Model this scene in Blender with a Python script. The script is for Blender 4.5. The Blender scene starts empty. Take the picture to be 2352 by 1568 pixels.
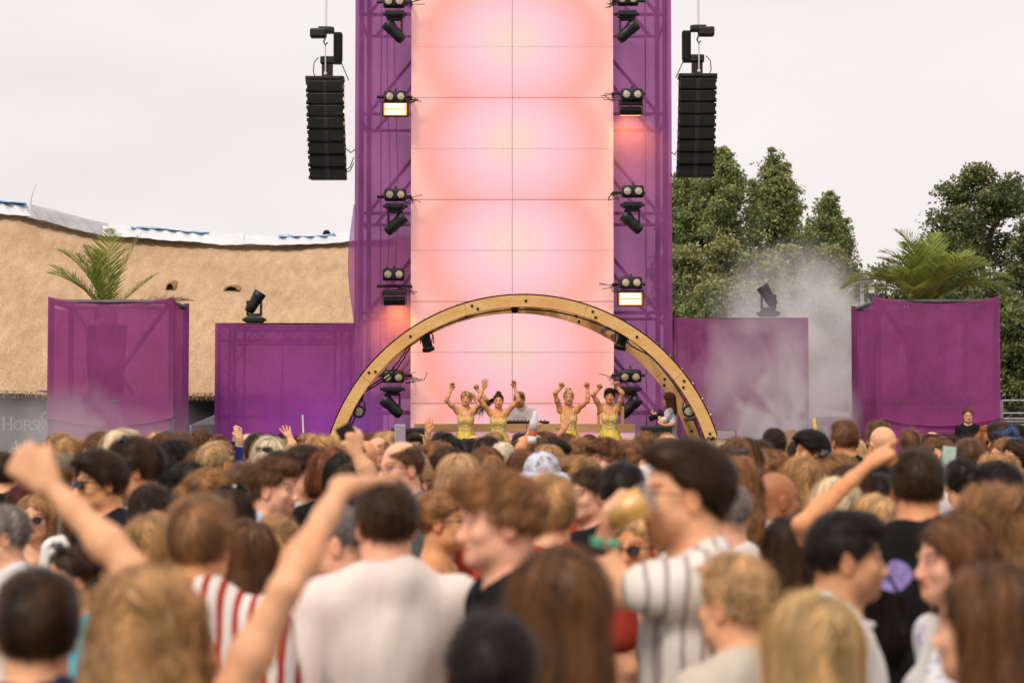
import bpy, bmesh, math, random
import numpy as np
from mathutils import Vector, Matrix

# ------------------------------------------------------------------ camera, sky, sun, exposure
SC = bpy.context.scene
COL = SC.collection
FPX, CH, HORI = 4573.0, 1.88, 1005.0          # focal length in px of a 2352 px wide picture, eye height, horizon row
PITCH = math.atan((HORI - 784.0) / FPX)
cam = bpy.data.cameras.new('camera'); camo = bpy.data.objects.new('camera', cam); COL.objects.link(camo)
camo.location = (0, 0, CH); camo.rotation_euler = (math.pi / 2 + PITCH, 0, 0)
cam.sensor_width = 36.0; cam.lens = 36.0 * FPX / 2352.0; cam.clip_end = 2000; cam.clip_start = 0.05
cam.dof.use_dof = True; cam.dof.focus_distance = 29.0; cam.dof.aperture_fstop = 3.1
SC.camera = camo
SUN_EL, SUN_AZ = math.radians(50), math.radians(208)     # azimuth clockwise from +Y
W = bpy.data.worlds.new('World'); SC.world = W; W.use_nodes = True
nt = W.node_tree; nt.nodes.clear()
wo = nt.nodes.new('ShaderNodeOutputWorld'); bg = nt.nodes.new('ShaderNodeBackground')
sky = nt.nodes.new('ShaderNodeTexSky'); sky.sky_type = 'NISHITA'; sky.sun_disc = False
sky.sun_elevation = SUN_EL; sky.sun_rotation = SUN_AZ
sc_ = nt.nodes.new('ShaderNodeVectorMath'); sc_.operation = 'SCALE'; sc_.inputs[3].default_value = 0.1
nt.links.new(sky.outputs[0], sc_.inputs[0])
tc = nt.nodes.new('ShaderNodeTexCoord'); mp = nt.nodes.new('ShaderNodeMapping'); mp.inputs['Scale'].default_value = (1, 1, 3.0)
nz = nt.nodes.new('ShaderNodeTexNoise'); nz.inputs['Scale'].default_value = 4.5; nz.inputs['Detail'].default_value = 6
rp = nt.nodes.new('ShaderNodeValToRGB')
rp.color_ramp.elements[0].position = 0.3; rp.color_ramp.elements[0].color = (0.655, 0.600, 0.588, 1)
rp.color_ramp.elements[1].position = 0.72; rp.color_ramp.elements[1].color = (0.725, 0.668, 0.655, 1)
nt.links.new(tc.outputs['Generated'], mp.inputs[0]); nt.links.new(mp.outputs[0], nz.inputs[0]); nt.links.new(nz.outputs['Fac'], rp.inputs[0])
mx = nt.nodes.new('ShaderNodeMix'); mx.data_type = 'RGBA'; mx.inputs[0].default_value = 0.96
nt.links.new(sc_.outputs[0], mx.inputs[6]); nt.links.new(rp.outputs[0], mx.inputs[7]); nt.links.new(mx.outputs[2], bg.inputs[0])
bg.inputs[1].default_value = 1.0
nt.links.new(bg.outputs[0], wo.inputs[0])
sl = bpy.data.lights.new('sun', 'SUN'); sl.energy = 1.5; sl.angle = math.radians(14); sl.color = (1.0, 0.90, 0.78)
so = bpy.data.objects.new('sun', sl); COL.objects.link(so)
sd = Vector((math.sin(SUN_AZ) * math.cos(SUN_EL), math.cos(SUN_AZ) * math.cos(SUN_EL), math.sin(SUN_EL)))
so.rotation_euler = (-sd).to_track_quat('-Z', 'Y').to_euler()
SC.view_settings.view_transform = 'Standard'; SC.view_settings.look = 'None'; SC.view_settings.gamma = 1.0
SC.view_settings.use_curve_mapping = False; SC.view_settings.exposure = 0.45
SC.render.engine = 'CYCLES'
cy = SC.cycles
cy.use_denoising = True; cy.max_bounces = 8; cy.diffuse_bounces = 3; cy.glossy_bounces = 2; cy.transmission_bounces = 3
cy.transparent_max_bounces = 24; cy.volume_bounces = 3; cy.volume_step_rate = 1.0; cy.volume_max_steps = 96
cy.caustics_reflective = False; cy.caustics_refractive = False; cy.sample_clamp_indirect = 6.0

RNG = random.Random(7)
NR = np.random.default_rng(11)
def at(x, y, Y):
    """world point at depth Y seen at column x, row y of the 2352 px wide picture"""
    u = (x - 1176.0) / FPX; v = (784.0 - y) / FPX
    dy = math.cos(PITCH) - v * math.sin(PITCH); dz = math.sin(PITCH) + v * math.cos(PITCH)
    t = Y / dy
    return Vector((u * t, Y, CH + dz * t))
def AX(x, Y, y=900): return at(x, y, Y).x
def AZ(y, Y): return at(1176, y, Y).z
def srgb(r, g, b):
    f = lambda c: (c / 255 / 12.92) if c <= 10 else ((c / 255 + 0.055) / 1.055) ** 2.4
    return (f(r), f(g), f(b))

# ------------------------------------------------------------------ materials
MATS = {}
def newmat(name):
    m = bpy.data.materials.new(name); m.use_nodes = True
    n = m.node_tree; b = n.nodes['Principled BSDF']; MATS[name] = m
    return m, n, b
def mnode(n, t, **k):
    q = n.nodes.new(t)
    for a, v in k.items(): setattr(q, a, v)
    return q
def mixc(n, f, a, b, mode='MIX'):
    q = n.nodes.new('ShaderNodeMix'); q.data_type = 'RGBA'; q.blend_type = mode
    for i, v in ((0, f), (6, a), (7, b)):
        if hasattr(v, 'is_output') or isinstance(v, bpy.types.NodeSocket): n.links.new(v, q.inputs[i])
        else: q.inputs[i].default_value = v if i == 0 else (*v[:3], 1)
    return q.outputs[2]
def noisef(n, scale, detail=4, coord='Object', vscale=(1, 1, 1), lo=0.35, hi=0.65):
    t = mnode(n, 'ShaderNodeTexCoord'); mp = mnode(n, 'ShaderNodeMapping'); mp.inputs['Scale'].default_value = vscale
    z = mnode(n, 'ShaderNodeTexNoise'); z.inputs['Scale'].default_value = scale; z.inputs['Detail'].default_value = detail
    n.links.new(t.outputs[coord], mp.inputs[0]); n.links.new(mp.outputs[0], z.inputs[0])
    r = mnode(n, 'ShaderNodeMapRange'); r.inputs[1].default_value = lo; r.inputs[2].default_value = hi
    n.links.new(z.outputs['Fac'], r.inputs[0])
    return r.outputs[0]
def bump(n, b, h, strength=0.3, dist=0.01):
    q = mnode(n, 'ShaderNodeBump'); q.inputs['Strength'].default_value = strength; q.inputs['Distance'].default_value = dist
    n.links.new(h, q.inputs['Height']); n.links.new(q.outputs[0], b.inputs['Normal'])
def pmat(name, col, rough=0.6, spec=0.3, metal=0.0, nscale=None, namt=0.25, bmp=None, vscale=(1, 1, 1), emit=None, estr=0.0):
    """plain principled material with some uneven tone"""
    m, n, b = newmat(name)
    b.inputs['Base Color'].default_value = (*col, 1); b.inputs['Roughness'].default_value = rough
    b.inputs['Specular IOR Level'].default_value = spec; b.inputs['Metallic'].default_value = metal
    if nscale:
        f = noisef(n, nscale, 5, vscale=vscale)
        c = mixc(n, f, tuple(x * (1 - namt) for x in col), tuple(min(1, x * (1 + namt)) for x in col))
        n.links.new(c, b.inputs['Base Color'])
        if bmp: bump(n, b, f, bmp[0], bmp[1])
    if emit:
        b.inputs['Emission Color'].default_value = (*emit, 1); b.inputs['Emission Strength'].default_value = estr
    return m

def objcol_mat(name, rough, spec, attr=None, nscale=30, namt=0.15, vscale=(1, 1, 1), bmp=None, sheen=0):
    m, n, b = newmat(name)
    oi = mnode(n, 'ShaderNodeObjectInfo'); c = oi.outputs['Color']
    if attr:
        a = mnode(n, 'ShaderNodeVertexColor'); a.layer_name = attr
        c = mixc(n, 1.0, c, a.outputs[0], 'MULTIPLY')
    f = noisef(n, nscale, 3, vscale=vscale)
    c = mixc(n, f, c, mixc(n, 1.0, c, (1 - 2 * namt,) * 3, 'MULTIPLY'))
    n.links.new(c, b.inputs['Base Color'])
    b.inputs['Roughness'].default_value = rough; b.inputs['Specular IOR Level'].default_value = spec
    if sheen: b.inputs['Sheen Weight'].default_value = sheen
    if bmp: bump(n, b, f, *bmp)
    return m
M_SKIN = objcol_mat('skin', 0.52, 0.3, 'paint', 45, 0.06)
M_SKIN.node_tree.nodes['Principled BSDF'].inputs['Subsurface Weight'].default_value = 0.0
M_HAIR = objcol_mat('hair', 0.42, 0.22, 'tint', 14, 0.14, (1, 1, 0.30))
M_CLOTH = objcol_mat('cloth', 0.85, 0.1, None, 6, 0.06, (1.6, 1.6, .5), bmp=(0.22, 0.02))
M_PLASTIC = objcol_mat('plain_plastic', 0.45, 0.4, None, 20, 0.05)

def striped(name, a, b_, scale, axis=0, width=0.5, wob=0.0):
    m, n, b = newmat(name)
    t = mnode(n, 'ShaderNodeTexCoord'); s = mnode(n, 'ShaderNodeSeparateXYZ'); n.links.new(t.outputs['Object'], s.inputs[0])
    w = mnode(n, 'ShaderNodeMath', operation='MULTIPLY'); w.inputs[1].default_value = scale; n.links.new(s.outputs[axis], w.inputs[0])
    nf = noisef(n, 8, 2)
    ad = mnode(n, 'ShaderNodeMath', operation='MULTIPLY_ADD'); ad.inputs[1].default_value = wob; n.links.new(nf, ad.inputs[0]); n.links.new(w.outputs[0], ad.inputs[2])
    fr = mnode(n, 'ShaderNodeMath', operation='FRACT'); n.links.new(ad.outputs[0], fr.inputs[0])
    g = mnode(n, 'ShaderNodeMath', operation='LESS_THAN'); g.inputs[1].default_value = width; n.links.new(fr.outputs[0], g.inputs[0])
    n.links.new(mixc(n, g.outputs[0], a, b_), b.inputs['Base Color']); b.inputs['Roughness'].default_value = 0.85; b.inputs['Specular IOR Level'].default_value = 0.1
    return m
striped('red_stripe', (0.80, 0.74, 0.70), (0.42, 0.05, 0.03), 24, 0, 0.42, 0.1)
striped('fine_stripe', (0.72, 0.66, 0.60), (0.33, 0.27, 0.25), 17, 0, 0.25, 0.2)
striped('side_stripe', (0.80, 0.74, 0.68), (0.42, 0.35, 0.33), 22, 1, 0.28, 0.25)
striped('grey_stripe', (0.62, 0.58, 0.53), (0.16, 0.15, 0.15), 28, 2, 0.3, 0.2)
def blotch(name, a, b_, c_, scale):
    m, n, b = newmat(name)
    t = mnode(n, 'ShaderNodeTexCoord'); v = mnode(n, 'ShaderNodeTexVoronoi'); v.inputs['Scale'].default_value = scale
    n.links.new(t.outputs['Object'], v.inputs[0])
    r = mnode(n, 'ShaderNodeValToRGB'); r.color_ramp.interpolation = 'CONSTANT'
    r.color_ramp.elements[0].color = (*b_, 1); r.color_ramp.elements[1].position = 0.3; r.color_ramp.elements[1].color = (*a, 1)
    n.links.new(v.outputs['Distance'], r.inputs[0])
    sp = mnode(n, 'ShaderNodeSeparateColor'); n.links.new(v.outputs['Color'], sp.inputs[0])
    g = mnode(n, 'ShaderNodeMath', operation='GREATER_THAN'); g.inputs[1].default_value = 0.75; n.links.new(sp.outputs[0], g.inputs[0])
    le = mnode(n, 'ShaderNodeMath', operation='LESS_THAN'); le.inputs[1].default_value = 0.36; n.links.new(v.outputs['Distance'], le.inputs[0])
    mu = mnode(n, 'ShaderNodeMath', operation='MULTIPLY'); n.links.new(g.outputs[0], mu.inputs[0]); n.links.new(le.outputs[0], mu.inputs[1])
    n.links.new(mixc(n, mu.outputs[0], r.outputs[0], c_), b.inputs['Base Color']); b.inputs['Roughness'].default_value = 0.85
    return m
blotch('floral', (0.62, 0.70, 0.86), (0.86, 0.84, 0.86), (0.85, 0.30, 0.12), 58)
blotch('leaf_print', (0.70, 0.66, 0.60), (0.10, 0.10, 0.11), (0.12, 0.12, 0.13), 30)
blotch('blue_print', (0.74, 0.72, 0.72), (0.20, 0.35, 0.66), (0.74, 0.72, 0.72), 42)
blotch('shirt_print', (0.78, 0.76, 0.74), (0.30, 0.30, 0.32), (0.78, 0.76, 0.74), 30)

BLK = pmat('black_metal', (0.012, 0.012, 0.013), 0.42, 0.4, 0, 12, 0.3)
BLKM = pmat('black_matte', (0.010, 0.010, 0.011), 0.75, 0.2, 0, 20, 0.3)
GRILLE = pmat('speaker_grille', (0.008, 0.008, 0.009), 0.6, 0.3, 0.2, 160, 0.5, (0.6, 0.004))
STEEL = pmat('galvanised_steel', (0.42, 0.42, 0.42), 0.4, 0.5, 0.8, 9, 0.2)
DARKST = pmat('dark_steel', (0.10, 0.085, 0.10), 0.5, 0.3, 0.3, 9, 0.2)
LENS = pmat('lamp_glass', (0.55, 0.48, 0.38), 0.15, 0.6, 0.0, 40, 0.3)
LENSC = pmat('lamp_core', (0.75, 0.5, 0.2), 0.3, 0.5)
LIT = pmat('lit_strip', (1, 0.9, 0.7), 0.4, 0.2, emit=(1.0, 0.74, 0.36), estr=1.5)
AMB = pmat('amber_glare_glow', (.6, .25, .05), .3, .4, emit=(1.0, .36, .04), estr=.55)  # emission stands in for the orange glare halo around the lit strips
WHITE = pmat('white_paint', (0.72, 0.70, 0.67), 0.6, 0.3, 0, 4, 0.08)
GREYP = pmat('grey_paint', (0.30, 0.29, 0.29), 0.6, 0.3, 0, 5, 0.1)
RUBBER = pmat('cable_rubber', (0.012, 0.012, 0.012), 0.6, 0.3)
CARD = pmat('cardboard', (0.42, 0.27, 0.16), 0.85, 0.1, 0, 14, 0.1)

def fabric(name, col, trans=0.22, nsc=1.1):
    """stretched mesh cloth: see-through weave, lit from both sides"""
    m, n, b = newmat(name); n.nodes.remove(b); out = [q for q in n.nodes if q.type == 'OUTPUT_MATERIAL'][0]
    f = noisef(n, nsc, 5); wv = noisef(n, 420, 2, lo=0.3, hi=0.7)
    c = mixc(n, f, tuple(x * 0.86 for x in col), tuple(x * 1.14 for x in col)); c = mixc(n, wv, mixc(n, 1.0, c, (0.84,) * 3, 'MULTIPLY'), c)
    d = mnode(n, 'ShaderNodeBsdfDiffuse'); t = mnode(n, 'ShaderNodeBsdfTranslucent'); tr = mnode(n, 'ShaderNodeBsdfTransparent')
    tr.inputs[0].default_value = (0.95, 0.78, 0.95, 1)
    n.links.new(c, d.inputs[0]); n.links.new(c, t.inputs[0])
    fo = noisef(n, 2.6, 4, vscale=(1.6, 1.6, .7), lo=.2, hi=.8); bq = mnode(n, 'ShaderNodeBump'); bq.inputs['Strength'].default_value = .55; bq.inputs['Distance'].default_value = .06; n.links.new(fo, bq.inputs['Height']); n.links.new(bq.outputs[0], d.inputs['Normal']); n.links.new(bq.outputs[0], t.inputs['Normal'])
    a = mnode(n, 'ShaderNodeMixShader'); a.inputs[0].default_value = 0.48; n.links.new(d.outputs[0], a.inputs[1]); n.links.new(t.outputs[0], a.inputs[2])
    g = mnode(n, 'ShaderNodeMixShader'); g.inputs[0].default_value = trans; n.links.new(a.outputs[0], g.inputs[1]); n.links.new(tr.outputs[0], g.inputs[2])
    n.links.new(g.outputs[0], out.inputs[0])
    return m
PURP = fabric('purple_mesh_cloth', (0.54, 0.125, 0.39), 0.22)
PURPT = fabric('purple_tower_cloth', (0.54, 0.165, 0.49), 0.32)

def woodmat(name, c1, c2, sc=1.6, ax=(1, 1, 6), knots=False):
    m, n, b = newmat(name)
    f = noisef(n, sc, 6, vscale=ax); g = noisef(n, sc * 6, 4, vscale=ax)
    c = mixc(n, f, c1, c2); c = mixc(n, mixc(n, g, (0.0,) * 3, (0.35,) * 3), c, tuple(x * 0.72 for x in c1))
    if knots:
        t = mnode(n, 'ShaderNodeTexCoord'); v = mnode(n, 'ShaderNodeTexVoronoi'); v.inputs['Scale'].default_value = 2.6
        mp = mnode(n, 'ShaderNodeMapping'); mp.inputs['Scale'].default_value = (1, 1, 2.2)
        n.links.new(t.outputs['Object'], mp.inputs[0]); n.links.new(mp.outputs[0], v.inputs[0])
        r = mnode(n, 'ShaderNodeMapRange'); r.inputs[1].default_value = 0.07; r.inputs[2].default_value = 0.13; r.inputs[3].default_value = 1; r.inputs[4].default_value = 0
        n.links.new(v.outputs['Distance'], r.inputs[0]); c = mixc(n, r.outputs[0], c, (0.19, 0.075, 0.02))
    n.links.new(c, b.inputs['Base Color']); b.inputs['Roughness'].default_value = 0.55; b.inputs['Specular IOR Level'].default_value = 0.3
    bump(n, b, g, 0.15, 0.003)
    return m
PLY = woodmat('varnished_plywood', (0.78, 0.43, 0.15), (0.86, 0.54, 0.22), 1.8, (1.5, 1, 5))
PINE = woodmat('pine_board', (0.68, 0.40, 0.17), (0.78, 0.52, 0.25), 1.4, (0.5, 1, 6), True)
PLYD = pmat('plywood_edge', (0.08, 0.045, 0.02), 0.8, 0.1)

# ------------------------------------------------------------------ mesh tools
class MB:
    def __init__(s): s.V = []; s.F = []; s.n = 0
    def add(s, V, F):
        V = [tuple(map(float, v)) for v in V]
        s.V += V; s.F += [tuple(i + s.n for i in f) for f in F]; s.n += len(V); return s
    def box(s, c, d, R=None, ch=0.0):
        x, y, z = (k / 2 for k in d); c = Vector(c)
        if ch <= 0:
            P = [Vector((sx * x, sy * y, sz * z)) for sz in (-1, 1) for sy in (-1, 1) for sx in (-1, 1)]
            F = [(0, 2, 3, 1), (4, 5, 7, 6), (0, 1, 5, 4), (2, 6, 7, 3), (0, 4, 6, 2), (1, 3, 7, 5)]
        else:
            bm = bmesh.new(); bmesh.ops.create_cube(bm, size=1); bmesh.ops.scale(bm, vec=d, verts=bm.verts)
            bmesh.ops.bevel(bm, geom=bm.edges[:], offset=ch, segments=2, affect='EDGES', profile=0.5)
            bm.verts.index_update(); P = [v.co.copy() for v in bm.verts]; F = [tuple(v.index for v in f.verts) for f in bm.faces]; bm.free()
        if R is not None: P = [R @ p for p in P]
        return s.add([p + c for p in P], F)
    def tube(s, p, q, r, r2=None, n=10, cap=True):
        p = Vector(p); q = Vector(q); r2 = r if r2 is None else r2
        d = (q - p).normalized(); a = d.orthogonal().normalized(); b = d.cross(a)
        V = []
        for c, rr in ((p, r), (q, r2)):
            for i in range(n):
                t = 2 * math.pi * i / n; V.append(c + (a * math.cos(t) + b * math.sin(t)) * rr)
        F = [(i, (i + 1) % n, n + (i + 1) % n, n + i) for i in range(n)]
        if cap: F += [tuple(range(n - 1, -1, -1)), tuple(range(n, 2 * n))]
        return s.add(V, F)
    def path(s, pts, r, n=8, r2=None):
        pts = [Vector(p) for p in pts]; k = len(pts); r2 = r if r2 is None else r2
        V = []; a = None
        for i, p in enumerate(pts):
            d = (pts[min(i + 1, k - 1)] - pts[max(i - 1, 0)]).normalized()
            a = d.orthogonal().normalized() if a is None else (a - d * a.dot(d)).normalized()
            b = d.cross(a); rr = r + (r2 - r) * i / max(1, k - 1)
            for j in range(n):
                t = 2 * math.pi * j / n; V.append(p + (a * math.cos(t) + b * math.sin(t)) * rr)
        F = [(i * n + j, i * n + (j + 1) % n, (i + 1) * n + (j + 1) % n, (i + 1) * n + j) for i in range(k - 1) for j in range(n)]
        F += [tuple(range(n - 1, -1, -1)), tuple(range((k - 1) * n, k * n))]
        return s.add(V, F)
    def lathe(s, prof, n=20, M=None):
        V = []
        for r, z in prof:
            for i in range(n):
                t = 2 * math.pi * i / n; V.append(Vector((r * math.cos(t), r * math.sin(t), z)))
        if M is not None: V = [M @ v for v in V]
        k = len(prof)
        F = [(i * n + j, i * n + (j + 1) % n, (i + 1) * n + (j + 1) % n, (i + 1) * n + j) for i in range(k - 1) for j in range(n)]
        F += [tuple(range(n - 1, -1, -1)), tuple(range((k - 1) * n, k * n))]
        return s.add(V, F)
    def prism(s, pts, y0, y1):
        """outline in the XZ plane pushed from y0 to y1"""
        k = len(pts); V = [(p[0], y0, p[1]) for p in pts] + [(p[0], y1, p[1]) for p in pts]
        F = [tuple(range(k)), tuple(range(2 * k - 1, k - 1, -1))] + [(i, k + i, k + (i + 1) % k, (i + 1) % k) for i in range(k)]
        return s.add(V, F)
    def grid(s, fn, nu, nv):
        V = [fn(i / nu, j / nv) for j in range(nv + 1) for i in range(nu + 1)]
        F = [(j * (nu + 1) + i, j * (nu + 1) + i + 1, (j + 1) * (nu + 1) + i + 1, (j + 1) * (nu + 1) + i) for j in range(nv) for i in range(nu)]
        return s.add(V, F)
    def build(s, name, mat, parent=None, smooth=False, loc=None, rel=False):
        me = bpy.data.meshes.new(name)
        V = s.V
        if rel and parent is not None:
            l = parent.location; V = [(v[0] - l.x, v[1] - l.y, v[2] - l.z) for v in V]
        me.from_pydata(V, [], s.F)
        if smooth: me.polygons.foreach_set('use_smooth', [True] * len(me.polygons))
        for m_ in (mat if isinstance(mat, (list, tuple)) else [mat]): me.materials.append(m_)
        o = bpy.data.objects.new(name, me); COL.objects.link(o)
        if parent is not None: o.parent = parent
        if loc is not None: o.location = loc
        return o
def tag(o, label=None, cat=None, group=None, kind=None):
    for k, v in (('label', label), ('category', cat), ('group', group), ('kind', kind)):
        if v: o[k] = v
    return o
def thing(name, label, cat, loc=(0, 0, 0), rz=0.0, group=None):
    o = bpy.data.objects.new(name, None); COL.objects.link(o); o.empty_display_size = 0.1
    o.location = loc; o.rotation_euler = (0, 0, rz)
    return tag(o, label, cat, group)
def copy_tree(o, parent=None):
    c = o.copy(); COL.objects.link(c); c.parent = parent
    for ch in list(o.children): copy_tree(ch, c)
    return c
def smooth_by(o): o.data.polygons.foreach_set('use_smooth', [True] * len(o.data.polygons))
def npmesh(name, V, Q, cols=None, cname='tint', smooth=True):
    """fast mesh from numpy verts and quads, with an optional per-vertex colour"""
    me = bpy.data.meshes.new(name); V = np.asarray(V, np.float32); Q = np.asarray(Q, np.int32)
    me.vertices.add(len(V)); me.vertices.foreach_set('co', V.ravel())
    k = Q.shape[1]; me.loops.add(Q.size); me.polygons.add(len(Q))
    me.loops.foreach_set('vertex_index', Q.ravel())
    me.polygons.foreach_set('loop_start', np.arange(0, Q.size, k, dtype=np.int32))
    me.polygons.foreach_set('use_smooth', np.full(len(Q), smooth))
    me.update(calc_edges=True); me.validate()
    if cols is not None:
        a = me.color_attributes.new(cname, 'FLOAT_COLOR', 'POINT'); c = np.ones((len(V), 4), np.float32); c[:, :3] = cols
        a.data.foreach_set('color', c.ravel())
    return me
# ------------------------------------------------------------------ the setting
gm, gn, gb = newmat('trampled_grass')
gf = noisef(gn, 0.6, 6); gn.links.new(mixc(gn, gf, (0.10, 0.085, 0.05), (0.07, 0.085, 0.035)), gb.inputs['Base Color']); gb.inputs['Roughness'].default_value = 0.95
g = MB().grid(lambda u, v: ((u - .5) * 900, -60 + v * 760, 0.0), 8, 8).build('ground', gm); tag(g, kind='structure')

STG = 0.98
# stage platform
st = thing('stage_platform', 'low black stage platform under the wooden arch, in front of the panel wall', 'stage', (0, 31, 0))
MB().box((0, 31.1, STG - 0.06), (7.6, 4.4, 0.12)).build('deck', BLKM, st, rel=True)
MB().box((0, 28.95, STG / 2 - 0.07), (7.5, 0.03, STG - 0.14)).build('skirt', BLKM, st, rel=True)

# ---- panel wall: pink glowing boards with airbrushed rings
WY = 33.0
pm, pn, pb = newmat('glowing_pink_board')
uv = mnode(pn, 'ShaderNodeUVMap'); uv.uv_map = 'unit'
sx = mnode(pn, 'ShaderNodeSeparateXYZ'); pn.links.new(uv.outputs[0], sx.inputs[0])
def mth(n, op, a, b=None, c=None):
    q = mnode(n, 'ShaderNodeMath', operation=op)
    for i, v in enumerate((a, b, c)):
        if v is None: continue
        if isinstance(v, (int, float)): q.inputs[i].default_value = v
        else: n.links.new(v, q.inputs[i])
    return q.outputs[0]
vv = mth(pn, 'ADD', sx.outputs[1], -0.06)
rr0 = mth(pn, 'SQRT', mth(pn, 'ADD', mth(pn, 'MULTIPLY', sx.outputs[0], sx.outputs[0]), mth(pn, 'MULTIPLY', mth(pn, 'MULTIPLY', vv, vv), 1.35)))
rr = mth(pn, 'MULTIPLY', rr0, mth(pn, 'MULTIPLY_ADD', vv, 0.12, 1.0))
rmp = mnode(pn, 'ShaderNodeValToRGB'); rmp.color_ramp.interpolation = 'B_SPLINE'; e = rmp.color_ramp.elements
stops = [(0.0, (226, 203, 190)), (0.20, (229, 197, 197)), (0.40, (232, 188, 204)), (0.60, (236, 178, 186)), (0.80, (240, 160, 153)), (0.90, (240, 168, 160)), (1.0, (240, 184, 177))]
e[0].position, e[0].color = stops[0][0], (*srgb(*stops[0][1]), 1); e[1].position, e[1].color = stops[-1][0], (*srgb(*stops[-1][1]), 1)
for p_, c_ in stops[1:-1]:
    q = e.new(p_); q.color = (*srgb(*c_), 1)
pn.links.new(rr, rmp.inputs[0])
gr = noisef(pn, 260, 2); pc = mixc(pn, gr, mixc(pn, 1.0, rmp.outputs[0], (0.965,) * 3, 'MULTIPLY'), rmp.outputs[0])
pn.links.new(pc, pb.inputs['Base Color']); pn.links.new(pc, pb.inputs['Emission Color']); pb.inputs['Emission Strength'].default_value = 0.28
pb.inputs['Roughness'].default_value = 0.5; pb.inputs['Specular IOR Level'].default_value = 0.2
PINK = pm
x0, x1 = AX(942.5, WY), AX(1410.5, WY); xm = (x0 + x1) / 2
ROWPX = [-244 + 117 * i for i in range(12)]
zs_ = [AZ(y, WY) for y in ROWPX]
pw = thing('panel_wall', 'tall pink and coral panel wall with soft glowing rings above the stage', 'panel wall', (xm, WY, STG))
MB().box((xm, WY + 0.075, (zs_[0] + STG) / 2), (x1 - x0 - 0.04, 0.03, zs_[0] - STG)).build('backing', PLYD, pw, rel=True)
for i in range(len(zs_) - 1):
    ztop, zbot = zs_[i], zs_[i + 1]
    if ztop < STG: continue
    zbot = max(zbot, STG)
    thick = (i % 2 == 0)   # wider gap on every second joint
    for k in (0, 1):
        a, b_ = (x0, xm) if k == 0 else (xm, x1)
        gx = 0.0035; gt = 0.007 if thick else 0.0035
        w_, h_ = b_ - a - 2 * gx, ztop - zbot - gt - 0.0035
        cx_, cz_ = (a + b_) / 2, zbot + 0.0035 + h_ / 2
        mb = MB().box((cx_, WY + 0.02 + RNG.uniform(-.003, .003), cz_), (w_, 0.03, h_))
        nb = len(mb.F)
        for ux in (0.03, 0.09, 0.47, 0.53, 0.91, 0.97):
            for uz in ((0.05, 0.95) if ux in (0.09, 0.47, 0.53, 0.91) else (0.10, 0.90)):
                p = Vector((cx_ + (ux - .5) * w_, WY + 0.006, cz_ + (uz - .5) * h_)); mb.tube(p, p + Vector((0, -0.0045, 0)), 0.005, n=6)
        o = mb.build('panel', [PINK, PLYD], pw, rel=True)
        me = o.data; me.polygons.foreach_set('material_index', [0] * nb + [1] * (len(me.polygons) - nb))
        ul = me.uv_layers.new(name='unit'); j = (i - 1) // 2 if i >= 1 else -1
        # unit of 2 x 2 boards centred on the thin joints
        ic = i if thick else i - 1
        zc = (zs_[ic + 1]) if ic + 1 < len(zs_) else zbot
        for l in me.loops:
            c = me.vertices[l.vertex_index].co
            ul.data[l.index].uv = ((c.x + pw.location.x - xm) / ((x1 - x0) / 2), (c.z + pw.location.z - zc) / ((x1 - x0) / 2) * 1.0)

# ---- tower of purple mesh cloth around the panel wall, on a scaffold
TY, TB = 33.35, 35.4
tl, tr_ = AX(813, TY), AX(1545, TY); TTOP = AZ(-260, TY)
tw = thing('stage_tower', 'tall tower wrapped in see-through purple mesh, scaffold showing through', 'tower', ((tl + tr_) / 2, TY, 0))
def sheet(name, parent, a, b, zb, zt, mat, wr=0.012, sag=0.0, bulge=0.0, nu=24, nv=30, seed=0, sagl=0.0):
    a = Vector(a); b = Vector(b); d = (b - a); nrm = Vector((d.y, -d.x, 0)).normalized()
    rr_ = random.Random(seed); ph = [rr_.uniform(0, 6.3) for _ in range(4)]
    def fn(u, v):
        p = a + d * u; z = zb + (zt - zb) * v - sag * (1 - (2 * u - 1) ** 2) * v ** 3 + sagl * math.sin(u * 3.1416) * (1 - v)
        off = wr * (math.sin(u * 9 + ph[0] + v * 2) * .6 + math.sin(u * 23 + v * 5 + ph[1]) * .3 + math.sin(v * 17 + u * 4 + ph[2]) * .25) + bulge * math.sin(u * 3.1416) * math.sin(v * 3.1416)
        p = p + nrm * off * min(1, 6 * u * (1 - u) + .1)
        return (p.x, p.y, z)
    return MB().grid(fn, nu, nv).build(name, mat, parent, True, rel=True)
sheet('front_cloth', tw, (tl, TY, 0), (x0 + .02, TY - .05, 0), 0.0, TTOP, PURPT, 0.02, nu=14, nv=60, seed=1)
sheet('front_cloth', tw, (x1 - .02, TY - .05, 0), (tr_, TY, 0), 0.0, TTOP, PURPT, 0.02, nu=14, nv=60, seed=2)
sheet('side_cloth', tw, (tl, TB, 0), (tl, TY, 0), 0.0, TTOP, PURPT, 0.02, nv=60, seed=3)
sheet('side_cloth', tw, (tr_, TY, 0), (tr_, TB, 0), 0.0, TTOP, PURPT, 0.02, nv=60, seed=4)
sheet('back_cloth', tw, (tr_, TB, 0), (tl, TB, 0), 0.0, TTOP, PURPT, 0.02, nu=40, nv=60, seed=5)
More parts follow.
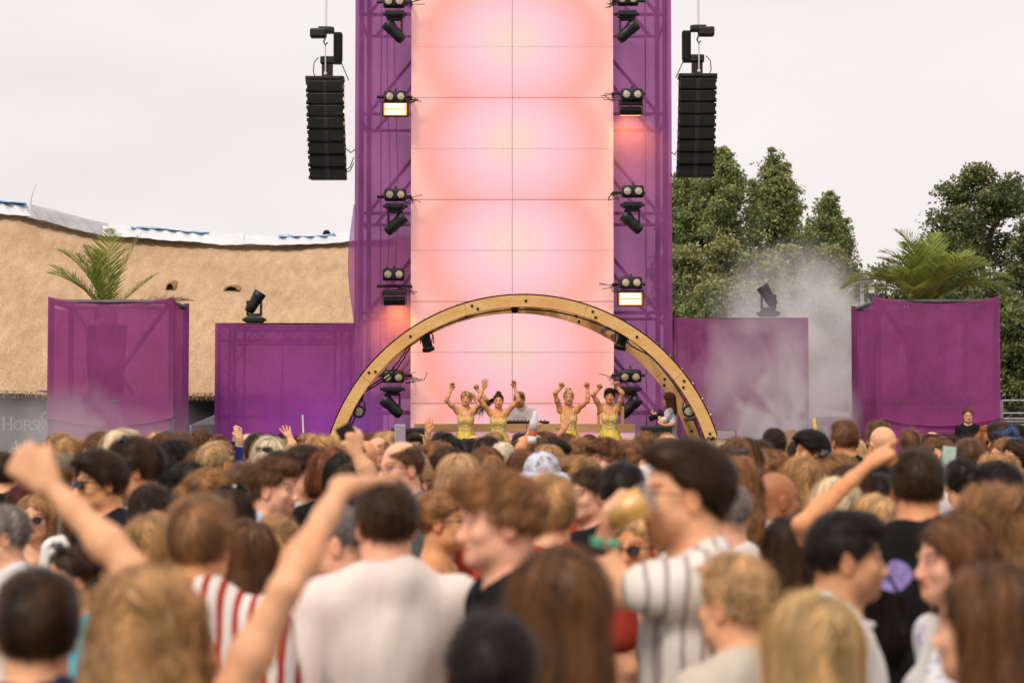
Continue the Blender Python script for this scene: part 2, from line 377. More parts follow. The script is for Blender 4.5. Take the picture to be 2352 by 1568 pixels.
# loose cloth flap on the outer edge
fl = MB()
def flap(u, v):
    y = 470 + v * 275
    xl = 812 - 13 * max(0.0, math.sin(min(1, v * 1.02) * 3.1415)) ** 1.2 * (1 if v < .99 else .3)
    x = 815 + (xl - 815) * u
    p = at(x, y, TY - 0.02 - 0.05 * math.sin(u * 5 + v * 2)); return tuple(p)
fl.grid(flap, 8, 24).build('cloth_flap', PURPT, tw, True, rel=True)
zl = [AZ(y, TY + .1) for y in (262 + 228 * k for k in range(-2, 4))]
for sgn, xe, xi in ((-1, tl + .10, x0 + .02), (1, tr_ - .10, x1 - .02)):
    for yy in (TY + .10, TB - .12):
        MB().tube((xe, yy, 0), (xe, yy, TTOP), 0.045, n=8).build('upright', DARKST, tw, rel=True)
        MB().tube((xi - sgn * .5, yy, 0), (xi - sgn * .5, yy, TTOP), 0.03, n=8).build('upright', DARKST, tw, rel=True)
        for z in zl:
            MB().tube((xe, yy, z), (xi - sgn * .5, yy, z), 0.028, n=8).build('ledger', DARKST, tw, rel=True)
            MB().tube((xe + sgn * -.12, yy, z), (xi - sgn * .25, yy, z + 1.25), 0.030, n=8).build('brace', DARKST, tw, rel=True)
    MB().tube((xe - sgn * .32, TY + .3, 0), (xe - sgn * .32, TY + .3, TTOP), 0.012, n=6).build('upright', DARKST, tw, rel=True)
    for z in zl: MB().tube((xe, TY + .1, z - .1), (xe, TB - .12, z - .1), 0.028, n=8).build('ledger', DARKST, tw, rel=True)
for xx in (tl + .55, tl + .68):
    MB().path([(xx + .03 * math.sin(z * 1.3), TY + .25, z) for z in np.linspace(0, TTOP, 24)], 0.008, 6).build('hanging_line', RUBBER, tw, rel=True)

# ---- cloth boxes on both sides
def cube_frame(root, X0, X1, Y0, Y1, Z, r=0.045, diag=True, mid=True, flip=False, low=True):
    P = [(X0, Y0), (X1, Y0), (X1, Y1), (X0, Y1)]
    for x, y in P: MB().tube((x, y, 0), (x, y, Z), r, n=8).build('post', DARKST, root, rel=True)
    for (a, b_) in ((0, 1), (1, 2), (2, 3), (3, 0)):
        for z in [Z - .06] + ([Z * .60] if mid else []) + ([Z * .33] if low else []):
            MB().tube((*P[a], z), (*P[b_], z), r * .8, n=8).build('rail', DARKST, root, rel=True)
    if diag:
        a, b_ = (X1, X0) if flip else (X0, X1)
        MB().tube((a + (b_ - a) * .12, Y0 + .04, Z * .42), (b_ - (b_ - a) * .03, Y0 + .04, Z - .1), r * .9, n=8).build('brace', DARKST, root, rel=True)
        MB().tube((b_ - (b_ - a) * .12, Y1 - .04, Z * .42), (a + (b_ - a) * .03, Y1 - .04, Z - .1), r * .8, n=8).build('brace', DARKST, root, rel=True)
def planter_box(label, xl, xr, ytop, Y0, depth, side, flip, seed):
    X0, X1 = AX(xl, Y0), AX(xr, Y0); Y1 = Y0 + depth; Z = AZ(ytop, Y0)
    root = thing('cloth_planter_box', label, 'planter box', ((X0 + X1) / 2, Y0, 0), group='purple cloth boxes beside the stage')
    cube_frame(root, X0 + .05, X1 - .05, Y0 + .05, Y1 - .05, Z - .02, flip=flip)
    zs2 = AZ(950, Y0)
    kw = dict(mat=PURP, sag=0.12)
    sheet('front_cloth', root, (X0, Y0, 0), (X1, Y0, 0), zs2 - .06, Z, wr=0.018, seed=seed, sagl=-.13, **kw)
    sheet('side_cloth', root, (X1, Y0, 0), (X1, Y1, 0), zs2 - .06, Z, wr=0.012, seed=seed + 1, sagl=-.25, bulge=.03, mat=PURP, sag=.16)
    sheet('side_cloth', root, (X0, Y1, 0), (X0, Y0, 0), zs2 - .06, Z, wr=0.012, seed=seed + 2, sagl=-.25, bulge=.03, mat=PURP, sag=.16)
    sheet('back_cloth', root, (X1, Y1, 0), (X0, Y1, 0), 0, Z, wr=0.01, seed=seed + 3, **kw)
    sheet('lower_cloth', root, (X0 - .004, Y0 + .02, 0), (X1 + .004, Y0 + .02, 0), 0, zs2 + .02, mat=PURP, wr=0.01, seed=seed + 4)
    sheet('lower_cloth', root, (X1 - .02, Y0, 0), (X1 - .02, Y1, 0), 0, zs2 + .02, mat=PURP, wr=0.01, seed=seed + 5)
    sheet('lower_cloth', root, (X0 + .02, Y1, 0), (X0 + .02, Y0, 0), 0, zs2 + .02, mat=PURP, wr=0.01, seed=seed + 6)
    # hem rope line
    MB().path([(X0 + (X1 - X0) * u, Y0 - .012, zs2 - .06 - .13 * math.sin(u * 3.1416)) for u in np.linspace(0, 1, 20)], 0.009, 6).build('hem', PURP, root, True, rel=True)
    # inner deck for the plant tub
    zd = Z * .60
    MB().box(((X0 + X1) / 2, (Y0 + Y1) / 2, zd + .03), (X1 - X0 - .3, depth - .3, .05)).build('shelf_board', PLYD, root, rel=True)
    return root, (X0, X1, Y0, Y1, Z, zd + .055)
BXL, bl = planter_box('purple cloth box planter holding the smaller palm, in front of the thatched roof', 108, 398, 681, 31.6, 1.5, 1, False, 20)
BXR, br = planter_box('purple cloth box planter holding the bushier palm, in front of the dark tree', 2012, 2298, 680, 31.6, 2.25, -1, True, 40)
def low_box(label, xl, xr, ytop, Y0, depth, seed, lean=0.0):
    X0, X1 = AX(xl, Y0), AX(xr, Y0); Y1 = Y0 + depth; Z = AZ(ytop, Y0)
    root = thing('low_cloth_box', label, 'cloth box', ((X0 + X1) / 2, Y0, 0), group='purple cloth boxes beside the stage')
    for (x, y) in ((X0 + .06, Y0 + .06), (X1 - .06, Y0 + .06), (X0 + .06, Y1 - .06), (X1 - .06, Y1 - .06)):
        # lattice truss posts
        for dx in (-.0, .26 if x < (X0 + X1) / 2 else -.26): MB().tube((x + dx, y, 0), (x + dx, y, Z - .03), 0.024, n=8).build('post', DARKST, root, rel=True)
        q = .26 if x < (X0 + X1) / 2 else -.26
        mb = MB(); k = int(Z / .26)
        for i in range(k): mb.tube((x + (q if i % 2 else 0), y, i * .26), (x + (0 if i % 2 else q), y, (i + 1) * .26), 0.011, n=6)
        mb.build('lattice', DARKST, root, rel=True)
    for y in (Y0 + .06, Y1 - .06):
        for z in (Z - .06, Z - .30): MB().tube((X0 + .06, y, z), (X1 - .06, y, z), 0.022, n=8).build('rail', DARKST, root, rel=True)
        mb = MB(); k = 10
        for i in range(k):
            a, b_ = X0 + .06 + (X1 - X0 - .12) * i / k, X0 + .06 + (X1 - X0 - .12) * (i + 1) / k
            mb.tube((a, y, Z - .06 - (.24 if i % 2 else 0)), (b_, y, Z - .06 - (0 if i % 2 else .24)), 0.011, n=6)
        mb.build('lattice', DARKST, root, rel=True)
        MB().tube((X0 + .06, y, AZ(955, Y0)), (X1 - .06, y, AZ(955, Y0)), 0.022, n=8).build('rail', DARKST, root, rel=True)
    sheet('front_cloth', root, (X0, Y0, 0), (X1, Y0 + .01, 0), 0, Z, PURP, 0.018, sag=.03, seed=seed)
    sheet('side_cloth', root, (X1, Y0 + .01, 0), (X1, Y1, 0), 0, Z, PURP, 0.012, seed=seed + 1)
    sheet('side_cloth', root, (X0, Y1, 0), (X0, Y0, 0), 0, Z, PURP, 0.012, seed=seed + 2)
    sheet('back_cloth', root, (X1, Y1, 0), (X0, Y1, 0), 0, Z, PURP, 0.012, seed=seed + 3)
    MB().box(((X0 + X1) / 2, (Y0 + Y1) / 2, Z - .012), (X1 - X0 - .04, depth - .04, .02)).build('top_board', PLYD, root, rel=True)
    xs_ = X0 + (X1 - X0) * (.47 if xl < 1000 else .64)
    MB().path([(xs_ + .05 * (z / Z), Y0 - .008, z) for z in np.linspace(0.1, Z - .05, 12)], 0.004, 5).build('seam', PURP, root, rel=True)
    return root, Z
LBL, zLB = low_box('long low purple cloth box against the tower, below the thatched roof', 493, 812, 741, 33.5, 1.4, 60)
LBR, zRB = low_box('low purple cloth box half hidden by smoke, right of the tower', 1549, 1858, 729, 33.5, 1.4, 70)

# ---- thatched building with tarpaulin ridge and dark banner wall
tm, tn, tb = newmat('reed_thatch')
f1 = noisef(tn, 26, 3, vscale=(1, 1, 0.42), lo=.3, hi=.7); f2 = noisef(tn, 0.55, 4); f3 = noisef(tn, 75, 2, vscale=(1, 1, .3), lo=.3, hi=.7)
c = mixc(tn, f1, (0.60, 0.405, 0.245), (0.88, 0.65, 0.43)); c = mixc(tn, f3, mixc(tn, 1.0, c, (0.8, 0.77, 0.73), 'MULTIPLY'), c)
f4 = noisef(tn, 1.6, 5, vscale=(3.2, 1, .14), lo=.3, hi=.72); c = mixc(tn, f4, mixc(tn, 1.0, c, (0.80, 0.76, 0.72), 'MULTIPLY'), c)
c = mixc(tn, f2, mixc(tn, 1.0, c, (0.86, 0.84, 0.82), 'MULTIPLY'), c)
tn.links.new(c, tb.inputs['Base Color']); tb.inputs['Roughness'].default_value = 0.9; tb.inputs['Specular IOR Level'].default_value = 0.1; bump(tn, tb, f1, 0.7, 0.03)
bd = thing('thatched_building', 'long building with a sweeping thatched roof and white tarpaulin ridge', 'building', (AX(300, 45), 45, 0))
def ridge_y(x):
    pts = [(-200, 470), (0, 484), (60, 490), (110, 502), (240, 535), (330, 541), (520, 556), (700, 557), (810, 549), (960, 540)]
    for (xa, ya), (xb, yb) in zip(pts, pts[1:]):
        if x <= xb: t = (x - xa) / (xb - xa); return ya + (yb - ya) * t
    return pts[-1][1]
rr_ = random.Random(5)
VENT = [(394, 655, 9, 11), (535, 658, 15, 7)]
ZEA = AZ(906, 42.0); RXA, RXB = AX(-260, 42), AX(1010, 42)
def roofp(X, v):
    """point on the thatch for a world X and a height share v (0 eave, 1 ridge)"""
    Y = 42.0 + 8.5 * (v ** 1.25); xr = 1176 + X * FPX / 50.5
    zr = AZ(ridge_y(xr), 50.5); z = ZEA + (zr - ZEA) * v + .03 * math.sin(X * 2.2) * (1 - v)
    n_ = 0.05 * math.sin(X * 2.3 + v * 3) + 0.03 * math.sin(X * 5 - v * 9)
    return Vector((X, Y + n_, z))
def roof(u, v):
    p = roofp(RXA + (RXB - RXA) * u, v); return (p.x, p.y + rr_.uniform(-.012, .012), p.z)
mb = MB().grid(roof, 150, 70)
mb.build('thatch', tm, bd, True, rel=True)
# eave edge: ragged reed ends
mb = MB(); re_ = random.Random(9)
for i in range(2400):
    u = re_.random(); p = Vector(roof(u, 0)); L = re_.uniform(.03, .13); dx = re_.uniform(-.02, .02)
    yb_ = re_.uniform(0, .28)
    q = p + Vector((dx, yb_ * .5 + .02, -L)); w_ = .012
    mb.add([p + Vector((-w_, yb_ - .03, .06)), p + Vector((w_, yb_ - .03, .06)), q], [(0, 1, 2)])
mb.build('eave_reeds', tm, bd, rel=True)
zE = Vector(roof(.3, 0)).z
mb = MB().box((AX(300, 42.6), 42.55, zE + .03), (12.4, .9, .16)); mb.build('eave_underside', PLYD, bd, rel=True)
# eyebrow vents in the thatch
VD = pmat('dark_opening', (0.015, 0.012, 0.012), 0.9, 0.1)
TH2 = pmat('cut_thatch', (0.34, 0.20, 0.10), 0.9, 0.1, 0, 30, 0.4)
for (vx, vy, w_, h_) in VENT:
    best = min(((abs(1005 - (roofp(AX(vx, 42 + 8.5 * v ** 1.25), v).z - CH) / (42 + 8.5 * v ** 1.25) * FPX - vy), v) for v in np.linspace(.3, .95, 200)))
    v = best[1]; Y = 42.0 + 8.5 * v ** 1.25; c0 = roofp(AX(vx, Y), v) + Vector((0, -.25, 0)); k = Y / FPX
    mb = MB(); n_ = 14
    prof = [(math.cos(math.pi * i / n_) * w_ * k, math.sin(math.pi * i / n_) * h_ * k * 1.3) for i in range(n_ + 1)]
    # hood
    V = []; F = []
    for i, (a, b_) in enumerate(prof):
        V.append((c0.x + a * 1.15, c0.y - .12, c0.z - .12 + b_ * 1.12)); V.append((c0.x + a * 1.8, c0.y + .55, c0.z - .05 + b_ * 1.35)); V.append((c0.x + a * .85, c0.y - .10, c0.z - .12 + b_ * .86))
    for i in range(n_): F += [(3 * i, 3 * i + 1, 3 * i + 4, 3 * i + 3), (3 * i, 3 * i + 3, 3 * i + 5, 3 * i + 2)]
    vo = MB().add(V, F).build('eyebrow_vent', [TH2], bd, True, rel=True)
    MB().add([(c0.x + a * .9, c0.y - .06, c0.z - .12 + b_ * .9) for a, b_ in prof], [tuple(range(n_ + 1))]).build('opening', VD, vo)
    vo.children[0].data.transform(Matrix.Translation(-bd.location))
# tarpaulin along the ridge
TWH = pmat('white_tarpaulin', (0.70, 0.70, 0.72), 0.5, 0.3, 0, 1.6, 0.06, (0.3, 0.03)); TGR = pmat('grey_tarpaulin', (0.40, 0.40, 0.41), 0.5, 0.3, 0, 1.6, 0.15, (0.4, 0.05)); TBL = pmat('blue_tarpaulin', (0.16, 0.38, 0.66), 0.5, 0.3, 0, 2, 0.2)
def tarp(xa, xb, yo0, yo1, mat, lift, seed, n_=60):
    r_ = random.Random(seed); ph = [r_.uniform(0, 6) for _ in range(3)]
    def fn(u, v):
        x = xa + (xb - xa) * u; yr = ridge_y(x)
        o0 = yo0 + 1.0 * math.sin(x * .05 + ph[0]) + .5 * math.sin(x * .17 + ph[1]); o1 = yo1 + .8 * math.sin(x * .04 + ph[2])
        Y = 50.5 - lift - (1 - v) * .5 + .06 * math.sin(x * .2 + v * 6) + (1.0 * max(0, v - .8))
        return tuple(at(x, yr + o0 + (o1 - o0) * v, Y))
    MB().grid(fn, n_, 10).build('tarpaulin', mat, bd, True, rel=True)
tarp(-150, 70, 6, -24, TWH, .30, 1); tarp(62, 248, 8, -23, TGR, .32, 2); tarp(236, 560, 6, -20, TWH, .36, 3); tarp(540, 900, 5, -17, TWH, .33, 4)
tarp(300, 480, -17.5, -20.5, TBL, .02, 6); tarp(640, 770, -13, -17.5, TBL, .02, 7, 20); tarp(-10, 60, -22, -25.5, TBL, .05, 8, 12)
p = at(70, 470, 50.2); MB().path([p, p + Vector((.05, 0, .28)), p + Vector((.13, 0, .52))], .012, 6, .006).build('rod', STEEL, bd, rel=True)
p = at(750, 537, 50.3); MB().lathe([(0.02, -.1), (.09, -.1), (.10, 0), (.06, .06), (0.02, .07)], 14, Matrix.Translation(p) @ Matrix.Rotation(math.pi / 2, 4, 'X')).build('vent_cap', BLKM, bd, rel=True)
# banner wall
BAN = pmat('dark_banner_cloth', (0.030, 0.036, 0.034), 0.8, 0.2, 0, 1.5, 0.3)
BY = 42.9
bxa, bxb = AX(-220, BY), AX(880, BY)
MB().box(((bxa + bxb) / 2, BY, (zE + .2) / 2), (bxb - bxa, .08, zE + .2)).build('banner_wall', BAN, bd, rel=True)
WTX = pmat('banner_lettering', (0.62, 0.58, 0.55), 0.8, 0.1); GTX = pmat('banner_grey_lettering', (0.20, 0.20, 0.20), 0.8, 0.1); BTX = pmat('banner_blue_lettering', (0.30, 0.40, 0.46), 0.8, 0.1)
GL = {  # strokes in a unit box: list of (points, width); thin/thick pairs with serifs
 'H': (1.0, [([(.2, 0), (.2, 1)], .16), ([(.8, 0), (.8, 1)], .16), ([(.2, .5), (.8, .5)], .07), ([(.02, .02), (.38, .02)], .05), ([(.62, .02), (.98, .02)], .05), ([(.02, .98), (.38, .98)], .05), ([(.62, .98), (.98, .98)], .05)]),
 'O': (1.0, [([(.5 + .40 * math.cos(t / 16 * 6.2832), .5 + .46 * math.sin(t / 16 * 6.2832)) for t in range(17)], .12)]),
 'R': (.9, [([(.2, 0), (.2, 1)], .16), ([(.2, .97), (.55, .97), (.76, .86), (.76, .64), (.55, .52), (.2, .52)], .10), ([(.5, .52), (.92, .02)], .13), ([(.02, .02), (.38, .02)], .05)]),
 'S': (.7, [([(.6, .84), (.45, .97), (.22, .94), (.12, .76), (.28, .58), (.5, .44), (.6, .24), (.46, .05), (.22, .04), (.08, .18)], .12)]),
 'M': (1.15, [([(.16, 0), (.16, 1)], .08), ([(.16, 1), (.55, .08)], .14), ([(.55, .08), (.94, 1)], .08), ([(.94, 1), (.94, 0)], .15), ([(.02, .02), (.32, .02)], .05), ([(.78, .02), (1.1, .02)], .05)]),
 'A': (.95, [([(.12, 0), (.46, 1)], .07), ([(.46, 1), (.84, 0)], .15), ([(.24, .36), (.7, .36)], .07), ([(0, .02), (.26, .02)], .05), ([(.66, .02), (1, .02)], .05)]),
 'N': (1.0, [([(.18, 0), (.18, 1)], .08), ([(.18, 1), (.82, 0)], .15), ([(.82, 0), (.82, 1)], .08), ([(.02, .02), (.34, .02)], .05), ([(.66, .98), (.98, .98)], .05)]),
 '&': (1.0, [([(.98, .34), (.80, .10), (.56, -.02), (.3, .0), (.10, .16), (.10, .36), (.28, .52), (.56, .68), (.68, .84), (.60, 1.0), (.44, 1.06), (.28, .96), (.26, .78), (.40, .56), (.66, .26), (.95, 0)], .12)]),
 'l': (.35, [([(.18, 0), (.18, 1.02)], .10)]), 'e': (.6, [([(.10, .32), (.5, .36), (.5, .5), (.34, .62), (.14, .5), (.08, .26), (.2, .04), (.38, .02), (.52, .14)], .08)]),
 'B': (.8, [([(.15, 0), (.15, 1)], .1), ([(.15, .97), (.55, .94), (.6, .7), (.5, .54), (.15, .52)], .09), ([(.5, .54), (.66, .3), (.55, .06), (.15, .03)], .09)]),
 'U': (.85, [([(.12, 1), (.12, .3), (.28, .04), (.55, .04), (.7, .3), (.7, 1)], .1)]), 'W': (1.2, [([(.05, 1), (.32, 0), (.6, .9), (.88, 0), (1.15, 1)], .09)]),
 'G': (.9, [([(.78, .82), (.55, .97), (.28, .92), (.1, .6), (.14, .24), (.36, .03), (.66, .06), (.78, .2), (.78, .45), (.5, .45)], .1)]),
 'E': (.75, [([(.15, 0), (.15, 1)], .1), ([(.15, .96), (.65, .96)], .08), ([(.15, .5), (.58, .5)], .08), ([(.15, .04), (.65, .04)], .08)]),
 'P': (.75, [([(.15, 0), (.15, 1)], .1), ([(.15, .96), (.5, .95), (.66, .74), (.5, .48), (.15, .46)], .09)]),
 'T': (.7, [([(.35, 0), (.35, 1)], .14), ([(.02, .95), (.68, .95)], .12)]), 'o': (.6, [([(.3 + .24 * math.cos(t / 12 * 6.2832), .32 + .3 * math.sin(t / 12 * 6.2832)) for t in range(13)], .12)]),
 'i': (.28, [([(.14, 0), (.14, .62)], .13), ([(.14, .82), (.14, .95)], .14)]), 't': (.42, [([(.18, .95), (.18, .08), (.38, .04)], .13), ([(.02, .62), (.38, .62)], .1)])}
def lettering(parent, text, p0, h, mat, small=None, slant=0.0, gap=.08, name='letter', rel=True):
    """flat raised strokes in the XZ plane, each letter one mesh"""
    x = p0.x
    for i, ch in enumerate(text):
        if ch == ' ': x += h * .4; continue
        hh = h if (small is None or i == 0) else h * small
        wd, strokes = GL[ch]; mb = MB()
        for si, (pts, w) in enumerate(strokes):
            w = w * hh
            for (a, b_) in zip(pts, pts[1:]):
                A = Vector((x + a[0] * hh + slant * a[1] * hh, 0, p0.z + a[1] * hh)); B = Vector((x + b_[0] * hh + slant * b_[1] * hh, 0, p0.z + b_[1] * hh))
                d = (B - A); L = d.length; d.normalize(); q = Vector((-d.z, 0, d.x)) * w / 2; e_ = d * w * .25
                y = p0.y - .002 * (si % 3) - .0004 * (len(mb.F) % 4)
                mb.add([(v.x, y, v.z) for v in (A - e_ - q, B + e_ - q, B + e_ + q, A - e_ + q)], [(0, 1, 2, 3)])
        mb.build(name, mat, parent, rel=rel)
        x += wd * hh + gap * h
k = BY / FPX
pB = at(2, 987, BY - .05); lettering(bd, 'HORSMAN', pB, 29 * k, WTX, small=.78, gap=-.03)
pB = at(49, 971, BY - .05); lettering(bd, 'BOUWGROEP', pB, 11 * k, GTX, gap=.05)
pB = at(84, 994, BY - .045); lettering(bd, '&', pB, 44 * k, BTX)
pB = at(17, 1040, BY - .05); lettering(bd, 'Alle', pB, 29 * k, WTX, slant=.2, gap=.06)
# dark gazebo between the boxes
gz = thing('gazebo_tent', 'dark grey gazebo canopy in the gap between the two left purple boxes', 'tent', (AX(500, 38), 38, 0))
GZ = pmat('gazebo_cloth', (0.085, 0.08, 0.095), 0.8, 0.2, 0, 3, 0.2)
za, zb_ = AZ(975, 38), AZ(930, 38); zc_ = za - .18; gx0, gx1 = AX(439, 38), AX(560, 38); gy1 = 40.4
ap = Vector(((gx0 + gx1) / 2 + .3, 39.2, AZ(925, 39.2)))
cs = [Vector((gx0, 38, za)), Vector((gx1 + .6, 38, za)), Vector((gx1 + .6, gy1, za)), Vector((gx0, gy1, za))]
MB().add([*cs, ap], [(0, 1, 4), (1, 2, 4), (2, 3, 4), (3, 0, 4)]).build('canopy', GZ, gz, rel=True)
MB().add([*cs, *[c_ - Vector((0, 0, .2)) for c_ in cs]], [(0, 1, 5, 4), (1, 2, 6, 5), (2, 3, 7, 6), (3, 0, 4, 7)]).build('valance', GZ, gz, rel=True)
for c_ in cs: MB().tube((c_.x, c_.y, 0), c_, .025, n=8).build('leg', STEEL, gz, rel=True)
cr = thing('white_crate', 'white equipment box under the dark gazebo', 'equipment box', (AX(478, 38.6), 38.6, 0))
MB().box((0, 0, .93), (.62, .5, 1.86), ch=.02).build('case', WHITE, cr); MB().box((-.15, -.26, .95), (.04, .03, 1.7)).build('handle_bar', STEEL, cr)
# ------------------------------------------------------------------ wooden arch
AYF, AYR = 29.5, 31.05
ac = Vector((AX(1202, AYF), AYF, STG + .01)); acr = Vector((AX(1184, AYR), AYR, STG + .01)); RO, RI = 3.005, 2.835
FILM, fn_, fb_ = newmat('clear_printed_film'); fn_.nodes.remove(fb_); out = [q for q in fn_.nodes if q.type == 'OUTPUT_MATERIAL'][0]
tr = mnode(fn_, 'ShaderNodeBsdfTransparent'); gl = mnode(fn_, 'ShaderNodeBsdfGlossy'); gl.inputs['Roughness'].default_value = 0.12; df = mnode(fn_, 'ShaderNodeBsdfDiffuse')
gl.inputs[0].default_value = (0.8, 0.75, 0.85, 1)
pf = noisef(fn_, 2.2, 5, vscale=(1, .35, 3), lo=.45, hi=.52); df.inputs[0].default_value = (0.24, 0.15, 0.36, 1); tr.inputs[0].default_value = (0.92, 0.88, 0.95, 1)
ms = mnode(fn_, 'ShaderNodeMixShader'); mth_ = mth(fn_, 'MULTIPLY', pf, 0.85); fn_.links.new(mth_, ms.inputs[0]); fn_.links.new(tr.outputs[0], ms.inputs[1]); fn_.links.new(df.outputs[0], ms.inputs[2])
m2 = mnode(fn_, 'ShaderNodeMixShader'); m2.inputs[0].default_value = 0.13; fn_.links.new(ms.outputs[0], m2.inputs[1]); fn_.links.new(gl.outputs[0], m2.inputs[2]); fn_.links.new(m2.outputs[0], out.inputs[0])
arch = thing('wooden_arch', 'round plywood arch with bolts and clear film spanning the stage front', 'arch', (0, 30.2, STG))
def arc_pts(c, r0, r1, a0, a1, n):
    A = [math.radians(a0 + (a1 - a0) * i / n) for i in range(n + 1)]
    return [(c.x + r1 * math.cos(a), c.z + r1 * math.sin(a)) for a in A] + [(c.x + r0 * math.cos(a), c.z + r0 * math.sin(a)) for a in reversed(A)]
JF = [180, 143, 107, 71.5, 38, 0]
for (c, Yc, sgn) in ((ac, AYF, 0), (acr, AYR, 6)):
    J = [180] + [j + sgn * (.3) for j in JF[1:-1]] + [0]
    for a, b_ in zip(J, J[1:]):
        ga = 0 if a == 180 else .06; gb_ = 0 if b_ == 0 else .06
        pts = arc_pts(c, RI, RO, b_ + gb_, a - ga, 16); V = [(x, Yc, z) for x, z in pts] + [(x, Yc + .10, z) for x, z in pts]; k = len(pts)
        F = []
        n_ = 17
        for i in range(n_ - 1):
            F += [(i, i + 1, k - 2 - i, k - 1 - i), (k + i + 1, k + i, 2 * k - 1 - i, 2 * k - 2 - i)]
        F += [(i, k + i, k + (i + 1) % k, (i + 1) % k) for i in range(k)]
        seg = MB().add(V, F).build('plywood_segment', PLY, arch, rel=True)
        mb = MB(); nb_ = 0
        for ang in ((a - 2.0, RI + .11), (a - 3.4, RI + .045), ((a + b_) / 2, RI + .085)):
            t = math.radians(ang[0]); p = Vector((c.x + ang[1] * math.cos(t), Yc, c.z + ang[1] * math.sin(t)))
            b1 = MB().tube(p, p + Vector((0, -.012, 0)), .021, n=10)
            b1.tube(p + Vector((0, -.011, 0)), p + Vector((0, -.022, 0)), .010, n=6)
            b1.build('bolt', BLK, seg).data.transform(Matrix.Translation(-arch.location))
# dark edging strip and film over the top
def filmfn(u, v):
    t = math.radians(1 + 178 * u); c = ac + (acr - ac) * v; rr2 = RO + .012 + .006 * math.sin(u * 90 + v * 4) + .02 * math.sin(u * 33) * v * (1 - v)
    return (c.x + rr2 * math.cos(t), AYF + .02 + (AYR - AYF) * v, c.z + rr2 * math.sin(t))
MB().grid(filmfn, 120, 10).build('clear_film', FILM, arch, True, rel=True)
for (c, Yc) in ((ac, AYF), (acr, AYR)):
    MB().path([(c.x + (RO + .014) * math.cos(t), Yc + .06, c.z + (RO + .014) * math.sin(t)) for t in np.linspace(.02, 3.12, 90)], .011, 6).build('edging', BLKM, arch, rel=True)
for ang in (155, 118, 90, 62, 58.5, 24):
    t = math.radians(ang); r_ = RI + .06
    MB().tube((ac.x + r_ * math.cos(t), AYF + .08, ac.z + r_ * math.sin(t)), (acr.x + r_ * math.cos(t), AYR + .02, acr.z + r_ * math.sin(t)), .03, n=10).build('spreader_pipe', DARKST, arch, rel=True)
mb = MB()
for ang in range(4, 178, 5):
    t = math.radians(ang); p = Vector((ac.x + (RO + .02) * math.cos(t), AYF + .03, ac.z + (RO + .02) * math.sin(t))); mb.tube(p, p + Vector((math.cos(t), 0, math.sin(t))) * .02, .007, n=5)
mb.build('film_clips', STEEL, arch, rel=True)
def arc_cable(a0, a1, r_, Y, sag, n=24, seed=0, rad=.011):
    q = random.Random(seed); ph = q.uniform(0, 6)
    return MB().path([(ac.x + (r_ - sag * math.sin(math.pi * i / n) + .01 * math.sin(i * 1.7 + ph)) * math.cos(math.radians(a0 + (a1 - a0) * i / n)), Y, ac.z + (r_ - sag * math.sin(math.pi * i / n)) * math.sin(math.radians(a0 + (a1 - a0) * i / n))) for i in range(n + 1)], rad, 6)
for k_, (a0, a1, r_, Y, sg) in enumerate(((127, 145, RI - .005, AYF + .13, .10), (126, 146, RI - .01, AYF + .15, .14), (145, 172, RI + .02, AYF + .16, -.03), (146, 176, RI + .01, AYF + .19, .03), (147, 168, RI, AYF + .22, .06), (49, 60, RI - .01, AYF + .13, .05), (6, 20, RI + .0, AYF + .14, .02), (60, 120, RI - .01, AYF + .2, .02))):
    tag(arc_cable(a0, a1, r_, Y, sg, seed=k_).build('cable', RUBBER, arch, True, rel=True))

# ------------------------------------------------------------------ lamps
def add_light(name, parent, kind, loc, energy, col, aim=None, size=.1, spot=1.2, blend=.8):
    l = bpy.data.lights.new(name, kind); l.energy = energy; l.color = col
    if kind == 'SPOT': l.spot_size = spot; l.spot_blend = blend; l.shadow_soft_size = size
    if kind == 'AREA': l.size = size
    o = bpy.data.objects.new(name, l); COL.objects.link(o); o.parent = parent; o.location = loc
    if aim is not None: o.rotation_euler = (Vector(aim)).to_track_quat('-Z', 'Y').to_euler()
    return o
def blinder(label, x, y, Y, tilt=0.0):
    t = thing('blinder_light', label, 'stage light', at(x, y, Y), group='twin blinder lamps on the tower')
    t.rotation_euler = (tilt, 0, 0)
    MB().box((0, .06, 0), (.37, .15, .20), ch=.035).build('housing', BLK, t, True)
    MB().box((0, .16, 0), (.30, .06, .15), ch=.01).build('rear_case', BLKM, t)
    for s in (-1, 1):
        Mx = Matrix.Translation((s * .092, -.018, 0)) @ Matrix.Rotation(math.pi / 2, 4, 'X')
        r = MB().lathe([(.078, -.012), (.078, .006), (.068, .008), (.066, -.004)], 24, Mx).build('lamp_ring', BLK, t, True)
        MB().lathe([(.064, .0), (.055, .006), (.03, .010), (.004, .011)], 24, Mx).build('lens', LENS, r, True)
        MB().lathe([(.022, .011), (.018, .0135), (.003, .014)], 12, Mx).build('lamp_core', LENSC, r, True)
    MB().tube((0, .08, .09), (0, .12, .15), .018, n=8).build('bracket', BLK, t); MB().tube((-.12, .08, .09), (-.12, .1, .14), .012, n=6).build('bracket', BLK, t)
    return t
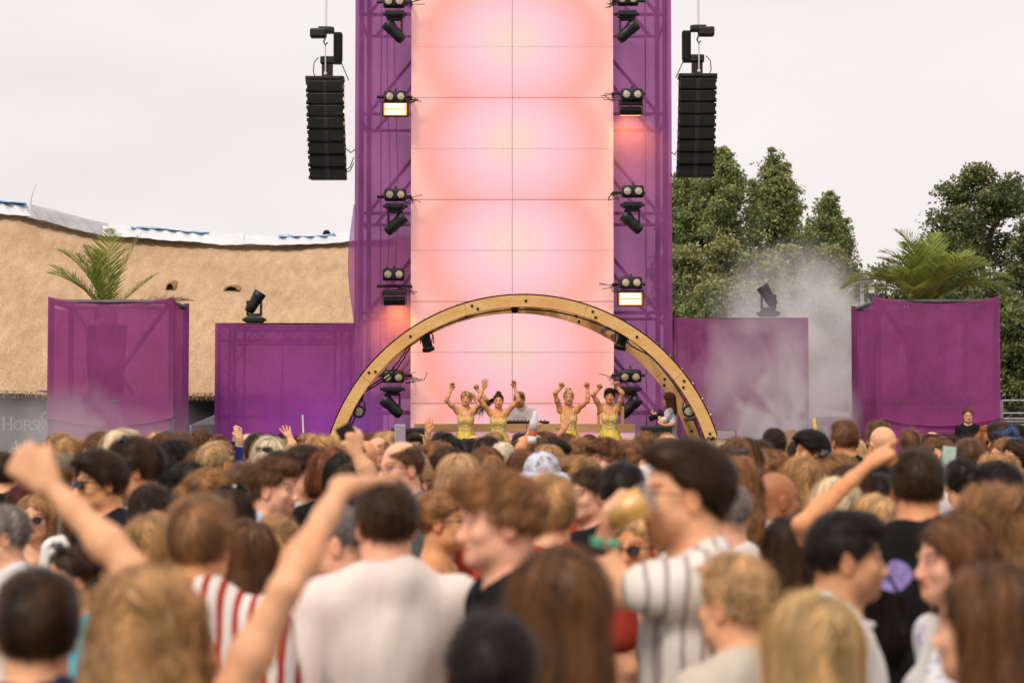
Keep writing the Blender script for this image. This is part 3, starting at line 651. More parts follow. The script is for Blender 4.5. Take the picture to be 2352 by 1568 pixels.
def strobe(label, x, y, Y, lit):
    t = thing('strobe_light', label, 'stage light', at(x, y, Y), group='strobe bars on the tower')
    if lit:
        MB().box((0, .05, 0), (.42, .12, .27), ch=.02).build('housing', BLK, t)
        MB().box((0, -.018, -.02), (.385, .012, .205), ch=.005).build('front_frame', AMB, t)  # frame itself is no lamp; its amber glow is painted glare
        for z in (.034, -.070): MB().box((0, -.028, z), (.335, .008, .078)).build('lit_strip', LIT, t)
        MB().box((-.215, .03, .02), (.012, .05, .30)).box((.215, .03, .02), (.012, .05, .30)).box((0, .03, .165), (.442, .05, .012)).build('yoke', BLK, t)
        add_light('strobe_glow', t, 'AREA', (0, -.05, -.02), 10, (1, .8, .5), (0, -1, -.1), .3)
    else:
        MB().box((0, .05, .05), (.40, .10, .08), ch=.015).build('housing', BLK, t)
        MB().box((-.195, .02, -.04), (.012, .05, .22)).box((.195, .02, -.04), (.012, .05, .22)).box((0, .02, .105), (.40, .05, .012)).build('yoke', BLK, t)
        o = MB().box((0, .02, -.085), (.36, .13, .12), Matrix.Rotation(.5, 3, 'X'), ch=.02).build('lamp_bar', BLK, t)
        MB().box((0, .085, -.11), (.33, .01, .085), Matrix.Rotation(.5, 3, 'X')).build('lit_strip', pmat('red_lit_strip', (1, .3, .1), emit=(1, .22, .05), estr=6) if 'red_lit_strip' not in MATS else MATS['red_lit_strip'], t)
        add_light('wash_glow', t, 'SPOT', (0, .11, -.13), 70, (1.0, .80, .10), (0, 1, -.80), .10, 1.9, 1.0)
    return t
def moving_head(label, x, y, Y, tilt=.7, pan=0.0, up=False, blue=False):
    t = thing('moving_head_light', label, 'stage light', at(x, y, Y), group='moving head lamps')
    s = 1 if up else -1
    MB().box((0, 0, s * .05), (.32, .26, .095), ch=.02).box((0, 0, s * .105), (.22, .2, .03), ch=.01).box((-.18, 0, s * .05), (.05, .06, .05), ch=.01).box((.18, 0, s * .05), (.05, .06, .05), ch=.01).build('base', BLK, t)
    if up: MB().box((-.08, -.02, -.02), (.03, .05, .05)).box((.08, -.02, -.02), (.03, .05, .05)).build('clamp', STEEL, t)
    yo = MB(); R = Matrix.Rotation(pan, 3, 'Z')
    yo.box((0, 0, s * .135), (.20, .12, .05), R, ch=.015)
    for q in (-1, 1): yo.box(R @ Vector((q * .115, 0, s * .25)), (.035, .10, .26), R, ch=.012)
    yk = yo.build('yoke', BLK, t)
    Mh = Matrix.Translation((0, 0, s * .35)) @ Matrix.Rotation(pan, 4, 'Z') @ Matrix.Rotation(tilt, 4, 'X' if pan else 'Y')
    MB().lathe([(.02, -.20), (.07, -.195), (.09, -.15), (.095, -.02), (.092, .04), (.105, .10), (.112, .20), (.104, .205), (.10, .19)], 20, Mh).build('head', BLK, t, True)
    MB().lathe([(.098, .19), (.06, .197), (.005, .2)], 20, Mh).build('lens', pmat('blue_lens', (.1, .3, .5), .1, .7) if 'blue_lens' not in MATS else MATS['blue_lens'], t, True)
    return t
def par_can(label, x, y, Y, aim, lens):
    t = thing('par_lamp', label, 'stage light', at(x, y, Y), group='small lamps hung inside the arch')
    q = Vector(aim).to_track_quat('Z', 'Y').to_matrix().to_4x4()
    MB().lathe([(.03, -.15), (.07, -.14), (.075, -.05), (.075, .06), (.095, .075), (.095, .11), (.085, .112), (.083, .09)], 18, q).build('can', BLK, t, True)
    MB().lathe([(.083, .09), (.05, .1), (.004, .103)], 18, q).build('lens', LENS if lens else BLKM, t, True)
    MB().path([(-.10, 0, 0), (-.09, .0, .12), (-.05, .02, .17), (.05, .02, .17), (.09, 0, .12), (.10, 0, 0)], .009, 6).tube((0, .02, .17), (0, .04, .27), .016, n=8).build('yoke', BLK, t)
    MB().path([(.02, .05, .22), (.08, .06, .12), (.06, .05, -.02), (.02, .02, -.08)], .006, 5).build('cable', RUBBER, t)
    return t
LY = 32.72
def pipe(label, xa, xb, y):
    t = thing('lamp_pipe', label, 'pipe', at((xa + xb) / 2, y, LY + .1), group='black pipes carrying the tower lamps')
    a = at(xa, y, LY + .1) - t.location; b_ = at(xb, y, LY + .1) - t.location
    MB().tube(a, b_, .026, n=10).build('tube', BLK, t)
    q = b_ if xa < 1176 else a
    MB().tube(q, q + Vector((0, .5, 0)), .026, n=8).build('bracket', BLK, t)
    w = MB(); r_ = random.Random(int(y + xa))
    for k_ in range(3):
        s = q + Vector((0, -.02, 0)); w.path([s + Vector((r_.uniform(-.3, .3) * u_ , -.03, -.10 * math.sin(3.14 * u_) + r_.uniform(-.06, .06))) for u_ in np.linspace(0, 1, 7)], .006, 5)
    w.build('cable', RUBBER, t)
ROWS = ['top', 'second', 'third', 'fourth', 'lowest']
for i, (bx, by, py, kind, mx_, my_) in enumerate(((905, 3, 5, 'mh', 907, 26), (908, 222, 223, 'on', 908, 249), (908, 447, 452, 'mh', 908, 467), (904, 630, 657, 'off', 906, 679), (903, 866, 862, 'mh', 902, 886))):
    r = ROWS[i]
    blinder(f'twin-lens blinder, {r} one on the tower left of the panel wall', bx, by, LY - .08, tilt=.28 if i == 4 else 0)
    pipe(f'black pipe holding the {r} lamps left of the panel wall', 866, 943, py)
    if kind == 'mh': moving_head(f'hanging moving head under the {r} blinder left of the panel wall', mx_, my_, LY, tilt=(-.75, 0, .85, 0, -.8)[i], pan=0)
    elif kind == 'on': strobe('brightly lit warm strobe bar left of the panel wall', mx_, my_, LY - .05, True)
    else: strobe('unlit strobe bar left of the panel wall casting red glow on the cloth', mx_, my_, LY, False)
for i, (bx, by, py, kind, mx_, my_) in enumerate(((1442, -2, 3, 'mh', 1440, 26), (1452, 217, 215, 'off', 1449, 243), (1454, 439, 443, 'mh', 1452, 464), (1450, 649, 653, 'on', 1448, 684), (1448, 865, 862, 'mh', 1446, 886))):
    r = ROWS[i]
    blinder(f'twin-lens blinder, {r} one on the tower right of the panel wall', bx, by, LY - .08, tilt=.28 if i == 4 else 0)
    pipe(f'black pipe holding the {r} lamps right of the panel wall', 1409, 1482, py)
    if kind == 'mh': moving_head(f'hanging moving head under the {r} blinder right of the panel wall', mx_, my_, LY, tilt=(.8, 0, -.8, 0, .75)[i], pan=0)
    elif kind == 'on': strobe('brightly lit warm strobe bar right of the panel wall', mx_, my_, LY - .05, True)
    else: strobe('unlit strobe bar right of the panel wall casting red glow on the cloth', mx_, my_, LY, False)
par_can('small black par lamp under the arch, upper left, aimed down', 981, 789, AYF + .25, (.25, -.2, -1), False)
par_can('small black par lamp under the arch, upper right, aimed down', 1428, 785, AYF + .25, (-.3, -.2, -1), False)
par_can('round-faced par lamp low on the left leg of the arch', 824, 944, AYF + .3, (.1, -1, -.1), True)
pr = par_can('round-faced par lamp low on the right leg of the arch', 1583, 943, AYF + .3, (-.1, -1, -.1), True)
t = par_can('tiny dark par lamp at the very top of the arch', 1182, 709, AYF + .3, (0, -1, -.4), False); t.scale = (.55,) * 3
m_ = moving_head('moving head standing on the long low purple box, thatch behind', 584, 741, 34.1, tilt=.55, up=True)
m_ = moving_head('moving head standing on the smoky low purple box, trees behind', 1765, 727, 34.1, tilt=-.55, up=True)
bw = thing('beam_light', 'slim blue wash lamp on the ground below the low purple box, by the arch foot', 'stage light', (AX(748, 31.5), 31.5, 1.30))
MB().box((0, 0, 0), (.3, .12, .12), ch=.02).build('housing', BLK, bw); MB().box((0, .02, -.66), (.05, .05, 1.28)).build('stand', BLK, bw)
add_light('blue_wash', bw, 'SPOT', (0, .1, .05), 120, (.22, .14, 1.0), (-.35, 1.0, .28), .1, 2.1, 1.0)

# ------------------------------------------------------------------ line arrays
def line_array(label, lh, x, xt, ytop, ybot, Y, mir):
    p = at(xt, ytop, Y); k = Y / FPX; n_ = 8
    t = thing('line_array', label, 'loudspeaker array', p, group='hanging loudspeaker arrays')
    w_ = 85 * k; H_ = (ybot - ytop) * k; dx = (x - xt) * k
    MB().box((0, 0, -.03), (w_ * 1.02, .34, .05), ch=.008).box((-w_ * .5, -.14, -.05), (.03, .06, .07)).box((w_ * .5, -.14, -.05), (.03, .06, .07)).build('flying_frame', BLK, t)
    z = -.075; ch_ = (H_ - .075) / n_
    for i in range(n_):
        pit = math.radians(-1.0 - 1.1 * i); R = Matrix.Rotation(-pit * 0 + math.radians(.6 * i), 3, 'X')
        c = Vector((dx * (i + .5) / n_, .004 * i * i, z - ch_ / 2)); gp = .022 if i < 4 else .008
        cb = MB().box(c, (w_ * .97, .34, ch_ - gp), R, ch=.008).build('cabinet', BLK, t)
        g_ = MB()
        for s in (-1, 1):
            R2 = R @ Matrix.Rotation(s * -.09, 3, 'Z'); g_.box(c + R @ Vector((s * w_ * .265, -.172, 0)), (w_ * .40, .02, ch_ - gp - .018), R2, ch=.004)
        g_.build('grille', GRILLE, cb)
        h_ = MB()
        for s in (-1, 1): h_.tube(c + R @ Vector((s * w_ * .045, -.172, -ch_ * .34)), c + R @ Vector((s * w_ * .045, -.172, ch_ * .34)), .014, n=8)
        h_.build('horn_bar', BLK, cb)
        for s in (-1, 1):
            for q in (-.32, .30): MB().box(c + R @ Vector((s * w_ * .495, -.13, q * ch_)), (.022, .05, ch_ * .28), R).build('rigging_plate', BLKM, cb)
        z -= ch_
    m = thing('chain_hoist', label.replace('hanging loudspeaker array', 'black chain hoist above the loudspeaker array'), 'hoist', at(lh[0], lh[1], Y), group='chain hoists of the arrays')
    ztop = p.z - m.location.z
    MB().box((-.12 * mir, -.03, 0), (.26, .16, .15), ch=.03).build('motor', BLK, m)
    MB().box((.06 * mir, -.02, .05), (.14, .14, .10), ch=.02).box((-.02 * mir, -.05, .095), (.2, .03, .02)).build('gearbox', BLK, m)
    MB().box((.19 * mir, 0, -.22), (.14, .13, .48), ch=.03).build('chain_bag', BLKM, m)
    MB().box((.08 * mir, .02, -.42), (.34, .14, .12), ch=.02).box((.02 * mir, .03, (-.46 + ztop) / 2 - .02), (.17, .12, abs(ztop + .46)), ch=.01).build('fall_arrester', BLK, m)
    mb = MB(); nlk = 90; zc0, zc1 = .08, AZ(-170, Y) - m.location.z
    for i in range(nlk):
        a = Vector((.0, 0, zc0 + (zc1 - zc0) * i / nlk)); b_ = Vector((.0, 0, zc0 + (zc1 - zc0) * (i + 1.25) / nlk)); o_ = Vector((.013, 0, 0)) if i % 2 else Vector((0, .013, 0))
        mb.tube(a + o_, b_ + o_, .0045, n=4, cap=False).tube(a - o_, b_ - o_, .0045, n=4, cap=False)
    mb.build('chain', STEEL, m)
    MB().path([(0, -.08, -.07), (-.03, -.09, -.14), (0, -.10, -.2), (.03, -.09, -.16)], .014, 6).build('hook', BLK, m)
    MB().tube((0, -.09, -.2), (0, -.08, ztop + .08), .011, n=6).lathe([(.02, 0), (.03, .02), (.02, .05), (.005, .06)], 8, Matrix.Translation((0, -.08, ztop + .02))).build('sling', WHITE, m)
    MB().path([(-.12 * mir, 0, -.38), (-.19 * mir, .02, -.45), (-.2 * mir, .02, -.6), (-.17 * mir, 0, ztop)], .008, 5).path([(.24 * mir, 0, -.46), (.3 * mir, 0, -.6), (.36 * mir, 0, ztop - .05)], .008, 5).build('cable', RUBBER, m)
line_array('hanging loudspeaker array left of the tower, sky behind', (749, 78), 753, 748, 178, 413, 31.2, 1)
line_array('hanging loudspeaker array right of the tower, partly before trees', (1604, 74), 1597, 1601, 172, 407, 31.2, -1)
zt_ = AZ(-175, 31.2)
for sx_, xx in ((-1, 748), (1, 1603)):
    p = at(xx, -175, 31.2)
    MB().box((p.x - sx_ * .1, (p.y + TB) / 2, p.z + .12), (.12, TB - p.y + .3, .2)).build('outrigger', DARKST, tw, rel=True)
for (xa, ya, xb, yb) in ((795, 342, 816, 343), (795, 395, 812, 375), (796, 390, 812, 362), (1556, 405, 1540, 398), (1556, 345, 1543, 350)):
    a = at(xa, ya, 31.25); b_ = at(xb, yb, TY)
    MB().path([a, (a + b_) / 2 + Vector((0, 0, -.06)), b_], .009, 5).build('cable', RUBBER, tw, rel=True)

# ------------------------------------------------------------------ DJ desk, monitors, bits on the stage
dk = thing('dj_desk', 'wide stage desk with a knotty pine top board and pink front', 'desk', (AX(1205, 30.8), 30.8, STG))
dx0, dx1 = AX(951, 30.8), AX(1459, 30.8); dzt, dzb = AZ(973, 30.8), AZ(991.5, 30.8); dm = (dx0 + dx1) / 2
for a, b_ in ((dx0, AX(1209, 30.8)), (AX(1210, 30.8), dx1)): MB().box(((a + b_) / 2, 30.8, (dzt + dzb) / 2), (b_ - a - .006, .05, dzt - dzb), ch=.004).build('top_board', PINE, dk, rel=True)
MB().box((dm, 31.15, dzt - .03), (dx1 - dx0 - .04, .62, .04)).build('worktop', PINE, dk, rel=True)
for a, b_ in ((dx0, AX(1124, 30.8)), (AX(1124, 30.8), AX(1290, 30.8)), (AX(1290, 30.8), dx1)):
    o = MB().box(((a + b_) / 2, 30.81, (dzb + STG) / 2 - .002), (b_ - a - .006, .03, dzb - STG - .006)).build('front_panel', PINK, dk, rel=True)
    ul = o.data.uv_layers.new(name='unit')
    for l in o.data.loops:
        c = o.data.vertices[l.vertex_index].co; ul.data[l.index].uv = (.66 + .22 * math.sin(c.x * 2.4 + .5) - .1, 0.06)
for a in (dx0 + .03, dx1 - .03): MB().box((a, 31.15, (dzt - .07 + STG) / 2), (.04, .55, dzt - .1 - STG)).build('side_board', PINE, dk, rel=True)
mxr = thing('mixer_deck', 'black DJ mixer on the desk under the hands of the DJ', 'mixer', (AX(1195, 31.1), 31.1, dzt - .01))
MB().box((0, 0, .03), (.9, .35, .05), ch=.008).build('case', BLK, mxr)
kn = MB()
for i in range(14): kn.lathe([(.012, 0), (.012, .02), (.004, .022)], 8, Matrix.Translation((-.4 + .06 * i, -.05 + .1 * (i % 2), .055)))
kn.build('knobs', GREYP, mxr)
def monitor(label, xl, xr, yt, Y, rz):
    a, b_ = at(xl, yt, Y), at(xr, yt, Y); w_ = b_.x - a.x
    t = thing('monitor_speaker', label, 'loudspeaker', ((a.x + b_.x) / 2, Y, STG), rz, group='black monitor speakers on the stage edge')
    hh = a.z - STG
    cb = MB().box((0, 0, hh / 2), (w_, .40, hh), ch=.02).build('cabinet', BLK, t)
    MB().box((-w_ * .22, -.205, hh * .62), (w_ * .46, .02, hh * .66), ch=.006).box((w_ * .25, -.205, hh * .62), (w_ * .40, .02, hh * .66), ch=.006).build('grille', GRILLE, cb)
    MB().box((w_ * .5, -.05, hh * .6), (.02, .16, .12), ch=.01).build('handle', BLKM, t)
monitor('black stage monitor speaker by the left end of the pine desk', 900, 975, 982, 29.4, 0)
monitor('black stage monitor speaker by the right end of the pine desk', 1472, 1542, 978, 29.4, 0)
gd = thing('guitar_case_stand', 'brown wooden frame leaning behind the right-hand dancer', 'wooden frame', (AX(1392, 31.6), 31.6, STG))
MB().box((-.12, 0, .72), (.05, .05, 1.44)).box((.26, 0, .70), (.05, .05, 1.40)).box((.07, 0, 1.41), (.34, .05, .05)).build('frame', PINE, gd)
MB().lathe([(.02, -.04), (.14, -.04), (.15, 0), (.14, .04), (.02, .04)], 18, Matrix.Translation((.05, .0, 1.0)) @ Matrix.Rotation(1.57, 4, 'X')).build('black_disc', BLKM, gd)
fp = thing('slim_pole', 'slim leaning white pole rising beside the left foot of the arch', 'pole', (AX(712, 28.2), 28.2, 0))
MB().tube((.0, 0, 0), at(695, 952, 28.2) - fp.location, .022, .012, n=8).build('rod', WHITE, fp)

# ------------------------------------------------------------------ palms in the planters
PALM = {}
def leafmat(name, c1, c2, trans=.25, attr=True):
    m, n, b = newmat(name); n.nodes.remove(b); out = [q for q in n.nodes if q.type == 'OUTPUT_MATERIAL'][0]
    a = mnode(n, 'ShaderNodeVertexColor'); a.layer_name = 'tint'
    sp = mnode(n, 'ShaderNodeSeparateColor'); n.links.new(a.outputs[0], sp.inputs[0])
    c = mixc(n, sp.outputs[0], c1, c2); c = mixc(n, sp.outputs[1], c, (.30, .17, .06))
    d = mnode(n, 'ShaderNodeBsdfPrincipled'); d.inputs['Roughness'].default_value = .5; d.inputs['Specular IOR Level'].default_value = .3; t = mnode(n, 'ShaderNodeBsdfTranslucent')
    n.links.new(c, d.inputs['Base Color']); n.links.new(c, t.inputs[0])
    q = mnode(n, 'ShaderNodeMixShader'); q.inputs[0].default_value = trans; n.links.new(d.outputs[0], q.inputs[1]); n.links.new(t.outputs[0], q.inputs[2]); n.links.new(q.outputs[0], out.inputs[0])
    return m
M_PALM = leafmat('palm_leaf', (0.12, 0.19, 0.035), (0.46, 0.52, 0.11), .35)
BARK = pmat('palm_bark', (0.13, 0.085, 0.05), 0.9, 0.1, 0, 12, 0.5, (0.6, 0.03))
def frond(az, el, L, droop, rnd, dry=0.0, wid=1.0):
    """one feather leaf: stem plus two rows of narrow leaflets"""
    n = 26; pts = []; p = Vector((0, 0, 0)); e = el
    h = Vector((math.cos(az), math.sin(az), 0))
    for i in range(n + 1):
        pts.append(p.copy()); p = p + (h * math.cos(e) + Vector((0, 0, math.sin(e)))) * (L / n); e -= droop / n * (0.4 + 1.2 * i / n)
    V = []; Q = []; C = []
    side = Vector((-h.y, h.x, 0))
    for i in range(n):     # stem as a flat-ish strip of two crossed ribbons
        w0, w1 = .014 * (1 - i / n) + .003, .014 * (1 - (i + 1) / n) + .003
        for ax in (side, Vector((0, 0, 1))):
            k = len(V); V += [pts[i] - ax * w0, pts[i] + ax * w0, pts[i + 1] + ax * w1, pts[i + 1] - ax * w1]; Q.append((k, k + 1, k + 2, k + 3)); C += [(.7, dry * .6 + .1, 0)] * 4
    for i in range(3, int(n * 2.2)):
        f = i / (n * 2.2); q = f * n; a = int(min(n - 1, q)); c0 = pts[a].lerp(pts[a + 1], q - a); d = (pts[a + 1] - pts[a]).normalized()
        up = side.cross(d).normalized()
        if up.z < 0: up = -up
        ll = L * .34 * wid * (math.sin(math.pi * min(1, f * .9 + .13)) ** .7) * rnd.uniform(.8, 1.1); tint = rnd.uniform(0.1, .9)
        for s in (-1, 1):
            dd = (side * s * .75 + d * rnd.uniform(.55, .85) + up * rnd.uniform(.15, .5)).normalized()
            m0 = c0 + dd * ll * .5; t0 = c0 + dd * ll + Vector((0, 0, -ll * rnd.uniform(.02, .16)))
            wv = d * .010 + up * .005; k = len(V)
            V += [c0 - wv * .6, c0 + wv * .6, m0 + wv, m0 - wv]; Q.append((k, k + 1, k + 2, k + 3))
            V += [m0 - wv, m0 + wv, t0 + wv * .1, t0 - wv * .1]; Q.append((k + 4, k + 5, k + 6, k + 7))
            C += [(tint, dry * rnd.uniform(.3, 1), 0)] * 8
    return npmesh('frond', [tuple(v) for v in V], Q, C, smooth=False)
def palm(label, base, trunk_h, specs, seed):
    r = random.Random(seed); t = thing('palm_tree', label, 'palm', base)
    tk = MB(); tk.lathe([(.02, 0), (.16, 0), (.19, trunk_h * .5), (.15, trunk_h * .95), (.05, trunk_h)], 14)
    for i in range(40):
        a = r.uniform(0, 6.28); z = r.uniform(.02, trunk_h); tk.box((.17 * math.cos(a), .17 * math.sin(a), z), (.05, .05, .07), Matrix.Rotation(a, 3, 'Z'))
    tk.build('trunk', BARK, t)
    for (az, el, L, dr, dry) in specs:
        me = frond(math.radians(az), math.radians(el), L, math.radians(dr), r, dry); me.materials.append(M_PALM)
        o = bpy.data.objects.new('frond', me); COL.objects.link(o); o.parent = t; o.location = (r.uniform(-.06, .06), r.uniform(-.06, .06), trunk_h - .04)
def tub(label, x, Y, z, h, r0):
    t = thing('plant_tub', label, 'plant tub', (x, Y, z)); MB().lathe([(.02, 0), (r0 * .8, 0), (r0, h), (r0 * 1.05, h), (r0 * 1.05, h - .05), (r0 * .9, h - .04), (.02, h - .04)], 24).build('pot', BLKM, t, True)
px_, pY = AX(243, 32.35), 32.35
tub('dark plant tub inside the left purple box, seen through the cloth', px_, pY, bl[5], bl[4] - bl[5] - .42, .34)
sp = [(172, 60, 1.0, 75, 0), (165, 40, .95, 60, .1), (150, 70, .9, 50, 0), (95, 86, 1.02, 16, 0), (18, 62, 1.05, 14, 0), (10, 38, .75, 12, .2), (215, 66, .8, 55, 0), (185, 48, .85, 55, .15), (130, 76, .8, 40, 0), (8, 14, 1.0, 30, .9)]
sp = [(a, min(88, e * 1.12), L * 1.42, d * .62, y) for a, e, L, d, y in sp]
palm('upright young palm with few fronds in the left purple planter box', (px_, pY, bl[4] - .60), .42, sp, 3)
px_, pY = AX(2128, 32.6), 32.6
tub('dark plant tub inside the right purple box, seen through the cloth', px_, pY, br[5], br[4] - br[5] - .42, .36)
r = random.Random(8); sp = []
for i in range(34):
    az = i * 137.5 + r.uniform(-10, 10); el = r.choice([84, 74, 64, 54, 44, 34]) + r.uniform(-6, 6)
    sp.append((az, el, r.uniform(.95, 1.42) * (1.0 if el > 50 else .95), r.uniform(55, 95), max(0, r.uniform(-.3, .45) if el < 50 else r.uniform(-.3, .15))))
sp = [(a, e, L * 1.12, d * .9, y) for a, e, L, d, y in sp]
for az in (172, 184, 165, 0, 10, -12): sp.append((az, r.uniform(34, 46), 1.55, r.uniform(70, 95), .15))
palm('wide bushy palm with drooping fronds in the right purple planter box', (px_, pY, br[4] - .50), .48, sp, 5)

# ------------------------------------------------------------------ trees
M_LEAF = leafmat('green_leaf', (0.10, 0.14, 0.048), (0.42, 0.46, 0.17), .25)
M_OLIVE = leafmat('olive_leaf', (0.115, 0.135, 0.05), (0.42, 0.43, 0.17), .25)
M_DARKL = leafmat('dark_leaf', (0.045, 0.070, 0.025), (0.24, 0.27, 0.10), .2)
TBARK = pmat('tree_bark', (0.11, 0.085, 0.06), 0.9, 0.1, 0, 6, 0.4)
def tree(label, x, ytop, ybase_c, wpx, Y, mat, nclump, nleaf, leaf, seed, shape='poplar', limbs=14, cat='tree', name='tree'):
    """trunk and limbs with leaf faces gathered in clumps; x, ytop, wpx in picture units at depth Y"""
    r = np.random.default_rng(seed); top = at(x, ytop, Y); zb = max(.4, AZ(ybase_c, Y)); k = Y / FPX; R = wpx * k / 2; Hc = top.z - zb
    t = thing(name, label, cat, (top.x, Y, 0), group='trees behind the stage')
    tk = MB(); rr_ = random.Random(seed); b0 = max(.08, top.z * .016)
    tk.path([(0, 0, 0), (rr_.uniform(-.2, .2), rr_.uniform(-.2, .2), top.z * .4), (rr_.uniform(-.2, .2), 0, top.z * .75), (0, 0, top.z * .96)], b0, 8, b0 * .15)
    cl = []; lumps = r.uniform(.80, 1.12, (9, 7)); nbr = nclump // 5; rise = {'poplar': 1.0, 'round': .55, 'dome': .9}.get(shape, .8)
    def env(h):
        if shape == 'poplar': return R * (1 - h ** 1.7) ** .75 * (.6 + .4 * min(1, h * 5))
        if shape == 'round': return R * math.sqrt(max(.02, 1 - (2 * h - .8) ** 2 / 1.46))
        return R * (1 - h ** 3) ** .5
    for i in range(nbr):
        h = r.random() ** .85; a = r.uniform(0, 6.283); w = env(h) * lumps[int(h * 8.99)][int(a / 6.2832 * 6.99)] * r.uniform(.8, 1.08)
        for j in range(5):
            q = w * (.25 + .75 * (j + r.random()) / 5); z = zb + h * Hc * .93 + (q - w * .75) * rise * .55 + r.normal(0, .12)
            z = min(z, top.z - .05 * r.random())
            cl.append((q * math.cos(a) + r.normal(0, .10), q * math.sin(a) + r.normal(0, .10), max(zb * .6, z), (.22 + .24 * r.random()) * (1.2 - .35 * j / 5) * (.75 + .1 * R)))
    if shape == 'poplar':
        for i in range(11):
            a = r.uniform(0, 6.283); q = R * r.uniform(.05, .8); zt = top.z - (q / R) ** 1.3 * Hc * .42 + r.normal(0, .12); n_ = 7
            for j in range(n_): cl.append((q * math.cos(a) * (1 - .12 * j / n_), q * math.sin(a) * (1 - .12 * j / n_), zt - 1.9 * (1 - (j + 1) / n_), .36 - .042 * j + .06 * r.random()))
    nclump = len(cl)
    for i in range(limbs):
        c = cl[int(r.integers(len(cl)))]; z0 = max(zb * .5, c[2] - abs(c[0]) * 1.2 - .6); z0 = min(z0, top.z * .85)
        tk.path([(0, 0, z0), (c[0] * .5, c[1] * .5, (z0 + c[2]) / 2 + .1), (c[0], c[1], c[2])], b0 * .35, 5, b0 * .06)
    tk.build('trunk', TBARK, t)
    per = nleaf // nclump; P = []; T = []
    for (cx, cy_, cz, cr_) in cl:
        d = r.normal(size=(per, 3)); d /= np.linalg.norm(d, axis=1)[:, None]; d *= (cr_ * (r.random(per) ** .5) * 1.12)[:, None] * np.array([1.15, 1.15, .85])
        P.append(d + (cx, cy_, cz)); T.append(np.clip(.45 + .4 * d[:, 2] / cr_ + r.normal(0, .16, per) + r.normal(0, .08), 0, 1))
    P = np.concatenate(P); T = np.concatenate(T); N = len(P)
    u = r.normal(size=(N, 3)); u /= np.linalg.norm(u, axis=1)[:, None]; v = np.cross(u, r.normal(size=(N, 3))); v /= np.linalg.norm(v, axis=1)[:, None]
    sz = leaf * r.uniform(.6, 1.25, N)[:, None]
    V = np.stack([P - u * sz, P + v * sz * .55, P + u * sz, P - v * sz * .55], 1).reshape(-1, 3)
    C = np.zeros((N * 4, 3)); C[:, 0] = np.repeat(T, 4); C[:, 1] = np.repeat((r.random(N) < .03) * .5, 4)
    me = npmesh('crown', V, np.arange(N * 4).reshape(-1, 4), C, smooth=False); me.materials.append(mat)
    o = bpy.data.objects.new('crown', me); COL.objects.link(o); o.parent = t
    return t
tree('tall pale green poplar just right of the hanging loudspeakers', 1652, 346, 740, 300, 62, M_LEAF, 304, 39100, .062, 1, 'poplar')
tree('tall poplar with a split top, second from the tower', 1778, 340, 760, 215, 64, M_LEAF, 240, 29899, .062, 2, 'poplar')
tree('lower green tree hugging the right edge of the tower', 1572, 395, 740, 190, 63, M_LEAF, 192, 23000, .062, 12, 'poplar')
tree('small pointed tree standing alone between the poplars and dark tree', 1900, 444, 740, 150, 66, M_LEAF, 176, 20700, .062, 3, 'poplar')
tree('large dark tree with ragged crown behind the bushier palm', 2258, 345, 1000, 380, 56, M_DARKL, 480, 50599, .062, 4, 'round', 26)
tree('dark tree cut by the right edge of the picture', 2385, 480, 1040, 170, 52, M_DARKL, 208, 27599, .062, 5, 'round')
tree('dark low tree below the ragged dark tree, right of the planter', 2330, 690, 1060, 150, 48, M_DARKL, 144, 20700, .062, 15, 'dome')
BS = [(1575, 560, 130, 55, M_OLIVE, 'brownish olive bush against the tower edge, behind the smoke'), (1660, 532, 150, 57, M_OLIVE, 'olive bush below the tall pale poplar'), (1740, 545, 140, 54, M_LEAF, 'pale green bush in the middle of the row, behind the lamp'), (1815, 560, 130, 56, M_OLIVE, 'olive bush behind the drifting smoke, fourth from the tower'), (1890, 545, 120, 58, M_OLIVE, 'olive brown bush below the small pointed tree'), (1955, 580, 110, 55, M_DARKL, 'dark bush left of the bushier palm'), (1620, 640, 150, 50, M_LEAF, 'low green bush right above the smoky box, nearest the tower'), (1720, 655, 150, 49, M_LEAF, 'low green bush behind the moving head on the smoky box'), (1830, 650, 150, 50, M_OLIVE, 'low olive bush in the smoke left of the white box'), (1925, 660, 130, 49, M_LEAF, 'low green bush behind the floodlight mast'), (2040, 600, 170, 57, M_DARKL, 'dark bush right behind the fronds of the bushier palm'), (2160, 640, 190, 54, M_DARKL, 'dark wide bush behind the right planter'), (2010, 700, 150, 50, M_DARKL, 'low dark bush left of the right planter')]
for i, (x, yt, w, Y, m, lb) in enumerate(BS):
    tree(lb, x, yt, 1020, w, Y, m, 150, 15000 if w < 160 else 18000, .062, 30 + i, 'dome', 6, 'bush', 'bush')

# ------------------------------------------------------------------ right side odds and ends
tt = thing('toilet_trailer', 'pale pink and white toilet trailer beside the right planter', 'trailer', (AX(1925, 36), 36, 0))
PKP = pmat('faded_pink_panel', (0.55, 0.33, 0.36), .5, .3, 0, 2, .1)
zt2, zm = AZ(943, 36), AZ(957, 36)
MB().box((AX(1925, 36), 36.9, zm / 2), (AX(1985, 36) - AX(1873, 36), 1.8, zm)).build('body', PKP, tt, rel=True)
xa, xb = AX(1873, 36), AX(1985, 36)
MB().add([(xa, 35.98, zm), (xb, 35.98, zm), (xb, 37.8, zm), (xa, 37.8, zm), (xa + .02, 36.1, zt2 + .06), (xb - .3, 36.1, zt2 - .02), (xb - .3, 37.6, zt2), (xa + .02, 37.6, zt2 + .06)], [(0, 1, 5, 4), (1, 2, 6, 5), (2, 3, 7, 6), (3, 0, 4, 7), (4, 5, 6, 7)]).build('roof', WHITE, tt, rel=True)
pS = at(1894, 990, 35.98)
MB().box((AX(1908, 35.98), 35.985, AZ(985, 35.98)), (.30, .02, .075), ch=.004).build('sign_plate', GREYP, tt, rel=True)
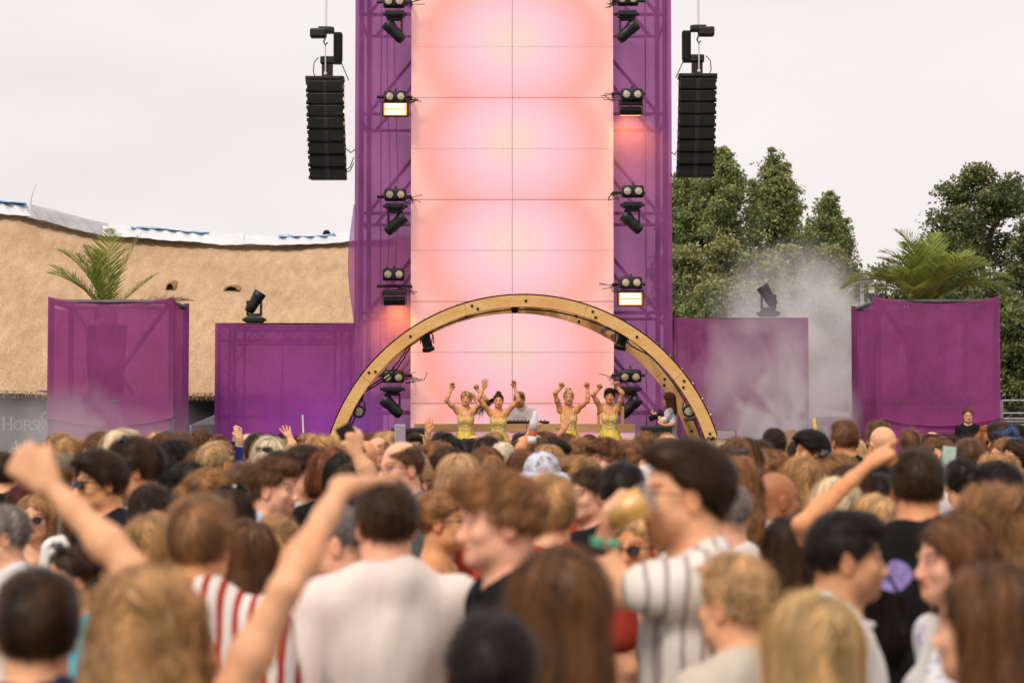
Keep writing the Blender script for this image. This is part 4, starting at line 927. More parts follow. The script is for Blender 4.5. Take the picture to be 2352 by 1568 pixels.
MB().lathe([(.005, -.006), (.055, -.006), (.055, .006), (.005, .006)], 16, Matrix.Translation((AX(1896, 35.97), 35.97, AZ(985, 35.97))) @ Matrix.Rotation(1.57, 4, 'X')).build('round_badge', WHITE, tt, rel=True)
lettering(tt, 'Toilet', at(1904, 988, 35.965), .05, WHITE, gap=.06)
sg = thing('white_notice_board', 'white notice board with red marks beside the right planter', 'sign', (AX(1944, 36.6), 35.6, 0))
MB().box((0, 0, AZ(928, 35.6)), (.24, .03, .46)).build('board', WHITE, sg); MB().tube((0, .03, 0), (0, .03, AZ(945, 35.6)), .02, n=8).build('post', STEEL, sg)
RED = pmat('red_print', (.5, .04, .04)); MB().box((.01, -.018, AZ(920, 35.6)), (.13, .006, .09), Matrix.Rotation(.4, 3, 'Y')).box((0, -.018, AZ(938, 35.6)), (.15, .006, .1)).build('print', RED, sg)
fm = thing('floodlight_mast', 'slim mast with white floodlights left of the bushier palm', 'floodlight', (AX(1982, 38), 38, 0))
MB().tube((0, 0, 0), (0, 0, AZ(645, 38)), .04, n=10).build('mast', STEEL, fm)
for i, (dx_, dz_) in enumerate(((-.10, 0), (-.02, .03), (.10, .02))): MB().box((dx_ * 1.3, -.08, AZ(648, 38) + dz_), (.13, .08, .09), Matrix.Rotation(.4, 3, 'X') @ Matrix.Rotation(dx_ * 4, 3, 'Z'), ch=.01).build('floodlight', GREYP, fm)
MB().box((.17, -.05, AZ(662, 38)), (.11, .08, .2), ch=.015).build('white_box', WHITE, fm)
fe = thing('site_fence', 'metal mesh fence panels at the right edge behind the crowd', 'fence', (AX(2360, 36), 36, 0))
zf = AZ(917, 36); fx0, fx1 = AX(2301, 36), AX(2460, 36)
for x_ in (fx0, fx0 + 1.25): MB().tube((x_, 36, 0), (x_, 36, zf), .022, n=8).build('post', STEEL, fe, rel=True)
for z_ in (.12, zf - .02, zf - .25): MB().tube((fx0, 36, z_), (fx1, 36, z_), .018, n=8).build('rail', STEEL, fe, rel=True)
mb = MB()
for i in range(36): mb.tube((fx0 + i * .035, 36.01, .1), (fx0 + i * .035, 36.01, zf), .0028, n=4, cap=False)
mb.build('mesh_wires', DARKST, fe, rel=True)
ba = thing('crowd_barrier', 'aluminium crowd barrier rails in front of the mesh fence', 'barrier', (AX(2350, 34), 34, 0))
for z_ in (AZ(962, 34), AZ(968, 34), AZ(976, 34)): MB().tube((AX(2304, 34), 34, z_), (AX(2420, 34), 34, z_), .022, n=8).build('rail', STEEL, ba, rel=True)
MB().tube((AX(2304, 34), 34.03, 0), (AX(2304, 34), 34.03, AZ(960, 34)), .025, n=8).build('post', STEEL, ba, rel=True)

# ------------------------------------------------------------------ smoke
def smoke(label, lo, hi, dens, scale, seed, thr=.45, soft=1.0, off=(0, 0, 0)):
    c = (Vector(lo) + Vector(hi)) / 2; s = Vector(hi) - Vector(lo)
    o = MB().box((0, 0, 0), s).build('smoke', None, None, loc=c); o.data.materials.clear()
    tag(o, label, 'smoke', kind='stuff')
    m = bpy.data.materials.new('smoke'); m.use_nodes = True; n = m.node_tree; n.nodes.clear(); out = mnode(n, 'ShaderNodeOutputMaterial'); v = mnode(n, 'ShaderNodeVolumePrincipled')
    v.inputs['Color'].default_value = (.99, .975, .985, 1); v.inputs['Anisotropy'].default_value = .2
    tc = mnode(n, 'ShaderNodeTexCoord'); mp = mnode(n, 'ShaderNodeMapping'); mp.inputs['Location'].default_value = off; mp.inputs['Scale'].default_value = (scale, scale * .8, scale * .8)
    z = mnode(n, 'ShaderNodeTexNoise'); z.inputs['Scale'].default_value = 1; z.inputs['Detail'].default_value = 4.5; z.inputs['Distortion'].default_value = .5; z.inputs['Roughness'].default_value = .55
    n.links.new(tc.outputs['Object'], mp.inputs[0]); n.links.new(mp.outputs[0], z.inputs[0])
    r = mnode(n, 'ShaderNodeMapRange'); r.inputs[1].default_value = thr; r.inputs[2].default_value = thr + .22; n.links.new(z.outputs['Fac'], r.inputs[0])
    # soft ellipsoid falloff so that the box never shows
    ms_ = mnode(n, 'ShaderNodeMapping'); ms_.inputs['Scale'].default_value = (2 / s.x, 2 / s.y, 2 / s.z); n.links.new(tc.outputs['Object'], ms_.inputs[0])
    ln = mnode(n, 'ShaderNodeVectorMath', operation='LENGTH'); n.links.new(ms_.outputs[0], ln.inputs[0])
    fo = mnode(n, 'ShaderNodeMapRange'); fo.interpolation_type = 'SMOOTHSTEP'; fo.inputs[1].default_value = 1.0; fo.inputs[2].default_value = .15; n.links.new(ln.outputs['Value'], fo.inputs[0])
    d = mth(n, 'MULTIPLY', mth(n, 'MULTIPLY', r.outputs[0], fo.outputs[0]), dens); n.links.new(d, v.inputs['Density']); n.links.new(v.outputs[0], out.inputs['Volume'])
    o.data.materials.append(m); return o
def smk(label, xl, xr, yt, yb, Ya, Yb, *a, **k):
    Ym = (Ya + Yb) / 2; return smoke(label, (AX(xl, Ym), Ya, AZ(yb, Ym)), (AX(xr, Ym), Yb, AZ(yt, Ym)), *a, **k)
smk('dense white smoke billowing low before the right low purple box', 1600, 2010, 790, 1160, 31.9, 33.3, 7.5, 1.5, 1, thr=.42)
smk('thin smoke drifting up between the right low box and the trees', 1540, 2080, 520, 1060, 35.2, 38.5, 2.1, 1.0, 2, thr=.44, off=(3, 1, 2))
smk('thin smoke veil across the right low purple box', 1500, 1990, 620, 1060, 32.2, 33.4, 2.3, 1.1, 3, thr=.41, off=(7, 3, 1))
smk('white smoke plume rising in the gap beside the right planter', 1800, 2010, 560, 1080, 33.9, 36.2, 2.2, 1.3, 6, thr=.43, off=(2, 4, 6))
smk('pale smoke low in front of the left planter and banner', -140, 560, 850, 1160, 30.0, 31.4, .9, 1.1, 4, thr=.36, off=(1, 9, 4))
smk('pale smoke drifting before the dark banner wall', -240, 240, 860, 1150, 37, 41, .30, .8, 5, thr=.32, off=(5, 2, 8))
# ------------------------------------------------------------------ people: bodies grown as one smooth surface from a distance field
def axis(lo, hi, coarse, fines):
    out = [lo]
    while out[-1] < hi:
        x = out[-1]; st = coarse
        for a, b_, f in fines:
            if a - coarse < x < b_: st = min(st, f)
        out.append(x + st)
    return np.array(out, np.float32)
def field(prims, ax, base=0.25):
    xs, ys, zs = ax; F = np.full((len(xs), len(ys), len(zs)), base, np.float32)
    for pr in prims:
        kind, op, k = pr[0], pr[1], pr[2]
        if kind == 'pl':      # keep the side where n.p < d
            n_, d_ = pr[3], pr[4]
            D = (n_[0] * xs[:, None, None] + n_[1] * ys[None, :, None] + n_[2] * zs[None, None, :]) - d_
            h = np.maximum(k - np.abs(F - D), 0) / k; F = np.maximum(F, D) + h * h * k * .25; continue
        if kind == 'rc': a, b_, ra, rb = (np.array(pr[3], np.float32), np.array(pr[4], np.float32), pr[5], pr[6]); lo = np.minimum(a, b_) - max(ra, rb); hi = np.maximum(a, b_) + max(ra, rb)
        else: c, r = np.array(pr[3], np.float32), np.array(pr[4], np.float32); R = pr[5] if len(pr) > 5 else None; m_ = r.max() if R is not None else r; lo = c - m_; hi = c + m_
        mg = k + .035
        i0, i1 = np.searchsorted(xs, lo[0] - mg), np.searchsorted(xs, hi[0] + mg); j0, j1 = np.searchsorted(ys, lo[1] - mg), np.searchsorted(ys, hi[1] + mg); l0, l1 = np.searchsorted(zs, lo[2] - mg), np.searchsorted(zs, hi[2] + mg)
        if i1 <= i0 or j1 <= j0 or l1 <= l0: continue
        X = xs[i0:i1, None, None]; Y = ys[None, j0:j1, None]; Z = zs[None, None, l0:l1]
        if kind == 'rc':
            ba = b_ - a; bb = float(ba @ ba) + 1e-9
            t = np.clip(((X - a[0]) * ba[0] + (Y - a[1]) * ba[1] + (Z - a[2]) * ba[2]) / bb, 0, 1)
            D = np.sqrt((X - a[0] - t * ba[0]) ** 2 + (Y - a[1] - t * ba[1]) ** 2 + (Z - a[2] - t * ba[2]) ** 2) - (ra + (rb - ra) * t)
        else:
            px, py, pz = X - c[0], Y - c[1], Z - c[2]
            if R is not None: px, py, pz = (R[0][0] * px + R[0][1] * py + R[0][2] * pz, R[1][0] * px + R[1][1] * py + R[1][2] * pz, R[2][0] * px + R[2][1] * py + R[2][2] * pz)
            k0 = np.sqrt((px / r[0]) ** 2 + (py / r[1]) ** 2 + (pz / r[2]) ** 2); k1 = np.sqrt((px / r[0] ** 2) ** 2 + (py / r[1] ** 2) ** 2 + (pz / r[2] ** 2) ** 2) + 1e-6
            D = k0 * (k0 - 1) / k1
        S = F[i0:i1, j0:j1, l0:l1]
        if op == 'u': h = np.maximum(k - np.abs(S - D), 0) / k; S[...] = np.minimum(S, D) - h * h * k * .25
        else: D = -D; h = np.maximum(k - np.abs(S - D), 0) / k; S[...] = np.maximum(S, D) + h * h * k * .25
    return F
def nets(F, ax):
    """surface nets: quads along the zero level of F"""
    xs, ys, zs = ax; S = F < 0
    c = [S[i:F.shape[0] - 1 + i, j:F.shape[1] - 1 + j, k:F.shape[2] - 1 + k] for i in (0, 1) for j in (0, 1) for k in (0, 1)]
    n = sum(q.astype(np.int8) for q in c); act = (n > 0) & (n < 8)
    I = np.argwhere(act); idx = -np.ones(act.shape, np.int32); idx[act] = np.arange(len(I))
    val = np.stack([F[I[:, 0] + i, I[:, 1] + j, I[:, 2] + k] for i in (0, 1) for j in (0, 1) for k in (0, 1)], 1)
    off = np.array([(i, j, k) for i in (0, 1) for j in (0, 1) for k in (0, 1)], np.float32)
    P = np.zeros((len(I), 3), np.float32); W_ = np.zeros(len(I), np.float32)
    for a, b_ in ((0, 1), (2, 3), (4, 5), (6, 7), (0, 2), (1, 3), (4, 6), (5, 7), (0, 4), (1, 5), (2, 6), (3, 7)):
        va, vb = val[:, a], val[:, b_]; m = (va < 0) != (vb < 0); t = np.where(m, va / np.where(m, va - vb, 1), 0)
        P += np.where(m[:, None], off[a] + (off[b_] - off[a]) * t[:, None], 0); W_ += m
    P /= W_[:, None]
    A = [xs, ys, zs]; V = np.stack([A[d][I[:, d]] + P[:, d] * (A[d][I[:, d] + 1] - A[d][I[:, d]]) for d in range(3)], 1)
    Q = []
    for d in range(3):
        sl0 = [slice(None)] * 3; sl1 = [slice(None)] * 3; sl0[d] = slice(0, -1); sl1[d] = slice(1, None)
        cr = S[tuple(sl0)] != S[tuple(sl1)]; E = np.argwhere(cr); o = [q for q in range(3) if q != d]
        E = E[(E[:, o[0]] > 0) & (E[:, o[1]] > 0) & (E[:, o[0]] < F.shape[o[0]] - 1) & (E[:, o[1]] < F.shape[o[1]] - 1)]
        ins = S[E[:, 0], E[:, 1], E[:, 2]]
        q = []
        for da, db in ((0, 0), (1, 0), (1, 1), (0, 1)):
            G = E.copy(); G[:, o[0]] -= da; G[:, o[1]] -= db; q.append(idx[G[:, 0], G[:, 1], G[:, 2]])
        q = np.stack(q, 1); fl = ins if d != 1 else ~ins
        q[fl] = q[fl][:, ::-1]; Q.append(q)
    Q = np.concatenate(Q); Q = Q[(Q >= 0).all(1)]
    return V, Q[:, ::-1]
Z0 = 1.52     # chin height of the 1.75 m reference figure
def v3(*a): return np.array(a, np.float32)
def hand(w, d, n_, pose, sgn):
    """palm, four unequal fingers and a thumb leaving its side"""
    w = np.array(w, float); d = np.array(d, float); d /= np.linalg.norm(d); n_ = np.array(n_, float); n_ -= d * (n_ @ d); n_ /= np.linalg.norm(n_); t = np.cross(d, n_) * sgn
    P = []
    L = (.078, .086, .078, .060)
    for i, o in enumerate((.030, .010, -.010, -.029)):
        kn = w + d * (.088 - .006 * abs(i - 1)) + t * o; P.append(('rc', 'u', .016, w + t * o * .55 + d * .008, kn, .017, .0125))
        f = 'open' if (pose == 'open' or (pose == 'point' and i == 0)) else ('fist' if pose in ('fist', 'point') else 'hold')
        if f == 'open': sp = t * o * 5.0 / .03 * .06; a = kn + (d + sp + n_ * .08) * L[i] * .5; b_ = a + (d + sp + n_ * .22) * L[i] * .5
        elif f == 'fist': a = kn + (d * .25 + n_) * L[i] * .42; b_ = a + (-d * .9 + n_ * .15) * L[i] * .45
        else: a = kn + (d * .8 + n_ * .6) * L[i] * .5; b_ = a + (d * .1 + n_) * L[i] * .45
        P += [('rc', 'u', .003, kn, a, .0106, .0098), ('rc', 'u', .003, a, b_, .0098, .0082)]
    b0 = w + d * .022 + t * .024; b1 = b0 + t * .026 + d * .030 + n_ * .012
    b2 = b1 + ((d * .8 + t * .35) if pose == 'open' else (n_ * .8 + d * .5 - t * .5)) * .036
    P += [('rc', 'u', .014, b0, b1, .015, .012), ('rc', 'u', .006, b1, b2, .012, .0095)]
    return P
def head_prims(ho=(0, 0, 0), fem=False):
    o = v3(0, .012, Z0) + v3(*ho); T = lambda *a: o + v3(*a); P = []
    e = lambda c, r, k=.02, op='u': P.append(('el', op, k, T(*c), r))
    e((0, -.012, .147), (.074, .094, .083)); e((0, .028, .088), (.058 if fem else .061, .060, .084), .03); e((0, .060, .024), (.026 if fem else .034, .030, .022), .035)
    for s in (-1, 1):
        e((s * .042, .018, .045), (.020, .040, .024), .035); e((s * .040, .060, .088), (.022, .020, .018), .025); e((s * .028, .078, .131), (.026, .012, .008), .012)
        e((s * .031, .096, .113), (.017, .012, .010), .010, 's'); e((s * .031, .0745, .1135), (.0135, .0125, .0125), .003)
        P.append(('el', 'u', .006, T(s * .078, -.006, .105), (.008, .020, .031))); P.append(('el', 's', .006, T(s * .087, -.002, .108), (.004, .011, .018)))
        e((s * .0115, .099, .074), (.009, .011, .008), .008)
    P.append(('rc', 'u', .012, T(0, .082, .122), T(0, .104, .081), .0075, .0110))
    e((0, .086, .057), (.022, .012, .006), .008); e((0, .085, .046), (.019, .012, .0065), .008); e((0, .092, .0515), (.024, .008, .0012), .004, 's')
    P.append(('rc', 'u', .03, T(0, -.022, .07), v3(0, -.018, 1.44), .052 if fem else .060, .056 if fem else .066))
    return P
def torso_prims(fem, lean):
    l = lean; P = []
    if fem:
        P += [('el', 'u', .06, (0, -.01 + l * .8, 1.30), (.138, .095, .17)), ('el', 'u', .08, (0, .0 + l * .4, 1.09), (.118, .085, .16)), ('el', 'u', .08, (0, 0, .93), (.165, .115, .13))]
        for s in (-1, 1): P += [('rc', 'u', .05, (0, -.025 + l, 1.475), (s * .145, -.02 + l, 1.425), .045, .042), ('el', 'u', .04, (s * .065, .075 + l * .8, 1.27), (.055, .05, .055))]
    else:
        P += [('el', 'u', .06, (0, -.012 + l * .8, 1.29), (.168, .112, .19)), ('el', 'u', .08, (0, 0 + l * .4, 1.07), (.145, .10, .17)), ('el', 'u', .08, (0, 0, .93), (.160, .112, .13))]
        for s in (-1, 1): P += [('rc', 'u', .06, (0, -.03 + l, 1.49), (s * .175, -.02 + l, 1.425), .052, .054)]
    return P
def arms_of(fem, arms, lean):
    sw = .150 if fem else .190; r = .82 if fem else 1.0; A = {}
    for s in (-1, 1):
        sp = arms.get(s) if arms else None
        S_ = v3(s * sw, -.015 + lean, 1.415)
        if sp is None: sp = dict(e=(s * (sw + .06), -.04 + lean, 1.13), w=(s * (sw + .03), .07 + lean, .90), d=(0, .25, -1), n=(-s, .2, 0), pose='hold')
        if 'S' in sp: S_ = v3(*sp['S'])
        if sp.get('raise'): S_ = S_ + v3(-s * .012, 0, .025)
        A[s] = (S_, v3(*sp['e']), v3(*sp['w']), sp, r)
    return A
def legs_prims(fem, add=0.0):
    P = []
    for s in (-1, 1):
        P += [('rc', 'u', .05, (s * .085, 0, .90), (s * .095, .01, .50), .082 + add, .054 + add), ('rc', 'u', .03, (s * .095, .01, .50), (s * .10, -.015, .09), .052 + add, .037 + add)]
    return P
BODY = {}
def body_mesh(key, fem=False, arms=None, lean=0.0, ho=(0, 0, 0), beardy=False, fine=.0052, handfine=.0062):
    A = arms_of(fem, arms, lean); P = torso_prims(fem, lean) + legs_prims(fem)
    for s in (-1, 1): P += [('rc', 'u', .02, (s * .10, -.03, .045), (s * .115, .15, .03), .042, .034)]
    fx, fy, fz = [(-.088, .088, fine)], [(-.10 + lean, .125 + lean, fine)], [(Z0 - .02 + ho[2], 1.77, fine)]
    if ho[1]: fy = [(-.12 + ho[1], .14 + ho[1], fine)]
    H_ = []
    for s, (S_, e, w, sp, r) in A.items():
        fa = w - e; P += [('rc', 'u', .05, S_, S_ + (e - S_) * .55, .056 * r, .049 * r), ('rc', 'u', .03, S_ + (e - S_) * .55, e, .049 * r, .038 * r), ('rc', 'u', .02, e, e + fa * .28, .037 * r, .043 * r), ('rc', 'u', .03, e + fa * .28, e + fa * .72, .043 * r, .031 * r), ('rc', 'u', .02, e + fa * .72, w, .031 * r, .026 * r)]
        bn = (e - S_) / (np.linalg.norm(e - S_) + 1e-6) - fa / (np.linalg.norm(fa) + 1e-6)
        if np.linalg.norm(bn) > .2: P.append(('el', 'u', .015, e + bn / np.linalg.norm(bn) * .020 * r, (.022 * r,) * 3))
        hp = hand(w, sp['d'], sp['n'], sp['pose'], s * (sp.get('ts', 1))); H_ += hp
        if arms and s in arms and not sp.get('lowres'):
            pts = np.array([q[3] for q in hp] + [q[4] for q in hp]); lo, hi = pts.min(0) - .014, pts.max(0) + .014
            fx.append((lo[0], hi[0], handfine)); fy.append((lo[1], hi[1], handfine)); fz.append((lo[2], hi[2], handfine))
    P += head_prims((ho[0], lean + ho[1], ho[2]), fem) + H_
    allp = np.array([list(q[i]) for q in A.values() for i in (0, 1, 2)] + [list(q[3]) for q in H_] + [list(q[4]) for q in H_]); lo, hi = allp.min(0) - .06, allp.max(0) + .06
    ax = (axis(min(lo[0], -.26), max(hi[0], .26), .018, fx), axis(min(lo[1], -.16), max(hi[1], .22), .018, fy), axis(-.02, max(1.79, hi[2]), .020, fz))
    V, Q = nets(field(P, ax), ax)
    h = V - v3(0, .012, Z0) - v3(ho[0], lean + ho[1], ho[2]); C = np.ones((len(V), 3), np.float32); axx = np.abs(h[:, 0]); hd = h[:, 2] > -.02
    if beardy:
        bm_ = (np.clip((.074 - h[:, 2]) / .024, 0, 1) * np.clip((h[:, 1] + .012) / .04, 0, 1) * np.clip((h[:, 2] + .03) / .03, 0, 1) * hd)[:, None]; C = C * (1 - bm_) + C * bm_ * np.array([[.60, .55, .53]], np.float32)
    m = hd & (np.abs(h[:, 2] - .0515) < .0105) & (axx < .025 - np.abs(h[:, 2] - .0515)) & (h[:, 1] > .07); C[m] = (.80, .50, .52)
    m = hd & (np.abs(h[:, 2] - .0515) < .0022) & (axx < .022) & (h[:, 1] > .07); C[m] = (.35, .2, .2)
    ed = np.sqrt((axx - .031) ** 2 + ((h[:, 2] - .1135) * 1.3) ** 2); m = hd & (h[:, 1] > .06)
    C[m & (ed < .0165)] = (.45, .36, .34); C[m & (ed < .0125)] = (1.15, 1.3, 1.5); C[m & (ed < .0068)] = (.06, .05, .05)
    m = hd & (h[:, 1] > .055) & (axx > .011) & (axx < .052) & (np.abs(h[:, 2] - (.1355 + .004 * np.sin((axx - .011) * 60))) < .0055); C[m] = (.34, .26, .22)
    m = hd & (axx > .07) & (np.abs(h[:, 1]) < .03); C[m] *= (1.0, .88, .84)
    me = npmesh('person', V, Q, C, 'paint'); me.materials.append(M_SKIN)
    BODY[key] = dict(me=me, fem=fem, A=A, lean=lean, ho=ho, top={})
    return BODY[key]
def top_mesh(key, kind):
    B = BODY[key]
    if kind in B['top']: return B['top'][kind]
    add = {'tee': .016, 'loose': .020, 'tank': .008, 'leotard': .006, 'long': .018}[kind]; P = []; l = B['lean']
    for q in torso_prims(B['fem'], l):
        P.append(('el', 'u', q[2], q[3], tuple(x + add for x in q[4])) if q[0] == 'el' else ('rc', 'u', q[2], q[3], q[4], q[5] + add * .7, q[6] + add * .7))
    if kind in ('tee', 'loose', 'long'):
        for s, (S_, e, w, sp, r) in B['A'].items():
            f = .62 if kind == 'tee' else (.86 if kind == 'loose' else 1.0)
            P.append(('rc', 'u', .04, S_, S_ + (e - S_) * f, .055 * r + min(add, .016) + .002, .046 * r + min(add, .016) + .006))
            if kind == 'long': P.append(('rc', 'u', .02, e, e + (w - e) * .92, .044 * r + add, .030 * r + add))
    zt = {'tank': 1.42, 'leotard': 1.375}.get(kind)
    if zt: P.append(('pl', 'i', .02, (0, .10, 1), zt + .10 * l))
    if kind in ('tank', 'leotard'): P.append(('el', 's', .02, (0, .085 + l, 1.40), (.07, .06, .085)))
    P.append(('el', 's', .012, (0, .012 + l, 1.525), (.072 if not B['fem'] else .080, .078, .062)))
    P.append(('pl', 'i', .02, (0, 0, -1), -.84 if kind != 'leotard' else -.86))
    pts = np.array([list(a[i]) for a in B['A'].values() for i in (0, 1, 2)]); lo, hi = pts.min(0) - .09, pts.max(0) + .09
    h_ = .014
    ax = (axis(min(lo[0], -.27), max(hi[0], .27), h_, []), axis(min(lo[1], -.2), max(hi[1], .24), h_, []), axis(.78, max(1.60, hi[2] if kind == 'long' else min(hi[2], 1.85)), h_, []))
    F = field(P, ax); X, Y, Z = ax[0][:, None, None], ax[1][None, :, None], ax[2][None, None, :]
    F += (kind != 'leotard') * (.0045 * np.sin(X * 34 + Z * 7 + 2 * np.sin(Y * 21 + Z * 4)) + .003 * np.sin(Z * 22 - np.abs(X) * 40 + Y * 14))
    V, Q = nets(F, ax); me = npmesh('shirt', V, Q); B['top'][kind] = me
    return me
_ax = (axis(-.25, .25, .018, []), axis(-.2, .24, .018, []), axis(.02, 1.02, .022, []))
_P = [('el', 'u', .08, (0, 0, .93), (.178, .128, .13))] + legs_prims(False, .016) + [('pl', 'i', .02, (0, 0, 1), .96)]
TROUSERS = npmesh('trousers', *nets(field(_P, _ax), _ax))

# ------------------------------------------------------------------ hair, hats, glasses (in head coordinates, chin at 0)
HO = v3(0, .012, Z0)
_hl = ('pl', 'i', .012, tuple(v3(0, 1, -1.15) / 1.524), (.045 - 1.15 * .15) / 1.524)
def E(c, r, k=.02, op='u', R=None): return ('el', op, k, c, r) if R is None else ('el', op, k, c, r, R)
def hair_def(st):
    """(distance field parts, flow kind, strand length, lift, strands, noise)"""
    cap = lambda t, tz=None: E((0, -.012, .147), (.074 + t, .094 + t, .083 + (tz or t)))
    nape = ('pl', 'i', .015, (0, 0, -1), -.052)
    if st == 'crop': return [cap(.007, .012), _hl, nape], 'crown', .030, .35, 1900, .0012
    if st == 'buzz': return [cap(.003), _hl, nape], 'crown', .010, .3, 1300, .001
    if st == 'short': return [cap(.008, .012), E((0, .012, .205), (.066, .088, .040)), _hl, nape], 'crown', .055, .30, 2400, .0018
    if st == 'fade': return [cap(.003, .006), E((0, .010, .205), (.064, .086, .036)), _hl, nape], 'crown', .045, .25, 2000, .0015
    if st == 'swept': return [cap(.006, .010), E((0, .030, .207), (.058, .070, .030)), ('pl', 'i', .012, tuple(v3(0, 1, -1.15) / 1.524), (.030 - 1.15 * .15) / 1.524), ('pl', 'i', .015, (0, 0, -1), -.03)], 'back', .09, .18, 2400, .0015
    if st == 'curly': return [cap(.010, .017), E((0, .026, .203), (.066, .080, .038)), _hl, nape], 'curl', .030, .9, 3000, .004
    if st == 'mop': return [cap(.005, .010), E((0, .032, .208), (.062, .076, .032)), _hl, nape, E((0, .080, .192), (.050, .022, .018))], 'fwd', .055, .45, 2200, .007
    if st == 'balding': return [cap(.006), _hl, nape, E((0, .040, .235), (.062, .105, .062), .02, 's')], 'crown', .020, .3, 1100, .002
    if st == 'pony': return [cap(.007), _hl, ('pl', 'i', .015, (0, 0, -1), -.055), E((0, -.112, .165), (.020, .022, .020)), ('rc', 'u', .02, (0, -.125, .165), (0, -.150, .110), .022, .030), ('rc', 'u', .03, (0, -.150, .110), (.006, -.130, -.09), .030, .012)], 'pony', .10, .10, 1900, .003
    if st == 'bun': return [cap(.006), _hl, ('pl', 'i', .015, (0, 0, -1), -.055), E((0, -.045, .245), (.034, .034, .030), .012)], 'bun', .05, .15, 1600, .002
    if st == 'lowbun': return [cap(.008), _hl, ('pl', 'i', .015, (0, 0, -1), -.055), E((0, -.125, .135), (.036, .034, .036), .014)], 'pony', .05, .2, 1700, .003
    z1 = {'long': -.24, 'wavy': -.22, 'bob': .02, 'mid': -.10}[st]; w = .006 if st == 'wavy' else 0.0
    zc, hz = (.13 + z1) / 2, (.17 - z1) / 2
    P = [cap(.008 + w, .011 + w), _hl]
    for s in (-1, 1): P.append(('rc', 'u', .025, (s * (.068 + w), -.008, .15), (s * (.080 + 2.5 * w), -.022, z1 + .05), .022 + w, .026 + w))
    P += [E((0, -.072 - w, zc), (.088 + 2 * w, .048 + w, hz), .03), E((0, .150, .06), (.062, .105, .115), .01, 's'), ('pl', 'i', .03, (0, 0, -1), -z1)]
    return P, ('wave' if st == 'wavy' else 'down'), .24 if st != 'bob' else .13, .06, 2400, .005 if st != 'wavy' else .011
HAIR = {}
def sampF(F, ax, P):
    ix = [np.clip((P[:, d] - ax[d][0]) / (ax[d][1] - ax[d][0]), 0, len(ax[d]) - 1.001) for d in range(3)]; i = [q.astype(int) for q in ix]; f = [q - r for q, r in zip(ix, i)]; o = 0
    for a in (0, 1):
        for b_ in (0, 1):
            for c in (0, 1):
                o = o + F[i[0] + a, i[1] + b_, i[2] + c] * (f[0] if a else 1 - f[0]) * (f[1] if b_ else 1 - f[1]) * (f[2] if c else 1 - f[2])
    return o
